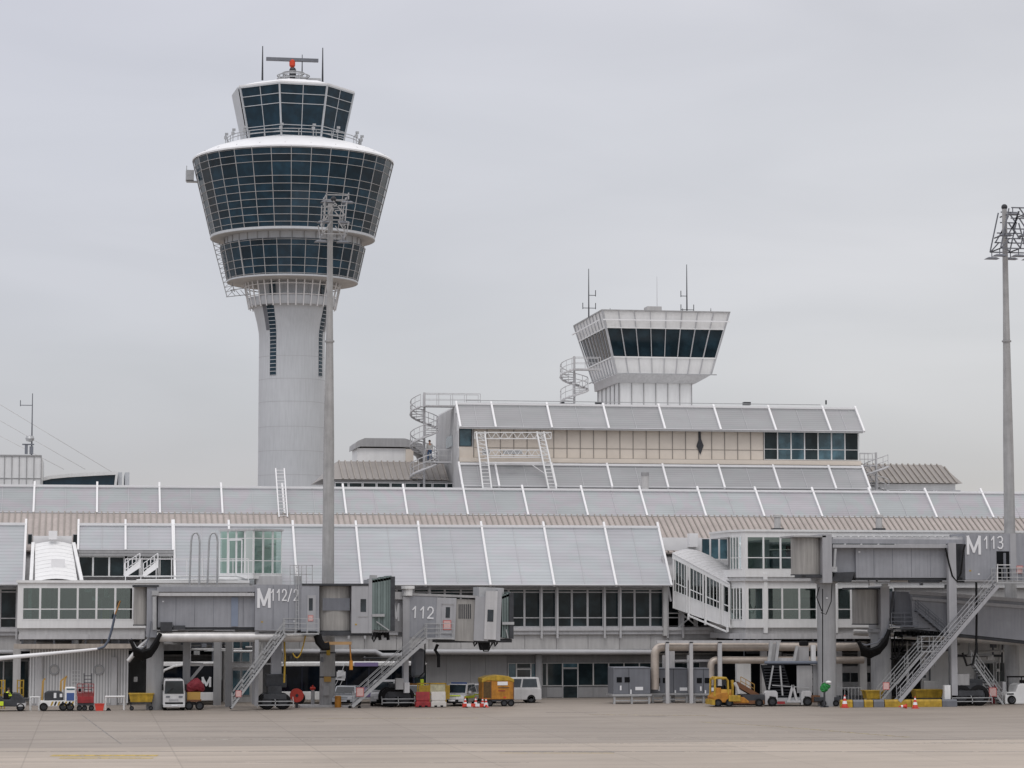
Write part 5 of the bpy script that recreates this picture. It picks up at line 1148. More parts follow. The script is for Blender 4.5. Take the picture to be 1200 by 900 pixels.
b3.part('drive_housing', MB().prism([(pt(976, 681, YD).x, Z(681, YD, 990)), (pt(980, 671, YD).x, Z(671, YD, 990)), (pt(1003, 671, YD).x, Z(670, YD, 990)), (pt(999, 682, YD).x, Z(682, YD, 990))], 'y', YD+.3, YD+2.4), dsteel)
b3.part('slide_arm', MB().beam(pt(979, 643, YD+.05), pt(977.5, 666, YD+.05), .16).box(pt(975, 665, YD).x, pt(981, 665, YD).x, YD, YD+.3, Z(670, YD, 978), Z(664, YD, 978)), steel)
b3.part('lift_column', MB().pb(1112, 636, 1121, 742, YD-.1, .5).pb(1115, 742, 1122, 815, YD, .35), bridge_lt); b3.part('lift_column', MB().pb(1113, 680, 1120, 815, YD+3.2, .4), bridge)
tE = boxpart(b3, 'outer_tunnel', 1131, 625.5, 1290, 679.5, YD, 3.5, bridge); dq = boxpart(b3, 'doorway', 1168, 646, 1183, 679, YD-.02, .03, dark, tE); ribs(b3, tE, 1132, 1167, 627, 678, YD, bridge, 9, .05)
boxpart(b3, 'door_panel', 1176, 648, 1179, 678, YD-.04, .02, acgrey, tE); boxpart(b3, 'frame_post', 1184, 625, 1191, 680, YD-.05, .06, bridge_lt)
wsign(b3, 1195, 667.5, YD-.05, 1.3)
stairs(b3, (1054, 822), (1170, 686), YD-1.1, .95, rh=1.05, sw_=.27, m=bridge_lt); landing(b3, 1168, 1290, 682, YD-1.2, 1.1)
b3.part('landing_side_frame', MB().beam(pt(1169, 682, YD-1.2), pt(1169, 661, YD-1.2), .05).beam(pt(1168, 662, YD-1.2), pt(1184, 662, YD-1.2), .05), bright)
for q, dp in (((1113, 640, 1122, 640), 70),): cable(b3, [(1108, 642, YD-.1), (1112, 660, YD-.1), (1116, 675, YD-.1), (1121, 681, YD-.1), (1126, 672, YD-.1), (1129, 645, YD-.1), (1131, 638, YD-.1)], .07)
cable(b3, [(1144, 682, YD-.3), (1144.5, 720, YD-.3), (1144, 760, YD-.3), (1140, 778, YD-.3), (1133, 780, YD-.3), (1128, 765, YD-.3)], .09)
cable(b3, [(975, 684, YD-.1), (974, 705, YD-.1), (968, 720, YD-.1), (962, 718, YD-.1)], .035); cable(b3, [(964, 690, YD-.1), (964, 800, YD-.1)], .04)
cable(b3, [(960, 688, YD+.4), (957, 700, YD+.4), (963, 716, YD+.4)], .04)
bogie(b3, 1137, YD+.4, 24, .66); b3.part('drive_unit', MB().pb(1122, 796, 1152, 804, YD+1.0, 1.4), dsteel, bevel=.06)
b3.part('control_cabinet', MB().pb(1107, 803, 1114, 826, YD-.3, .4), white); b3.part('control_cabinet', MB().pb(1122, 790, 1136, 803, YD+.3, .6), shade_panel)
wsign(b3, 1038.5, 804, YD-1.6, 1.25)
# ---- M113 lower
YE = 188.6
b4 = Thing('boarding_bridge', 'lower grey boarding bridge sloping down to the right beneath the M113 bridge', 'boarding bridge', gp(1100, YE))
shutter(b4, 1003, 1033, 691, 731, YE+.2, depth=.9); boxpart(b4, 'rotunda_roof', 1002, 688.5, 1034, 690.8, YE+.1, 3.4, dsteel); boxpart(b4, 'rotunda_frame', 1032.5, 687, 1042.5, 748, YE, 3.2, bridge_lt)
b4.part('rotunda_column', MB().lathe(gp(1033, YE+1.4), [(.78, 0), (.78, 5.4), (1.0, 5.45), (1.0, 5.7)], 28), colm, smooth=True)
def slab4(name, P, m, y0, y1, parent=None):
    Yq = YE+y0; q = [pt(*p, Yq) for p in P]; return b4.part(name, MB().prism([(v.x, v.z) for v in q], 'y', Yq, YE+y1), m, parent)
slab4('inner_tunnel', [(1047, 731), (1050, 693), (1072, 694), (1112, 700), (1112, 741)], acgrey, .6, 3.0)
o4 = slab4('outer_tunnel', [(1070, 737), (1068, 695), (1290, 711), (1290, 760)], bridge, .2, 3.4)
slab4('top_beam', [(1066, 696), (1066, 692), (1290, 708), (1290, 712)], bridge_lt, .0, .2); slab4('top_rail', [(1070, 703), (1069, 699.5), (1290, 716), (1290, 720)], bridge_lt, -.05, .2)
slab4('bottom_rail', [(1070, 740.5), (1070, 737.2), (1290, 760.2), (1290, 764)], dsteel, .3, 3.2)
b4.part('slide_arm', MB().beam(pt(1047, 693, YE-.05), pt(1043, 730, YE-.05), .14), dsteel)
stairs(b4, (1113, 747), (1075, 715), YE-.5, .7, m=acgrey, rh=.8); landing(b4, 1045, 1076, 733, YE-.6, .9, acgrey, .95)
stairs(b4, (1030, 824), (1082, 764), YE-2.2, .85); landing(b4, 1080, 1108, 763, YE-2.3, 1.0, h=1.1, ends=(0,)); landing(b4, 1050, 1090, 736, YE-1.1, .8, dsteel, .3, sides=())
stairs(b4, (1176, 826), (1142, 778), YE-1.2, .85, m=steel, rh=1.0); wsign(b4, 1163.5, 811, YE-1.4, 1.5)
r = MB()
for i in range(9): r.tube([pt(1006+i*.7, 752+i*1.0, YE-.6+.08*i), pt(1010, 758+i*1.1, YE-.6+.08*i), pt(1020, 762+i*.9, YE-.6+.08*i), pt(1030, 758+i*.8, YE-.6+.08*i), pt(1038, 748+i*.8, YE-.6+.08*i), pt(1042, 738, YE-.6+.08*i)], .16, 6)
b4.part('cable_bundle', r, black, smooth=True)
cable(b4, [(1042, 728, YE-.5), (1038, 742, YE-.5), (1028, 753, YE-.5), (1015, 756, YE-.5), (1006, 753, YE-.5)], .06, acgrey)
cable(b4, [(1057, 746, YE), (1058, 756, YE), (1050, 772, YE), (1043, 772, YE)], .05); cable(b4, [(1048, 745, YE+.5), (1049, 765, YE+.5)], .06)
cl = MB()
for px in range(1050, 1112, 5): cl.pb(px, 740, px+3, 744+(px % 4), YE+.2, .5)
b4.part('underside_fittings', cl, dark)

# ================================================================ PIPES AND FRAMES
def pipe(name, label, cat, pts, r, m, grp=None, n=14):
    P = [pt(*p) for p in pts]; return single(name, label, cat, P[0], MB().tube(P, r, n), m, grp, smooth=True)
def bend(p, q, c, n=5):   # quadratic corner
    out_ = []
    for k in range(n+1):
        t = k/n; out_.append(tuple((1-t)**2*a+2*t*(1-t)*b+t*t*d for a, b, d in zip(p, c, q)))
    return out_
yq = 189.5
pipe('fuel_pipe', 'thick silver pipe running under the M112/2 tunnel towards the service stairs', 'pipe', [(184, 746.5, yq-2.5), (350, 746.5, yq-2.5), (372, 747, yq-2.5)], .36, pipem)
pipe('elbow_pipe', 'silver elbow pipe rising at the left rotunda under M112/2', 'pipe', bend((150, 775, yq), (186, 745, yq), (170, 748, yq)), .16, pipem)
cl_ = MB()
for px in (205, 219, 221.5, 300, 203): pass
for i, (a, b, Yc) in enumerate(((214, 222.5, yq+.5), (264, 271.5, yq+3), (250, 259, yq+6), (216, 223, yq+8))):
    single('support_column', ['pale square column left of the M logo on the bus', 'pale square column right of the bus front', 'grey column with a diagonal strut between bus and stairs', 'slim column behind the first pale column'][i], 'column', gp(a, Yc), MB().box(gx(a, Yc), gx(b, Yc), Yc, Yc+.5, 0, Z(748, Yc, a)), colm, 'columns under the M112/2 bridge')
single('diagonal_brace', 'white diagonal brace over the M logo bus between pale columns', 'brace', pt(225, 800, 191), MB().beam(pt(223, 797, 191), pt(238, 779, 191), .2).beam(pt(216, 777, 191), pt(238, 777.5, 191), .12), panel)
# right pipes
yd = 194.0
frm = Thing('pipe_rack', 'pale steel frame with three posts carrying beige ducts beside the grey machines', 'pipe rack', gp(810, yd-.6))
frm.part('top_beam', MB().pb(770, 750.5, 915, 753.5, yd-.7, .3), panel)
for (a, b) in ((780.5, 784.5), (808.5, 812.5), (842, 846.5)): frm.part('post', MB().box(gx(a, yd-.7), gx(b, yd-.7), yd-.7, yd-.45, 0, Z(752, yd, a)), panel)
for (a, b) in ((777, 780), (806, 808)): frm.part('post', MB().box(gx(a, yd+1), gx(b, yd+1), yd+1, yd+1.2, 0, Z(768, yd, a)), panel)
frm.part('rail', MB().pb(791, 773, 836, 775.5, yd+.9, .15), panel); frm.part('wide_post', MB().box(gx(785.5, yd+1.5), gx(791, yd+1.5), yd+1.5, yd+1.9, 0, Z(755, yd, 788)), panel)
pipe('ventilation_duct', 'thick beige duct bending down into the left grey machine', 'duct', bend((767, 808, yd), (782, 757.5, yd), (766, 757, yd), 9)[:0]+[(767.5, 808, yd), (767.5, 772, yd)]+bend((767.5, 768, yd), (779, 758, yd), (767.5, 758, yd), 6)+[(1008, 758, yd)], .33, duct)
pipe('ventilation_duct', 'lower beige duct bending down behind the orange belt loader', 'duct', [(833, 803, yd), (833, 782, yd)]+bend((833, 781, yd), (842, 773.5, yd), (833, 773, yd), 6)+[(1012, 773.5, yd)], .28, duct)
pipe('fuel_pipe', 'long silver pipe under the lower M113 bridge at the right edge', 'pipe', [(1060, 744, 190.5), (1125, 748, 190.5), (1290, 756, 190.5)], .33, pipem)
pipe('service_pipe', 'pale service pipe behind the spiral of stairs below the lower M113 bridge', 'pipe', [(1048, 743, 193), (1000, 741, 193.5)], .25, pipem)
# grey air conditioning machines
def acunit(px0, px1, py0, Y, label, w2=.47):
    T = Thing('air_conditioning_unit', label, 'machine', gp((px0+px1)/2, Y), 'grey air conditioning machines'); a, b = gx(px0, Y), gx(px1, Y); zt_ = Z(py0, Y, px0)
    T.part('housing', MB().box(a, b, Y, Y+2.2, .75, zt_), acgrey, bevel=.04); T.part('base_frame', MB().box(a-.1, b+.1, Y-.1, Y+2.3, .6, .75).box(a, a+.15, Y, Y+.2, 0, .6).box(b-.15, b, Y, Y+.2, 0, .6).box((a+b)/2-.07, (a+b)/2+.07, Y, Y+.2, 0, .6).box(a, b, Y+.05, Y+.12, .2, .3), steel)
    xm = a+(b-a)*w2; T.part('panel_seam', MB().box(xm-.02, xm+.02, Y-.012, Y, .78, zt_-.05).box(a+.05, b-.05, Y-.012, Y, zt_-.12, zt_-.09), dsteel)
    for k in (0, 1): T.part('vent_grille', MB().box(a+.25+k*.62, a+.65+k*.62, Y-.03, Y, zt_-1.15, zt_-.75), dark)
    T.part('control_plate', MB().box(a+.5, a+.62, Y-.03, Y, zt_-1.75, zt_-1.4).box(xm+.1, xm+.2, Y-.03, Y, zt_-2.1, zt_-1.7), signw); T.part('notice', MB().box(xm+.5, xm+1.1, Y-.03, Y, zt_-1.75, zt_-1.5), signw); return T
acunit(719, 762, 782, 193.2, 'left grey air conditioning machine with two dark vents and a white notice', .42)
acunit(764, 806, 783, 194.8, 'middle grey air conditioning machine behind the pipe rack posts', .6); acunit(813, 836, 783, 193.8, 'right grey air conditioning machine, behind the yellow cab of the belt loader', .5)

# ================================================================ FLOODLIGHT MASTS
def mast(px, Y, ytop, label, heads, flip=1):
    c = gp(px, Y); T = Thing('floodlight_mast', label, 'floodlight mast', c, 'tall floodlight masts'); zt_ = pt(px, ytop, Y).z
    T.part('pole', MB().lathe(c, [(.60, 0), (.58, 3), (.46, 9), (.40, 20), (.24, zt_-8), (.19, zt_)], 20), mastm, smooth=True)
    zj = [Z(508, Y, px), Z(400, Y, px)]
    for z in zj: T.part('pole_joint', MB().lathe(Vector((c.x, c.y, z)), [(.37, -.06), (.375, 0), (.37, .06)], 20), shade_panel)
    heads(T, c, zt_)
    return T
def flood(T, p, w_=.9, parent=None):
    T.part('floodlight', MB().add([p+Vector((-w_*.6, -.35, -.1)), p+Vector((w_*.6, -.35, -.1)), p+Vector((w_*.6, .4, -.1)), p+Vector((-w_*.6, .4, -.1)), p+Vector((-w_*.35, -.2, .04)), p+Vector((w_*.35, -.2, .04)), p+Vector((w_*.35, .25, .04)), p+Vector((-w_*.35, .25, .04))], [(3, 2, 1, 0), (4, 5, 6, 7), (0, 1, 5, 4), (1, 2, 6, 5), (2, 3, 7, 6), (3, 0, 4, 7)]).beam(p+Vector((0, 0, .0)), p+Vector((0, 0, .5)), .06), acgrey)
def headR(T, c, zt_):
    s = 1/ppm(T.e.location.y, 1180)
    def q(px, py, dy=0): return Vector((c.x+(px-1179)*s, c.y+dy, zt_+(243-py)*s))
    for dy in (-1.2, 1.2):
        mb = MB()
        for pts_ in (((1167.5, 292), (1178, 247)), ((1190.5, 292), (1199, 258)), ((1202, 258), (1211, 292)), ((1167.5, 292), (1213, 292)), ((1173, 281), (1208, 281)), ((1176, 270), (1204, 270)), ((1180, 258), (1200, 258)), ((1181, 246), (1200, 246)), ((1183, 270), (1190, 281)), ((1190, 258), (1198, 270)), ((1183, 281), (1191, 292)), ((1168, 292), (1178, 281)), ((1174, 281), (1188, 258)), ((1189, 250), (1183, 270)), ((1190, 246), (1199, 258)), ((1181, 270), (1190, 250))): mb.beam(q(*pts_[0], dy), q(*pts_[1], dy), .09)
        T.part('head_frame', mb, acgrey)
    mb = MB()
    for p in ((1168, 292), (1190, 292), (1213, 292), (1173, 276), (1199, 276), (1180, 252), (1199, 252)): mb.beam(q(*p, -1.2), q(*p, 1.2), .08)
    T.part('head_ties', mb, dsteel)
    for p in ((1168, 299), (1190, 299), (1212, 299), (1175, 276), (1198, 276), (1184, 252), (1202, 254)):
        flood(T, q(*p, -.9)); 
        if p[1] > 290: flood(T, q(*p, .9))
    T.part('top_lamp', MB().sphere(q(1179, 243), .25, 6), dsteel)
def headL(T, c, zt_):
    s = 1/ppm(T.e.location.y, 384)
    def q(px, py, dy=0): return Vector((c.x+(px-384.3)*s, c.y+dy, zt_+(236-py)*s))
    for dy in (-1.2, 1.2):
        mb = MB()
        for pts_ in (((378, 231), (404, 231)), ((378, 229), (378, 238)), ((404, 228), (404, 236)), ((376, 238), (375, 262)), ((402, 238), (400, 262)), ((372, 262), (374, 277)), ((404, 262), (402, 277)), ((374, 277), (402, 277)), ((375, 255), (400, 255)), ((377, 245), (401, 243)), ((386, 238), (400, 255)), ((384, 262), (374, 277)), ((392, 262), (402, 277)), ((376, 262), (388, 240))): mb.beam(q(*pts_[0], dy), q(*pts_[1], dy), .08)
        T.part('head_frame', mb, shade_panel)
    mb = MB()
    for p in ((378, 231), (404, 231), (375, 262), (402, 262), (374, 277), (402, 277)): mb.beam(q(*p, -1.2), q(*p, 1.2), .08)
    T.part('head_ties', mb, steel)
    for p in ((379, 238), (403, 238), (375, 262), (399, 262), (372, 285), (398, 285)): flood(T, q(*p, -.9), .8)
    T.part('top_lamp', MB().sphere(q(388, 233), .22, 6), dsteel)
ml_ = mast(383.5, 192.0, 236, 'tall grey floodlight mast in front of the round control tower', headL); mast(1186.5, 192.5, 243, 'tall grey floodlight mast with dark lattice head at the right edge', headR)

# ---- conduits, trays and hangers under the buildings
def clutter(T, x0, x1, y0, y1, Y, n, seed, ms=(dsteel, acgrey, panel2, steel)):
    rr = random.Random(seed)
    for i in range(n):
        m_ = ms[rr.randrange(len(ms))]; a_ = rr.uniform(x0, x1); k = rr.random(); yy = Y+rr.uniform(0, 3); h_ = rr.uniform(y0, y1)
        if k < .4: b_ = min(x1, a_+rr.uniform(15, 60)); T.part('conduit', MB().tube([pt(a_, h_*.35+y0*.65, yy), pt(b_, h_*.35+y0*.65, yy)], rr.uniform(.04, .12), 6), m_)
        elif k < .75: q_ = pt(a_, y0, yy); T.part('drop_pipe', MB().tube([q_, pt(a_, h_, yy)], rr.uniform(.03, .09), 6), m_)
        else: T.part('junction_box', MB().pb(a_, h_, a_+rr.uniform(2, 7), h_+rr.uniform(2, 7), yy, .3), m_)
clutter(pl, 152, 300, 748, 800, 198, 26, 1); clutter(pl, 20, 150, 749, 757, 197.5, 10, 2)
clutter(pr_, 860, 1010, 750, 800, YR+1.5, 26, 3); clutter(pr_, 1040, 1200, 748, 815, YR+1, 34, 4)
clutter(b1, 190, 300, 738, 748, YB+1, 10, 5); clutter(b3, 1003, 1130, 680, 686, YD+.8, 12, 6); clutter(term, 335, 500, 769, 800, 204.5, 16, 7); clutter(b4, 1045, 1115, 742, 790, YE+.5, 16, 8)

for (a_, b_, c_, d_, m_) in ((383, 757, 387, 768, yellow), (380, 793, 388, 799, mat('worn_ochre', (.42, .25, .06), .6)), (376, 770, 379, 776, acgrey), (379, 803, 386, 815, shade_panel)):
    ml_.part('fixed_box', MB().pb(a_, c_ if False else b_, c_, d_, 191.1, .35), m_)
for z_ in (4.0, 2.2): ml_.part('pole_band', MB().lathe(Vector((ml_.e.location.x, 192, z_)), [(.6, -.05), (.63, 0), (.6, .05)], 20), dsteel)

def seams(T, pxs, py0, py1, Y, m=acgrey):
    for px in pxs: T.part('panel_joint', MB().pb(px, py0, px+.35, py1, Y-.02, .03), m)
seams(b1, (206, 228, 250, 285), 698, 734, YB+.5); seams(b1, (320, 338), 686, 737, YB); seams(b3, (1024, 1046, 1068, 1090), 643, 676, YD+.6); seams(b3, (1160, ), 627, 645, YD); seams(b3, (1184, ), 627, 678, YD)
for i, (T, px, py, Y, m_) in enumerate(((b1, 190, 704, YB+.5, signw), (b1, 306, 728, YB, yellow), (b1, 344, 727, YB, signw), (b3, 1006, 646, YD+.6, signw), (b3, 1136, 668, YD, yellow), (b3, 1146, 672, YD, signw), (b3, 968, 700, YD+.88, signw), (b1, 416, 731, YB-.05, yellow))):
    T.part('small_label', MB().pb(px, py, px+2.2, py+1.6, Y-.02, .03), m_)
# ================================================================ VEHICLES AND SMALL THINGS
def V(px, py, Y): return pt(px, py, Y)
def profile(T, name, pts_, Y, dY, m, parent=None, bevel=.05):     # outline given in picture units at depth Y, extruded backwards
    q = [V(a, b, Y) for a, b in pts_]; return T.part(name, MB().prism([(v.x, v.z) for v in q], 'y', Y, Y+dY), m, parent, bevel=bevel)
def wh(T, px, Y, r, wd=.28, rim=None):
    return wheel(T, (gx(px, Y), Y+wd/2, r), r, wd, rimm=rim)
def bp(T, n, x0, y0, x1, y1, Y, dY, m, parent=None, bevel=0): return boxpart(T, n, x0, y0, x1, y1, Y, dY, m, parent, bevel)

# ---- buses behind the columns
def bus(name, label, x0, x1, Y, extra):
    T = Thing('apron_bus', label, 'bus', gp((x0+x1)/2, Y), 'dark glazed apron buses'); top = 776
    a, b = gx(x0, Y), gx(x1, Y); zt_ = Z(top, Y, (x0+x1)/2)
    T.part('body', MB().box(a, b, Y+.06, Y+2.6, .45, zt_-.16), navy, bevel=.1)
    T.part('roof', MB().box(a-.02, b+.02, Y, Y+2.66, zt_-.30, zt_), white, bevel=.06)
    T.part('skirt', MB().box(a-.01, b+.01, Y, Y+2.62, .32, .95), white, bevel=.03)
    n = int((b-a)/1.6)
    for k in range(n):
        T.part('window', MB().box(a+.12+(b-a-.2)*k/n, a+.06+(b-a-.2)*(k+1)/n, Y+.03, Y+.058, 1.0, zt_-.34), busg)
    for wx in (a+1.6, b-2.4): wheel(T, (wx, Y+.05, .46), .46, .3)
    return T, a, b, zt_
B1, a, b, zt_ = bus('apron_bus', 'dark apron bus with white outline and letter M, left behind the columns', 188, 258, 196.5, None)
fr_ = MB(); fr_.tube([(a-.05, 196.45, .6), (a-.05, 196.45, zt_-1.1), (a+.25, 196.45, zt_-.6), (a+1.0, 196.45, zt_-.3), (a+2.4, 196.45, zt_-.08), (b, 196.45, zt_-.08)], .09, 6); B1.part('white_outline', fr_, white)
bus2, a, b, zt_ = bus('apron_bus', 'long dark apron bus with lilac stripe and white plug picture behind the stairs', 326, 486, 197.0, None)
bus2.part('lilac_stripe', MB().box(gx(415, 197), gx(443, 197), 196.97, 197, zt_-.32, zt_-.02), purple); bus2.part('lilac_skirt', MB().box(gx(410, 197), gx(436, 197), 196.97, 197, .5, 1.25), purple)
pg = bus2.part('plug_picture', MB().pb(394.5, 787, 405, 795, 196.93, .03).pb(396, 785.5, 403, 787.2, 196.94, .03).add([V(393.5, 794, 196.93), V(405, 791, 196.93), V(404, 797.5, 196.93), V(393, 796.5, 196.93)], [(0, 1, 2, 3)]).beam(V(401, 786, 196.93), V(404, 777.5, 196.93), .16, .03).beam(V(396, 797, 196.93), V(393, 803, 196.93), .13, .03).beam(V(401, 797.5, 196.93), V(398.5, 803, 196.93), .13, .03), signw)
def glyphs(T, s, px, py, hpx, wpx, Y, m, th, parent=None, tilt=0, name='lettering'):
    G = {'M': [[(0, 0), (0, 1)], [(1, 0), (1, 1)], [(0, 1), (.5, .12)], [(1, 1), (.5, .12)]], '1': [[(.62, 0), (.62, 1), (.2, .72)]], '/': [[(0, -.1), (.8, 1.05)]],
         '2': [[(.05, .75), (.12, .92), (.32, 1), (.62, 1), (.85, .9), (.92, .72), (.85, .52), (.05, .0), (.95, 0)]],
         '3': [[(.05, .9), (.3, 1), (.65, 1), (.88, .85), (.85, .65), (.6, .53), (.35, .53)], [(.6, .53), (.9, .4), (.92, .2), (.7, .02), (.35, 0), (.05, .1)]]}
    s_ = 1/ppm(Y, px); n = len(s); cw = wpx/n*.74 if n > 1 else wpx; adv = wpx/n; b_ = pt(px, py, Y); ct, sn = math.cos(tilt), math.sin(tilt)
    for i, c in enumerate(s):
        mb = MB()
        for k, st__ in enumerate(G[c]):
            P = []
            for (u, v) in st__:
                X_ = (i*adv+u*cw)*s_; Z_ = v*hpx*s_; P.append(b_+Vector((X_*ct+Z_*sn, 0, -X_*sn+Z_*ct)))
            P2_ = P
            for p, q in zip(P2_, P2_[1:]):
                cnt = len(mb.f)//6; o_ = Vector((0, -.003*cnt, 0)); d_ = (q-p).normalized()*th*.42; mb.beam(p-d_+o_, q+d_+o_, th, .008, up=(0, 1, 0))
        T.part(name, mb, m, parent, label='letter '+c if c == 'M' else ('slash' if c == '/' else 'digit '+c))
glyphs(B1, 'M', 237.5, 804, 9.5, 8.5, 196.44, signw, .16)
glyphs(b1, 'M', 303, 711, 20, 12.5, YB-.05, signw, .20); glyphs(b1, '112/2', 317, 703.5, 12.5, 34, YB-.05, signw, .085)
glyphs(b2, '112', 482, 723.5, 12.5, 28, YC-.05, signw, .10, tilt=R(2.2)); glyphs(b2, 'M', 462, 727, 19, 5, YC+.45, signw, .13)
glyphs(b3, 'M', 1134.5, 648.5, 18.5, 13.5, YD-.05, signw, .20); glyphs(b3, '113', 1152.5, 642.5, 13, 25, YD-.05, signw, .095)

# ---- people
def person(label, loc, pose, shirt_m, leg_m, hair_m=hairm, hgt=1.76, rz=0):
    T = Thing('person', label, 'person', loc, None, rz, True); k = hgt/1.76
    if pose == 'stand':
        J = {'pel': (0, 0, .95), 'ch': (0, -.02, 1.32), 'nk': (0, -.01, 1.50), 'hd': (0, -.03, 1.62), 'ht': (0, -.03, 1.70), 'ls': (-.19, 0, 1.42), 'rs': (.19, 0, 1.42), 'le': (-.25, .02, 1.14), 're': (.26, .0, 1.15), 'lw': (-.24, -.10, .93), 'rw': (.22, -.14, .97), 'lh': (-.23, -.13, .85), 'rh': (.19, -.2, .93), 'lhp': (-.1, 0, .9), 'rhp': (.1, 0, .9), 'lk': (-.12, -.03, .5), 'rk': (.13, -.02, .5), 'la': (-.13, .02, .09), 'ra': (.15, .03, .09), 'lt': (-.14, -.14, .04), 'rt': (.17, -.13, .04)}
    else:
        J = {'pel': (0, .1, .55), 'ch': (0, .02, .92), 'nk': (0, .0, 1.10), 'hd': (0, -.03, 1.22), 'ht': (0, -.03, 1.30), 'ls': (-.19, .03, 1.02), 'rs': (.19, .03, 1.02), 'le': (-.25, -.12, .78), 're': (.25, -.12, .78), 'lw': (-.2, -.36, .82), 'rw': (.2, -.36, .82), 'lh': (-.19, -.44, .84), 'rh': (.19, -.44, .84), 'lhp': (-.1, .08, .52), 'rhp': (.1, .08, .52), 'lk': (-.13, -.36, .52), 'rk': (.13, -.36, .52), 'la': (-.13, -.42, .12), 'ra': (.13, -.42, .12), 'lt': (-.13, -.58, .06), 'rt': (.13, -.58, .06)}
    def skinned(name, edges, rad, m, parent=None, root=None, sub=2):
        ns = []
        for e in edges:
            for n_ in e:
                if n_ not in ns: ns.append(n_)
        if root: ns.remove(root); ns.insert(0, root)
        me = bpy.data.meshes.new(name); me.from_pydata([tuple(Vector(J[n_])*k) for n_ in ns], [(ns.index(a_), ns.index(b_)) for a_, b_ in edges], []); me.materials.append(m)
        o = bpy.data.objects.new(name, me); COL.objects.link(o); o.parent = parent or T.e
        o.modifiers.new('skin', 'SKIN'); ss = o.modifiers.new('sub', 'SUBSURF'); ss.levels = ss.render_levels = sub
        if not me.skin_vertices: 
            bm_ = bmesh.new(); bm_.from_mesh(me); bm_.verts.layers.skin.verify(); bm_.to_mesh(me); bm_.free()
        for i, n_ in enumerate(ns):
            r_ = rad[n_]*k; me.skin_vertices[0].data[i].radius = (r_, r_*(.72 if n_ in ('pel', 'ch') else 1)); me.skin_vertices[0].data[i].use_root = i == 0
        return o
    body = [('pel', 'ch'), ('ch', 'nk'), ('nk', 'hd'), ('hd', 'ht'), ('ch', 'ls'), ('ch', 'rs'), ('ls', 'le'), ('le', 'lw'), ('lw', 'lh'), ('rs', 're'), ('re', 'rw'), ('rw', 'rh'), ('pel', 'lhp'), ('lhp', 'lk'), ('lk', 'la'), ('la', 'lt'), ('pel', 'rhp'), ('rhp', 'rk'), ('rk', 'ra'), ('ra', 'rt')]
    rad = dict(pel=.15, ch=.15, nk=.055, hd=.092, ht=.075, ls=.065, rs=.065, le=.045, re=.045, lw=.032, rw=.032, lh=.03, rh=.03, lhp=.09, rhp=.09, lk=.06, rk=.06, la=.042, ra=.042, lt=.03, rt=.03)
    bo = skinned('body', body, rad, skin, root='pel')
    rs2 = {q: v*1.22+.012 for q, v in rad.items()}
    skinned('jacket', [('pel', 'ch'), ('ch', 'ls'), ('ch', 'rs'), ('ls', 'le'), ('le', 'lw'), ('rs', 're'), ('re', 'rw')], rs2, shirt_m, root='pel')
    skinned('trousers', [('pel', 'lhp'), ('lhp', 'lk'), ('lk', 'la'), ('pel', 'rhp'), ('rhp', 'rk'), ('rk', 'ra')], rs2, leg_m, root='pel')
    rsh_ = {q: v*1.5+.01 for q, v in rad.items()}
    for s_ in ('l', 'r'): skinned('shoe', [(s_+'a', s_+'t')], rsh_, black, root=s_+'a')
    h = Vector(J['hd'])*k
    T.part('hair', MB().sphere(h+Vector((0, .025, .055)), .105*k, 8, (1, 1.05, .95)), hair_m, smooth=True)
    fc = MB().sphere(h+Vector((0, -.1*k, -.01)), .018*k, 4); T.part('nose', fc, skin)
    for s_ in (-1, 1): T.part('eye', MB().sphere(h+Vector((s_*.032*k, -.085*k, .02)), .010*k, 4), black); T.part('ear', MB().sphere(h+Vector((s_*.095*k, 0, -.005)), .022*k, 4), skin)
    T.part('mouth', MB().box(h.x-.025, h.x+.025, h.y-.095*k, h.y-.085*k, h.z-.05, h.z-.042), red)
    for s_, e_ in ((-1, 'lh'), (1, 'rh')):
        c_ = Vector(J[e_])*k; w_ = Vector(J['lw' if s_ < 0 else 'rw'])*k; d_ = (c_-w_).normalized(); sd_ = Vector((0, 1, 0)) if abs(d_.y) < .7 else Vector((1, 0, 0))
        for i in range(4): p0_ = c_+d_*.02+sd_*(.012*(i-1.5)*1.4); T.part('finger', MB().tube([p0_, p0_+d_*.045, p0_+d_*(.068+.006*(i in (1, 2)))+Vector((0, -.018, -.01))], .008, 5), skin, bo)
        T.part('thumb', MB().tube([c_-sd_*.02, c_-sd_*.05+d_*.03], .010, 5), skin, bo)
    return T
pp_ = pt(503.5, 540, 225.4); person('person in pale shirt and blue jeans standing on the spiral staircase landing', (pp_.x, 225.5, Z(540.2, 225, 503)), 'stand', shirt, jeans, hgt=1.9, rz=R(12))

# ---- left edge: tow tractor with driver
YV = 187.2
t1 = Thing('tow_tractor', 'low black tow tractor with its driver at the left edge', 'tow tractor', gp(5, YV))
profile(t1, 'body', [(-14, 828), (-14, 815), (-4, 813), (4, 820), (12, 820), (15, 812), (22, 813), (29, 820), (29.5, 828)], YV, 1.9, dsteel); bp(t1, 'side_panel', -14, 822, 4, 827, YV-.03, .03, hiviz)
bp(t1, 'bumper', 20, 824, 30, 828, YV-.05, 2, panel); bp(t1, 'seat', 4, 812, 10, 820.5, YV+.5, .9, black); t1.part('steering_wheel', MB().tube([V(15, 812, YV+1), V(13, 808.5, YV+1)], .03, 6).tube([V(11, 808, YV+.8), V(14.5, 808.7, YV+.8), V(14.5, 808.7, YV+1.2), V(11, 808, YV+1.2)], .025, 5), black)
for px in (-6, 24): wh(t1, px, YV-.05, .3); wh(t1, px, YV+1.6, .3)
person('seated driver in yellow hi-vis jacket on the black tow tractor', (gx(9, YV), YV+.95, .28), 'sit', hiviz, navy, rz=R(70))
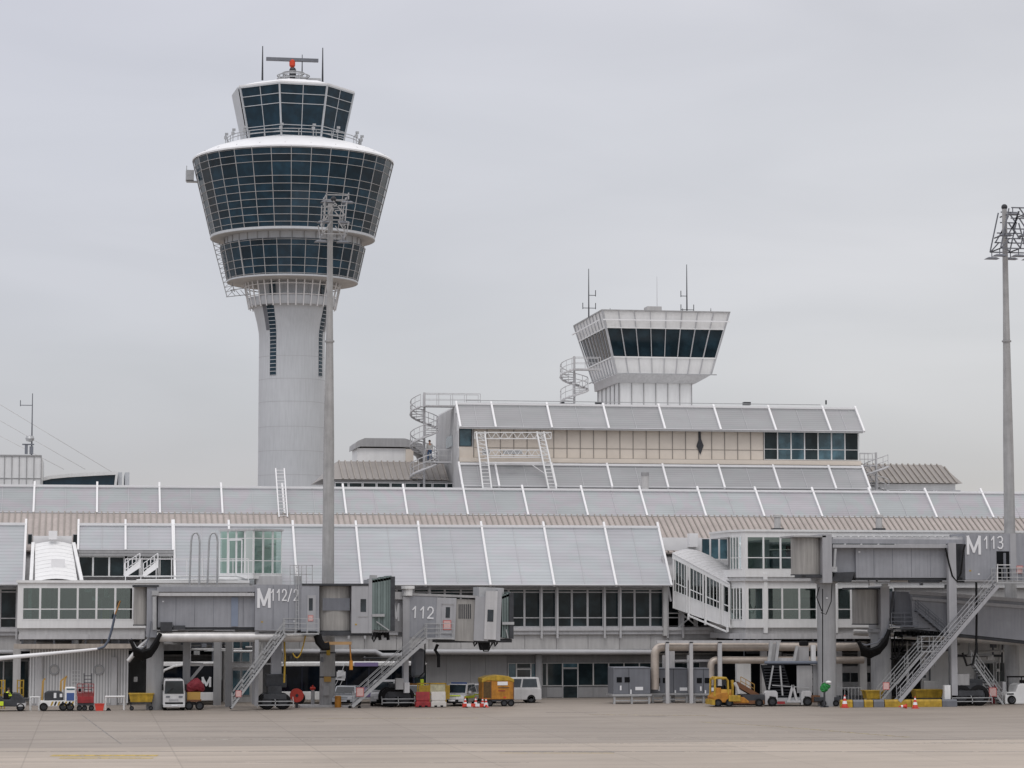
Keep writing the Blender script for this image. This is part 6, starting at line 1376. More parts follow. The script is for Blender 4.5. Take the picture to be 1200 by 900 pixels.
for i, (a_, b_) in enumerate(((-2, 5), (20, 27))):
    sg = Thing('yellow_gate', ['yellow tube gate behind the driver at the left edge', 'yellow tube gate right of the driver, left of the white sheet wall'][i], 'gate', gp((a_+b_)/2, 192), 'yellow tube gates'); f = MB()
    x0_, x1_ = gx(a_, 192), gx(b_, 192); 
    for x in (x0_, (x0_+x1_)/2, x1_): f.beam((x, 192, 0), (x, 192, 2.1), .09)
    sg.part('posts', f, yellow); f = MB()
    for z in (.5, 1.0, 1.5, 2.05): f.beam((x0_, 192, z), (x1_, 192, z), .07)
    sg.part('rails', f, yellow)
bo_ = Thing('white_boom', 'long white boom reaching in from the left edge, dark hose at its tip', 'boom', V(-60, 830, 190))
bo_.part('boom_tube', MB().tube([V(-80, 780, 190), V(0, 771.5, 190), V(95, 762.5, 190), V(114, 760.5, 190)], [.2, .17, .11, .09], 10), bright, smooth=True); bo_.part('stand', MB().beam((V(-75, 780, 190).x, 190, 0), V(-75, 779, 190), .4), white)
bo_.part('hose', MB().tube([V(114, 760.5, 190), V(122, 758, 190), V(127, 751, 190), V(131, 738, 190), V(135, 720, 190)], .09, 8), mat('hose_blue_grey', (.09, .11, .15), .5), smooth=True); bo_.part('orange_tip', MB().tube([V(135, 720, 190), V(138, 712, 190), V(141, 704, 190)], .05, 6), orange)
# ---- ground power cart
t2 = Thing('baggage_tug', 'white and black tug with hazard stripes and crane arms, left of the red lift', 'tug', gp(68, YV))
bp(t2, 'chassis', 47, 821, 88, 828, YV, 1.7, white, bevel=.04); profile(t2, 'engine_cover', [(52, 822), (52, 812), (56, 810), (71, 810), (74, 813), (74, 822)], YV+.1, 1.4, dsteel)
for k in range(7): t2.part('hazard_stripe', MB().add([V(59+4*k, 827, YV-.01), V(61+4*k, 827, YV-.01), V(63+4*k, 822, YV-.01), V(61+4*k, 822, YV-.01)], [(0, 1, 2, 3)]), yellow if k % 2 == 0 else black)
cb_ = bp(t2, 'cab', 76, 805.5, 88.5, 822, YV, 1.6, white, bevel=.06); bp(t2, 'cab_window', 78, 812, 87, 821, YV-.02, .02, blue, cb_); bp(t2, 'cab_windscreen', 78, 806.8, 87.5, 808.5, YV-.02, .02, bgm, cb_)
for (p, q, r_) in (((49, 822), (50.5, 798), (53, 795)), ((71, 811), (71.5, 798), (78, 793)), ((75, 808), (76, 797), (78, 792))): t2.part('crane_arm', MB().beam(V(*p, YV+.7), V(*q, YV+.7), .14).beam(V(*q, YV+.7), V(*r_, YV+.7), .11), mat('worn_ochre', (.42, .25, .06), .6, var=.3, vs=4))
bp(t2, 'white_box', 63, 812, 66, 818, YV+.06, .06, signw); bp(t2, 'white_box', 70, 813, 73, 817, YV+.06, .06, signw)
for px in (51, 82, 74): wh(t2, px, YV-.06, .3)
t3 = Thing('scissor_lift', 'red platform lift with cage rails and dark ladder in front of the white sheet wall', 'lift', gp(100, YV))
bp(t3, 'platform', 90.5, 816, 110, 824, YV, 1.3, red, bevel=.03); bp(t3, 'chassis', 91, 824, 110, 827, YV+.05, 1.2, dsteel)
f = MB()
for px in (90.5, 97, 104, 110):
    for dy in (0, 1.3): f.beam(V(px, 816, YV+dy), V(px, 801.5, YV+dy), .05)
for py in (801.5, 806, 811): f.beam(V(90.5, py, YV), V(110, py, YV), .05); f.beam(V(90.5, py, YV+1.3), V(110, py, YV+1.3), .05)
t3.part('cage', f, red); bp(t3, 'mesh_panel', 91, 812, 110, 816, YV+.02, .03, mat('dull_red_mesh', (.25, .05, .05), .7), None)
f = MB().beam(V(98.5, 814, YV+.7), V(98.5, 789, YV+.7), .07).beam(V(107.5, 814, YV+.7), V(107.5, 789, YV+.7), .07)
for k in range(6): f.beam(V(98.5, 792+4*k, YV+.7), V(107.5, 792+4*k, YV+.7), .05)
t3.part('ladder', f, dsteel); bp(t3, 'control_box', 92, 807, 95, 811, YV+.3, .3, black)
for px in (93, 99, 107): wh(t3, px, YV, .2, .18)
rb3 = Thing('red_crate', 'open red plastic crate on the apron beside the red lift', 'crate', gp(116.5, YV)); c = gp(116.5, YV)
rb3.part('crate_body', MB().prism([(c.x-.26, 0), (c.x+.26, 0), (c.x+.33, .46), (c.x-.33, .46)], 'y', YV, YV+.5), redw); rb3.part('rim', MB().box(c.x-.36, c.x+.36, YV-.03, YV+.53, .44, .5), redw)
single('black_tyre_stop', 'small black rubber wheel chock right of the red crate', 'wheel chock', gp(127, YV), MB().prism([(gx(124, YV), 0), (gx(130.5, YV), 0), (gx(128, YV), .2), (gx(126, YV), .2)], 'y', YV, YV+.3), black)
for i, (a_, b_) in enumerate(((35.5, 46), (123.5, 145.5))):
    f = MB(); x0_, x1_ = gx(a_, 188.5), gx(b_, 188.5); f.tube([(x0_, 188.5, 0), (x0_, 188.5, .95), (x1_, 188.5, .95), (x1_, 188.5, 0)], .09, 8)
    single('hoop_barrier', ['narrow white hoop barrier left of the tug with crane arms', 'wide white hoop barrier right of the red crate'][i], 'barrier', gp((a_+b_)/2, 188.5), f, white, 'white hoop barriers')
def tub(px0, px1, py0, Y, label, cat='trolley', name='yellow_trolley'):
    T = Thing(name, label, cat, gp((px0+px1)/2, Y)); a_, b_ = gx(px0, Y), gx(px1, Y); zt_ = Z(py0, Y, px0); zb_ = zt_-.62
    T.part('tub', MB().add([(a_+.12, Y+.1, zb_), (b_-.12, Y+.1, zb_), (b_-.12, Y+1.1, zb_), (a_+.12, Y+1.1, zb_), (a_, Y, zt_), (b_, Y, zt_), (b_, Y+1.2, zt_), (a_, Y+1.2, zt_)], [(3, 2, 1, 0), (4, 5, 6, 7), (0, 1, 5, 4), (1, 2, 6, 5), (2, 3, 7, 6), (3, 0, 4, 7)]), yellow, bevel=.03)
    T.part('rim', MB().box(a_-.04, b_+.04, Y-.04, Y+1.24, zt_-.05, zt_+.02), yellow)
    if zb_ > .3:
        f = MB()
        for x in (a_+.15, b_-.15):
            for y in (Y+.1, Y+1.1): f.beam((x, y, .12), (x, y, zb_), .08)
        f.beam((a_+.1, Y+.1, zb_-.05), (b_-.1, Y+.1, zb_-.05), .08); T.part('frame', f, dsteel)
        for x in (a_+.2, b_-.2): wheel(T, (x, Y+.1, .16), .16, .1)
    return T
tub(151, 180, 813, YV, 'yellow tub trolley on dark legs, left of the white truck')
# ---- white truck seen head on
t4 = Thing('airport_truck', 'small white truck facing the camera with large dark windscreen, under the M112/2 tunnel', 'truck', gp(204, YV-.5)); Yq = YV-.5
profile(t4, 'cab', [(191, 827), (191, 813), (192.5, 797.5), (194, 796), (214, 796), (215.5, 797.5), (217, 813), (217, 827)], Yq, 3.2, carwhite, bevel=.08)
profile(t4, 'windscreen', [(192.8, 813), (193.8, 798), (214.2, 798), (215.3, 813)], Yq-.02, .05, vg, bevel=0)
bp(t4, 'grille', 193.5, 823, 214.5, 825, Yq-.03, .05, black); bp(t4, 'bumper', 191.3, 825.5, 216.8, 829, Yq-.12, .3, carwhite, bevel=.04); bp(t4, 'number_plate', 201, 825.8, 208, 827.5, Yq-.14, .03, signw)
for a_ in (194.5, 209.5): bp(t4, 'headlight', a_, 815.5, a_+4.5, 817.5, Yq-.03, .05, acgrey)
t4.part('wiper', MB().beam(V(196, 812, Yq-.05), V(203, 806, Yq-.05), .03), black)
for a_ in (189.5, 216.8): bp(t4, 'wing_mirror', a_, 802, a_+2, 809, Yq-.1, .15, black)
for px in (193.5, 214.5): 
    for dy in (.1, 2.4): wheel(t4, (gx(px, Yq), Yq+dy+.35, .33), .33, .25, ax='x')
bp(t4, 'cargo_box', 192, 800, 216, 822, Yq+3.25, 1.5, shade_panel); bp(t4, 'lettering_band', 198, 819, 209, 821.3, Yq-.03, .04, mat('faded_lettering', (.4, .4, .42), .5, var=.4, vs=25))
# ---- red covered compressor
t5 = Thing('covered_trailer', 'orange brown wheeled unit under a bunched red tarpaulin, beside the white truck', 'trailer', gp(229, YV))
tm = MB(); c = V(228.5, 804.5, YV+.7); tm.sphere(c, 1.0, 12, (.72, .6, .48))
rnd = random.Random(3); tm.v = [v+Vector((rnd.uniform(-.04, .04), rnd.uniform(-.04, .04), rnd.uniform(-.05, .05)+.12*math.sin(v.x*5))) for v in tm.v]; t5.part('tarpaulin', tm, mat('dark_red_tarpaulin', (.20, .018, .03), .75, var=.25, vs=3))
bp(t5, 'engine_block', 219.5, 811, 235, 820, YV+.2, 1, mat('worn_ochre', (.42, .25, .06), .6)); bp(t5, 'frame', 219, 820, 236, 822.5, YV+.1, 1.2, mat('rust_brown', (.16, .07, .03), .7, var=.3, vs=4)); bp(t5, 'small_tank', 222, 822.5, 229, 826, YV+.3, .6, dsteel)
for px in (221.5, 234): wh(t5, px, YV, .32, .2)
# hose reel, small equipment near the bridge wheels
hr = Thing('hose_reel', 'red fire hose drum behind the M112/2 bridge wheels', 'hose reel', gp(347, 190)); e = V(348, 815, 190)
hr.part('drum', MB().tube([e, e+Vector((0, .5, 0))], .5, 20), redw, smooth=True); hr.part('stand', MB().beam((e.x, 190.2, 0), (e.x, 190.2, .6), .2), dsteel); hr.part('hub', MB().tube([e-Vector((0, .04, 0)), e], .12, 12), dsteel)
for i, (px, lb) in enumerate(((366.5, 'grey post with red valve between the bus and the mast'),)):
    hy = Thing('hydrant', lb, 'hydrant', gp(px, 192.5)); hy.part('post', MB().lathe(gp(px, 192.5), [(.14, 0), (.14, 1.2), (.0, 1.25)], 12), steel); hy.part('valve', MB().tube([V(px-3, 806.5, 192.4), V(px+3, 806.5, 192.4)], .1, 8).tube([V(px, 809, 192.4), V(px, 803, 192.4)], .06, 8), redw)
single('low_kerb_island', 'low concrete island under the M112 stairs by the buses', 'kerb', gp(385, 191), MB().box(gx(352, 190.5), gx(412, 190.5), 190.5, 193.2, 0, .14), panel2)
single('orange_drum', 'small orange drum left of the silver car', 'drum', gp(396, 190.5), MB().lathe(gp(396, 190.3), [(.24, 0), (.24, .8), (.18, .85), (0, .85)], 14), orange, smooth=True)
# ---- cars
def car(label, px, Y, rot, body, L_=4.3, Wd=1.8, H_=1.48, roofbar=None, stripe=None, kind='car', grp='cars parked under the terminal'):
    T = Thing('parked_car' if kind == 'car' else 'parked_van', label, kind, gp(px, Y+Wd/2), grp, rot, True); h = L_/2; w2 = Wd/2; f = H_
    if kind == 'car':
        low = [(-h, .25), (-h, .62), (-h+.12, .78), (-h+1.1, .90), (h-.75, .92), (h-.04, .86), (h, .6), (h, .25)]
        cab_ = ((-h+.95, h-.25), (-h+1.65, h-.75), .90, f)
    else:
        low = [(-h, .25), (-h, .75), (-h+.15, .95), (-h+.75, 1.12), (h-.05, 1.12), (h, 1.05), (h, .25)]
        cab_ = ((-h+.55, h-.03), (-h+1.25, h-.18), 1.11, f)
    bd = T.part('body', MB().prism(low, 'y', -w2, w2), body, bevel=.07)
    (xb0, xb1), (xt0, xt1), zb__, zt__ = cab_; i_ = .16
    vs_ = [(xb0, -w2+.03, zb__), (xb1, -w2+.03, zb__), (xb1, w2-.03, zb__), (xb0, w2-.03, zb__), (xt0, -w2+i_, zt__), (xt1, -w2+i_, zt__), (xt1, w2-i_, zt__), (xt0, w2-i_, zt__)]
    T.part('cabin', MB().add(vs_, [(3, 2, 1, 0), (4, 5, 6, 7), (0, 1, 5, 4), (1, 2, 6, 5), (2, 3, 7, 6), (3, 0, 4, 7)]), body, bevel=.05)
    vv = [Vector(v) for v in vs_]
    def pane(a_, b_, c_, d_, u0, u1, w0, w1, name):
        def P(u, w__): return a_.lerp(b_, u).lerp(d_.lerp(c_, u), w__)
        q = [P(u0, w0), P(u1, w0), P(u1, w1), P(u0, w1)]; n_ = (q[1]-q[0]).cross(q[3]-q[0]).normalized()*.012
        ctr = Vector((0, 0, 1)); 
        if n_.dot(q[0]-Vector(((xb0+xb1)/2, 0, q[0].z))) < 0: n_ = -n_
        T.part(name, MB().add([v+n_ for v in q]+[v-n_*2 for v in q], [(0, 1, 2, 3), (7, 6, 5, 4), (0, 4, 5, 1), (1, 5, 6, 2), (2, 6, 7, 3), (3, 7, 4, 0)]), vg)
    pane(vv[3], vv[0], vv[4], vv[7], .07, .93, .1, .9, 'windscreen'); pane(vv[1], vv[2], vv[6], vv[5], .1, .9, .15, .88, 'rear_window')
    for (a_, b_, c_, d_) in ((0, 1, 5, 4), (3, 2, 6, 7)):
        sp_ = ((.06, .34), (.37, .62), (.65, .94)) if kind != 'car' else ((.1, .48), (.52, .90))
        for u0, u1 in sp_: pane(vv[a_], vv[b_], vv[c_], vv[d_], u0, u1, .12, .88, 'side_window')
    for x in (-h+.85, h-.8):
        for s_ in (-1, 1):
            wheel(T, (x, s_*(w2-.06), .32), .32, .2)
            T.part('wheel_arch', MB().tube([(x, s_*(w2-.02)-.01, .36), (x, s_*(w2-.02)+.015*s_, .36)], .4, 20), black)
    for s_ in (-1, 1):
        T.part('headlight', MB().box(-h-.015, -h+.08, s_*(w2-.42)-.16, s_*(w2-.42)+.16, .56, .72), signw); T.part('tail_light', MB().box(h-.08, h+.012, s_*(w2-.25)-.12, s_*(w2-.25)+.12, .62, .95), redw)
        T.part('wing_mirror', MB().box(xb0+.35, xb0+.5, s_*(w2+.12)-.1, s_*(w2+.12)+.1, zb__+.05, zb__+.22), body)
    T.part('grille', MB().box(-h-.012, -h+.05, -.5, .5, .34, .5), black); T.part('bumper', MB().box(-h-.06, -h+.1, -w2+.06, w2-.06, .24, .36), black); T.part('number_plate', MB().box(-h-.075, -h-.055, -.26, .26, .38, .49), signw)
    if roofbar: T.part('roof_bar', MB().box(-.35, -.1, -w2+.3, w2-.3, f+.0, f+.12), roofbar)
    if stripe: T.part('side_stripe', MB().box(-h+.3, h-.3, -w2-.012, -w2+.02, .55, .75), stripe); T.part('bonnet_stripe', MB().box(-h-.01, -h+.06, -w2+.25, w2-.25, .76, .84), stripe)
    return T
car('silver car facing the camera, left of the M112 stairs under the bus plug picture', 406, 192.5, R(78), silver)
car('white van behind the M112 stairs, mostly hidden', 451, 193.2, R(80), carwhite, 4.6, 1.9, 1.85, kind='van', grp=None)
car('white airport car with yellow stripe hidden behind the yellow crates', 486, 193.2, R(84), carwhite, 4.3, 1.8, 1.5, orange, hiviz)
car('white service car with blue roof bar, right of the white barrier', 539, 191.8, R(66), carwhite, 4.4, 1.8, 1.62, blue, hiviz)
car('white car with yellow front between the service car and the orange container', 563, 194.2, R(70), carwhite, 4.3, 1.8, 1.5, None, hiviz)
car('white passenger van with dark side windows right of the orange container', 595.5, 196, 0, carwhite, 4.9, 1.9, 1.95, kind='van', grp=None)
# ---- orange covered container trailer
YK = 190
t6 = Thing('baggage_trailer', 'orange box trailer with bulging yellow cover, in front of the white van', 'baggage trailer', gp(583, YK))
bp(t6, 'box', 565.5, 796.5, 602, 819.5, YK, 2.0, orange, bevel=.03); bp(t6, 'side_opening', 566.5, 799, 575, 818, YK-.012, .02, mat('dark_tarpaulin', (.10, .06, .02), .8, var=.3, vs=5)); 
cv_ = [V(a_, b_, YK-.05) for a_, b_ in ((564.8, 800), (565, 795), (572, 792.5), (584, 791.2), (596, 792.5), (602.5, 796), (602.6, 800), (597, 797.6), (584, 798.2), (572, 797.4))]
t6.part('cover', MB().prism([(v.x, v.z) for v in cv_], 'y', YK-.05, YK+2.05), yellow, bevel=.04)
bp(t6, 'notice', 583, 798.8, 595, 803, YK-.02, .02, signw); bp(t6, 'strap', 584, 805.5, 597, 806.2, YK-.02, .02, dsteel); bp(t6, 'strap', 584, 809, 592, 810, YK-.02, .02, red)
for px in (575.5, 602): bp(t6, 'edge_post', px-.5, 797, px+.4, 820, YK-.03, .05, mat('rust_brown', (.16, .07, .03), .7))
bp(t6, 'chassis', 566, 819.5, 602, 822, YK+.05, 1.9, dsteel)
for px in (574, 591, 599): wh(t6, px, YK+.05, .26, .2)
bp(t6, 'reflector', 590, 816.5, 593, 818, YK-.02, .02, redw)
# ---- crates and barriers
def barrier(px0, px1, m, label):
    Y = 189.0; T = Thing('water_barrier', label, 'barrier', gp((px0+px1)/2, Y), 'water filled barriers by the M112 bridge'); a_, b_ = gx(px0, Y), gx(px1, Y)
    T.part('base', MB().box(a_, b_, Y-.1, Y+.55, .04, .42), m, bevel=.04)
    T.part('upper', MB().prism([(Y+.02, .52), (Y+.12, 1.15), (Y+.33, 1.15), (Y+.43, .52)], 'x', a_+.04, b_-.04), m, bevel=.03); T.part('groove_core', MB().box(a_+.08, b_-.08, Y+.05, Y+.4, .4, .54), m)
    for k in (.3, .7): T.part('fork_slot', MB().box(a_+(b_-a_)*k-.1, a_+(b_-a_)*k+.1, Y-.112, Y-.09, .04, .16), dark)
barrier(487, 504.5, red, 'red plastic water barrier left of the white one'); barrier(505, 523, mat('barrier_white', (.55, .53, .50), .6, var=.15, vs=3), 'white plastic water barrier right of the red one')
cr4 = Thing('pallet_crate', 'yellow framed mesh crate with goods behind the red and white barriers', 'crate', gp(503, 190.3)); Yc = 190.3
bp(cr4, 'crate_panel', 491, 803, 503, 815, Yc, .05, yellow); bp(cr4, 'crate_panel', 504, 801.5, 521.5, 812, Yc, .05, mat('pale_yellow_board', (.55, .52, .35), .6, var=.3, vs=3)); f = MB()
for px in (489.5, 503.5, 522.5): f.beam(V(px, 800.5, Yc), (V(px, 800, Yc).x, Yc, 0), .09); f.beam(V(px, 800.5, Yc+1.2), (V(px, 800, Yc+1.2).x, Yc+1.2, 0), .09)
f.beam(V(489.5, 801, Yc), V(522.5, 801, Yc), .09); f.beam(V(489.5, 801, Yc+1.2), V(522.5, 801, Yc+1.2), .09); f.beam(V(489.5, 814, Yc), V(522.5, 814, Yc), .09); cr4.part('frame', f, yellow)
bp(cr4, 'goods', 492, 803, 500, 808, Yc+.3, .7, signw); bp(cr4, 'goods', 493, 796, 496.5, 803, Yc+.4, .4, hiviz); cr4.part('crate_floor', MB().box(gx(490, Yc), gx(522, Yc), Yc, Yc+1.2, .3, .4), dsteel); bp(cr4, 'side_board', 523, 803, 527, 819, Yc+.1, .1, yellow)
def cone(px, Y, label, h=.72, fallen=False, name='traffic_cone'):
    c = gp(px, Y); T = Thing(name, label, 'traffic cone', c, 'red and white traffic cones'); k = h/.72
    T.part('base', MB().box(c.x-.2*k, c.x+.2*k, Y-.2*k, Y+.2*k, 0, .05), redw); B_ = .17*k
    for i, (z0, z1, m) in enumerate(((.05, .22, redw), (.22, .38, signw), (.38, .52, redw), (.52, .62, signw), (.62, .72, redw))):
        rr = lambda z: (B_*(1-(z/.72))+.025)
        T.part('cone_band', MB().lathe(c, [(rr(z0), z0*k), (rr(z1), z1*k)]+([(0, z1*k)] if i == 4 else []), 14), m, smooth=True)
    return T
cone(545.2, 188.6, 'traffic cone left of the red and white plank', .75); cone(557.5, 188.6, 'traffic cone at the middle of the red and white plank', .75); cone(565.5, 188.8, 'traffic cone left of the last one by the orange trailer', .7); cone(569.5, 188.4, 'last traffic cone, right end of the plank by the orange trailer', .7)
cone(990, 183.6, 'tall traffic cone before the first yellow block, right of the round column', .95); cone(1072.5, 181.5, 'traffic cone in front of the long yellow blocks under the M113 stairs', .88)
pk = Thing('barrier_plank', 'low red and white striped plank on the ground between the cones', 'barrier plank', gp(557, 188.3)); a_, b_ = gx(542, 188.3), gx(572, 188.3)
for k in range(6): pk.part('plank_section', MB().box(a_+(b_-a_)*k/6, a_+(b_-a_)*(k+1)/6-.002, 188.28, 188.34, .08, .3), redw if k % 2 == 0 else signw)
pk.part('feet', MB().box(a_+.2, a_+.35, 188.1, 188.5, 0, .08).box(b_-.35, b_-.2, 188.1, 188.5, 0, .08), black)
lc = Thing('traffic_cone', 'toppled small red and white cone lying on the apron by the yellow block', 'traffic cone', gp(1058, 181.6)); e = gp(1053, 181.6)+Vector((0, 0, .14)); e2 = e+Vector((.62, .05, .02))
lc.part('cone_body', MB().tube([e, e.lerp(e2, .95)], [.03, .15], 12), redw, smooth=True); lc.part('base', MB().beam(e2-Vector((.04, 0, 0)), e2, .34), redw); lc.part('cone_band', MB().tube([e.lerp(e2, .3), e.lerp(e2, .5)], [.085, .11], 12), signw)
# ---- belt loader
YO = 186.5
t7 = Thing('belt_loader', 'orange belt loader with open yellow cab and sloping conveyor', 'belt loader', gp(865, YO))
profile(t7, 'chassis', [(837, 823), (836, 817), (840, 812), (857, 811), (858, 817), (872, 817), (878, 822), (878, 824)], YO, 1.9, orange); bp(t7, 'underframe', 838, 823.5, 895, 826.5, YO+.15, 1.6, dark)
f = MB(); q = [V(837.5, 816, YO+.05), V(838, 796, YO+.05), V(840, 794.5, YO+.05), V(851, 795, YO+.05), V(853, 798, YO+.05), V(853.5, 814, YO+.05)]
f.tube(q, .085, 6); f.tube([v+Vector((0, 1.4, 0)) for v in q], .085, 6)
for v in q[1:5]: f.beam(v, v+Vector((0, 1.4, 0)), .1)
t7.part('cab_frame', f, yellow); bp(t7, 'cab_door', 838.5, 806, 845, 817, YO+.02, .06, orange); bp(t7, 'cab_roof', 839, 793.5, 852, 796, YO, 1.5, yellow, bevel=.04); bp(t7, 'seat', 842, 804, 847, 812, YO+.5, .6, black); bp(t7, 'cab_back', 850.5, 797, 852, 812, YO+.15, 1.2, vg); bp(t7, 'steering_column', 848, 803, 849.5, 810, YO+.6, .1, black); bp(t7, 'hood', 845, 808, 857, 818, YO+.02, 1.8, mat('worn_yellow_orange', (.6, .33, .05), .5, var=.3, vs=3), bevel=.04); bp(t7, 'battery_box', 854, 815, 868, 822, YO-.1, .8, yellow, bevel=.03); bp(t7, 'bumper', 834.5, 820, 838, 826, YO-.1, 2.1, yellow)
t7.part('conveyor', MB().beam(V(862, 801, YO+1), V(889, 817, YO+1), 1.0, .35), mat('rust_brown', (.16, .07, .03), .7)); t7.part('conveyor_belt', MB().beam(V(862, 799.3, YO+1), V(889, 815.3, YO+1), .8, .05), black); bp(t7, 'rear_frame', 870, 814, 896, 821, YO+.2, 1.6, dsteel); bp(t7, 'rear_deck', 858, 821, 896, 825, YO+.05, 1.9, mat('rust_brown', (.16, .07, .03), .7))
f = MB()
for px, py in ((868, 803), (874, 806), (879, 809), (884, 812)): f.beam(V(px, py, YO+1.6), V(px, py-10, YO+1.6), .04)
f.beam(V(868, 793, YO+1.6), V(884, 802, YO+1.6), .05); f.beam(V(868, 798, YO+1.6), V(884, 807, YO+1.6), .04); t7.part('side_rail', f, mat('worn_ochre', (.42, .25, .06), .6)); 
bp(t7, 'lift_post', 857.5, 797, 860, 815, YO+.9, .3, yellow); t7.part('white_hose', MB().tube([V(861, 800, YO), V(864, 806, YO), V(866, 813, YO)], .12, 8), panel2)
for px in (842, 855, 890): wh(t7, px, YO-.08, .3)
# ---- towable passenger stairs
YS = 187
t8 = Thing('passenger_stairs', 'grey towable passenger stairs with dark steps beside the belt loader', 'passenger stairs', gp(925, YS))
for (p, q, w_) in (((901, 776), (904, 752), .22), ((909, 776), (912, 752), .22), ((930, 776), (934, 757), .18)): t8.part('upper_frame', MB().beam(V(*p, YS), V(*q, YS), w_), steel)
bp(t8, 'side_screen', 901, 754, 912, 775, YS+.1, .06, shade_panel); bp(t8, 'top_unit', 936, 758, 948, 775, YS+.2, .8, shade_panel); bp(t8, 'lamp_unit', 938, 751, 948, 757, YS+.1, .5, black, bevel=.1); bp(t8, 'upper_post', 951, 756, 956, 779, YS+.1, .3, white); bp(t8, 'upper_rails', 912, 771, 930, 775, YS+.4, .1, panel)
t8.part('handrail', MB().tube([V(896, 776.5, YS-.1), V(957, 776.5, YS-.1), V(961, 779, YS-.1), V(962, 790, YS-.1)], .12, 8), mat('blue_grey_tube', (.12, .14, .18), .5)); 
for (p, q) in (((906, 780), (901, 808)), ((914, 780), (917, 815))): t8.part('support_strut', MB().beam(V(*p, YS), V(*q, YS), .11), steel)
bp(t8, 'side_wall', 934, 780, 952, 812, YS+.1, .1, shade_panel); bp(t8, 'side_wall', 953, 778, 960, 816, YS+.2, .1, colm)
f = MB()
for k in range(12): z = .5+.21*k; x0_, x1_ = gx(905+.2*k, YS), gx(933-.2*k, YS); f.box(x0_, x1_, YS+.6+.2*k, YS+.85+.2*k, z, z+.05)
t8.part('steps', f, dsteel); t8.part('stair_back', MB().add([(gx(904, YS), YS+.7, .4), (gx(934, YS), YS+.7, .4), (gx(933, YS), YS+3.3, 3.0), (gx(905, YS), YS+3.3, 3.0)], [(0, 1, 2, 3)]), dark)
bp(t8, 'chassis', 899, 818, 950, 824, YS, 1.9, steel)
for a_, b_ in ((896.5, 911.5), (939, 951.5)):
    c_ = (a_+b_)/2; profile(t8, 'mudguard', [(a_, 826), (a_, 812), (a_+2, 809.5), (b_-2, 809.5), (b_, 812), (b_, 826), (b_-2, 826), (b_-2.2, 817), (c_-2, 816), (c_-3.5, 826)], YS-.12, .5, panel, bevel=.03); wh(t8, c_+1.5, YS-.25, .36)
t8.part('stabiliser', MB().beam(V(924, 823, YS-.1), V(929, 803, YS-.1), .16).beam(V(934, 823, YS-.1), V(929, 803, YS-.1), .16).beam(V(922, 822, YS-.1), V(938, 822, YS-.1), .14), panel); bp(t8, 'red_tow_bar', 911, 822, 920, 825, YS-.2, .15, red)
t8.part('foot_rail', MB().beam(V(905, 803, YS-.1), V(948, 806, YS-.1), .06), steel)
# green cover & small lamp
gc = Thing('green_bag', 'bright green folded cover on a stand right of the passenger stairs', 'cover', gp(966, 184.6)); c = V(966, 806, 184.6); tm = MB().sphere(c, .34, 8, (.85, .5, .95)); tm.sphere(c+Vector((.26, 0, .1)), .2, 8, (1, .6, .7)); tm.v = [v+Vector((rnd.uniform(-.07, .07), rnd.uniform(-.06, .06), rnd.uniform(-.07, .07))) for v in tm.v]
gc.part('cover', tm, green); gc.part('stand', MB().beam((c.x, 184.6, 0), c, .12).beam((c.x-.3, 184.6, .05), (c.x+.3, 184.6, .05), .12), dsteel); gc.part('lamp', MB().sphere(V(971, 799.5, 184.6), .2, 8, (1.1, 1, .6)), white)
gr2 = Thing('guard_rail', 'low dark grey railing between the round column and the yellow blocks', 'railing', gp(985, 188)); f = MB()
for k in range(12): px = 966+4*k; f.beam((gx(px, 188), 188, 0), V(px, 806, 188), .04)
f.beam(V(966, 806, 188), V(1010, 806, 188), .06); gr2.part('rails', f, steel); bp(gr2, 'base', 962, 815, 1012, 820, 188.1, .3, dsteel)
t9 = Thing('low_platform', 'low dark trolley of wheels and parts between round column and railing', 'trolley', gp(965, 186)); bp(t9, 'deck', 955, 817, 985, 822, 186, 1.4, dsteel); bp(t9, 'crate', 953, 815, 962, 823, 186.3, .8, mat('rust_brown', (.16, .07, .03), .7)); 
for px in (965, 980): wh(t9, px, 185.9, .24, .2)
# ---- kerb blocks
for i, (a_, b_, m_, lb) in enumerate(((986, 999.5, yellow, 'first short yellow concrete block, behind the tall cone'), (1000, 1012.5, acgrey, 'grey block between the two short yellow blocks'), (1013, 1023.5, yellow, 'second short yellow block, left of the stairs foot'), (1024, 1036.5, acgrey, 'grey block left of the long yellow blocks'), (1037, 1068, yellow, 'long yellow block behind the toppled cone'), (1068.3, 1104, yellow, 'long yellow block behind the upright cone'), (1104.3, 1122, acgrey, 'grey block at the right end, by the bridge wheels'))):
    Yk = 183.9; x0_, x1_ = gx(a_, Yk), gx(b_, Yk); single('concrete_block', lb, 'concrete block', gp((a_+b_)/2, Yk), MB().prism([(Yk, 0), (Yk, .42), (Yk+.08, .56), (Yk+.42, .56), (Yk+.5, .42), (Yk+.5, 0)], 'x', x0_+.01, x1_-.01), m_, 'yellow and grey concrete blocks', bevel=.02)
tub(1015, 1036, 809.5, 186.5, 'smaller yellow salt tub behind the blocks, left of the M113 stairs', 'tub', 'yellow_tub'); tub(1073, 1106, 808.5, 186.5, 'larger yellow salt tub behind the blocks, right of the M113 stairs', 'tub', 'yellow_tub')
single('grey_cabinet', 'beige grey cabinet behind the larger yellow tub', 'cabinet', gp(1091, 190), MB().pb(1083, 798, 1100, 822, 190, .8), panel2, bevel=.03)
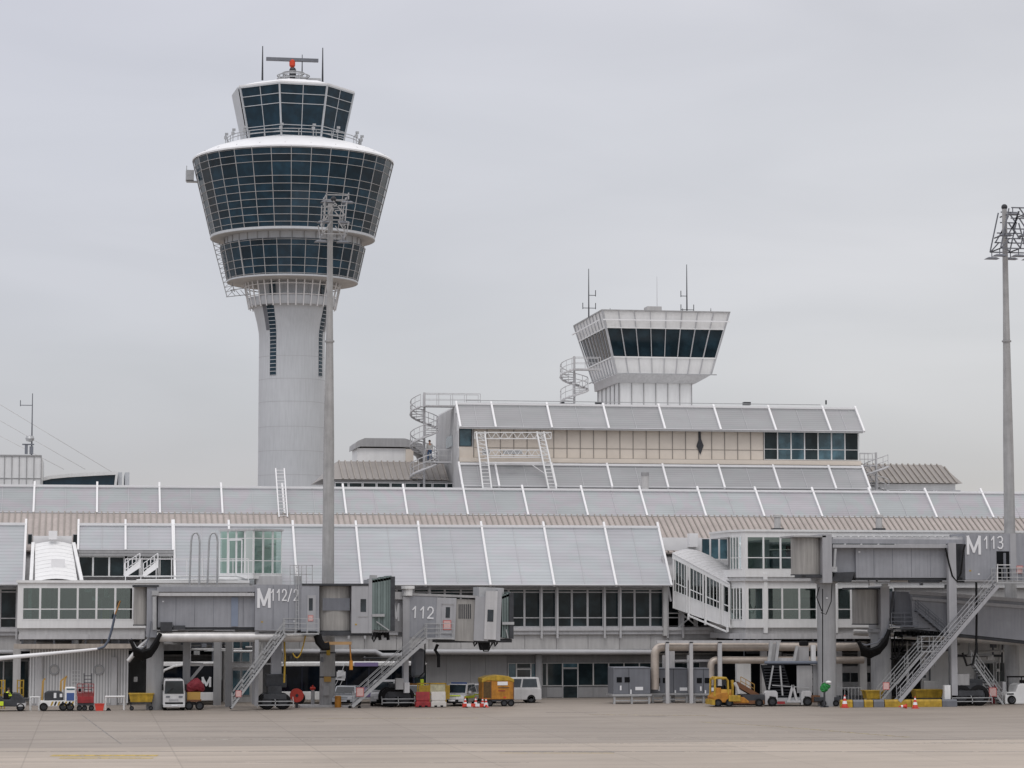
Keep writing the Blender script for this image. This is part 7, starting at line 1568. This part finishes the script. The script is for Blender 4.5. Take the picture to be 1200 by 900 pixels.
# vehicle visible through the opening
bs = Thing('parked_minibus', 'white minibus seen through the opening under the two storey gate building', 'minibus', gp(1000, 201)); 
bp(bs, 'body', 984, 780, 1022, 818, 201, 2, carwhite, bevel=.1); 
for a_, b_ in ((986, 996), (997, 1008), (1009, 1020)): bp(bs, 'side_window', a_, 788.5, b_, 799, 200.97, .03, vg)
bp(bs, 'rail_stripe', 985, 806, 1021, 808, 200.98, .02, steel)
for px in (990, 1014): wh(bs, px, 200.9, .36)
# white tractor at right edge
t10 = Thing('tow_tractor', 'small white tow tractor at the right edge behind the leaning stairs', 'tow tractor', gp(1190, 187.5)); YZ = 187.5
profile(t10, 'body', [(1178, 825), (1178, 815), (1181, 811), (1190, 811), (1193, 803), (1197, 801), (1215, 801), (1217, 825)], YZ, 1.8, white); bp(t10, 'bonnet_vent', 1180, 812.5, 1188, 814, YZ-.02, .03, black); f = MB().beam(V(1180, 793, YZ+.2), V(1216, 793, YZ+.2), .12).beam(V(1181, 811, YZ+.2), V(1181, 793, YZ+.2), .07).beam(V(1197, 802, YZ+.2), V(1197, 793, YZ+.2), .07)
t10.part('roll_frame', f, black); bp(t10, 'side_box', 1175, 799, 1179, 812, YZ+1, .6, panel); bp(t10, 'seat', 1198, 797, 1204, 803, YZ+.6, .6, black)
for px in (1186, 1208): wh(t10, px, YZ-.08, .34)
single('red_cover_bundle', 'dark red folded cover beside the stairs foot at the right', 'cover', gp(1160, 189), MB().sphere(V(1163, 806, 189.3), .4, 8, (1.1, .6, .6)).beam((gx(1163, 189.3), 189.3, 0), V(1163, 808, 189.3), .3), mat('dark_red_tarpaulin', (.20, .018, .03), .75))
for i, (px, a_, b_, m_, lb) in enumerate(((1100, 783, 806, white, 'white switch cabinet left of the wall notice'),)): pass
# stair core with glazing between buses
sc_ = Thing('stair_core', 'grey glazed stair block between the two buses under the M112/2 bridge', 'stair block', gp(285, 201)); 
bp(sc_, 'wall', 262, 749, 308, 823.5, 201.5, 3, panel2)
for a_, b_ in ((272, 282), (283, 293)):
    for c_, d_ in ((751, 762), (764, 776), (785, 815)):
        o = bp(sc_, 'window_frame', a_, c_, b_, d_, 201.42, .06, steel); bp(sc_, 'pane', a_+.8, c_+.8, b_-.8, d_-.8, 201.40, .03, bgm, o)
sc_.part('rail', MB().beam(V(262, 781, 201.3), V(308, 781, 201.3), .08), panel)
for a_, b_, c_ in ((333, 341, 776), (506, 512, 776)): pass
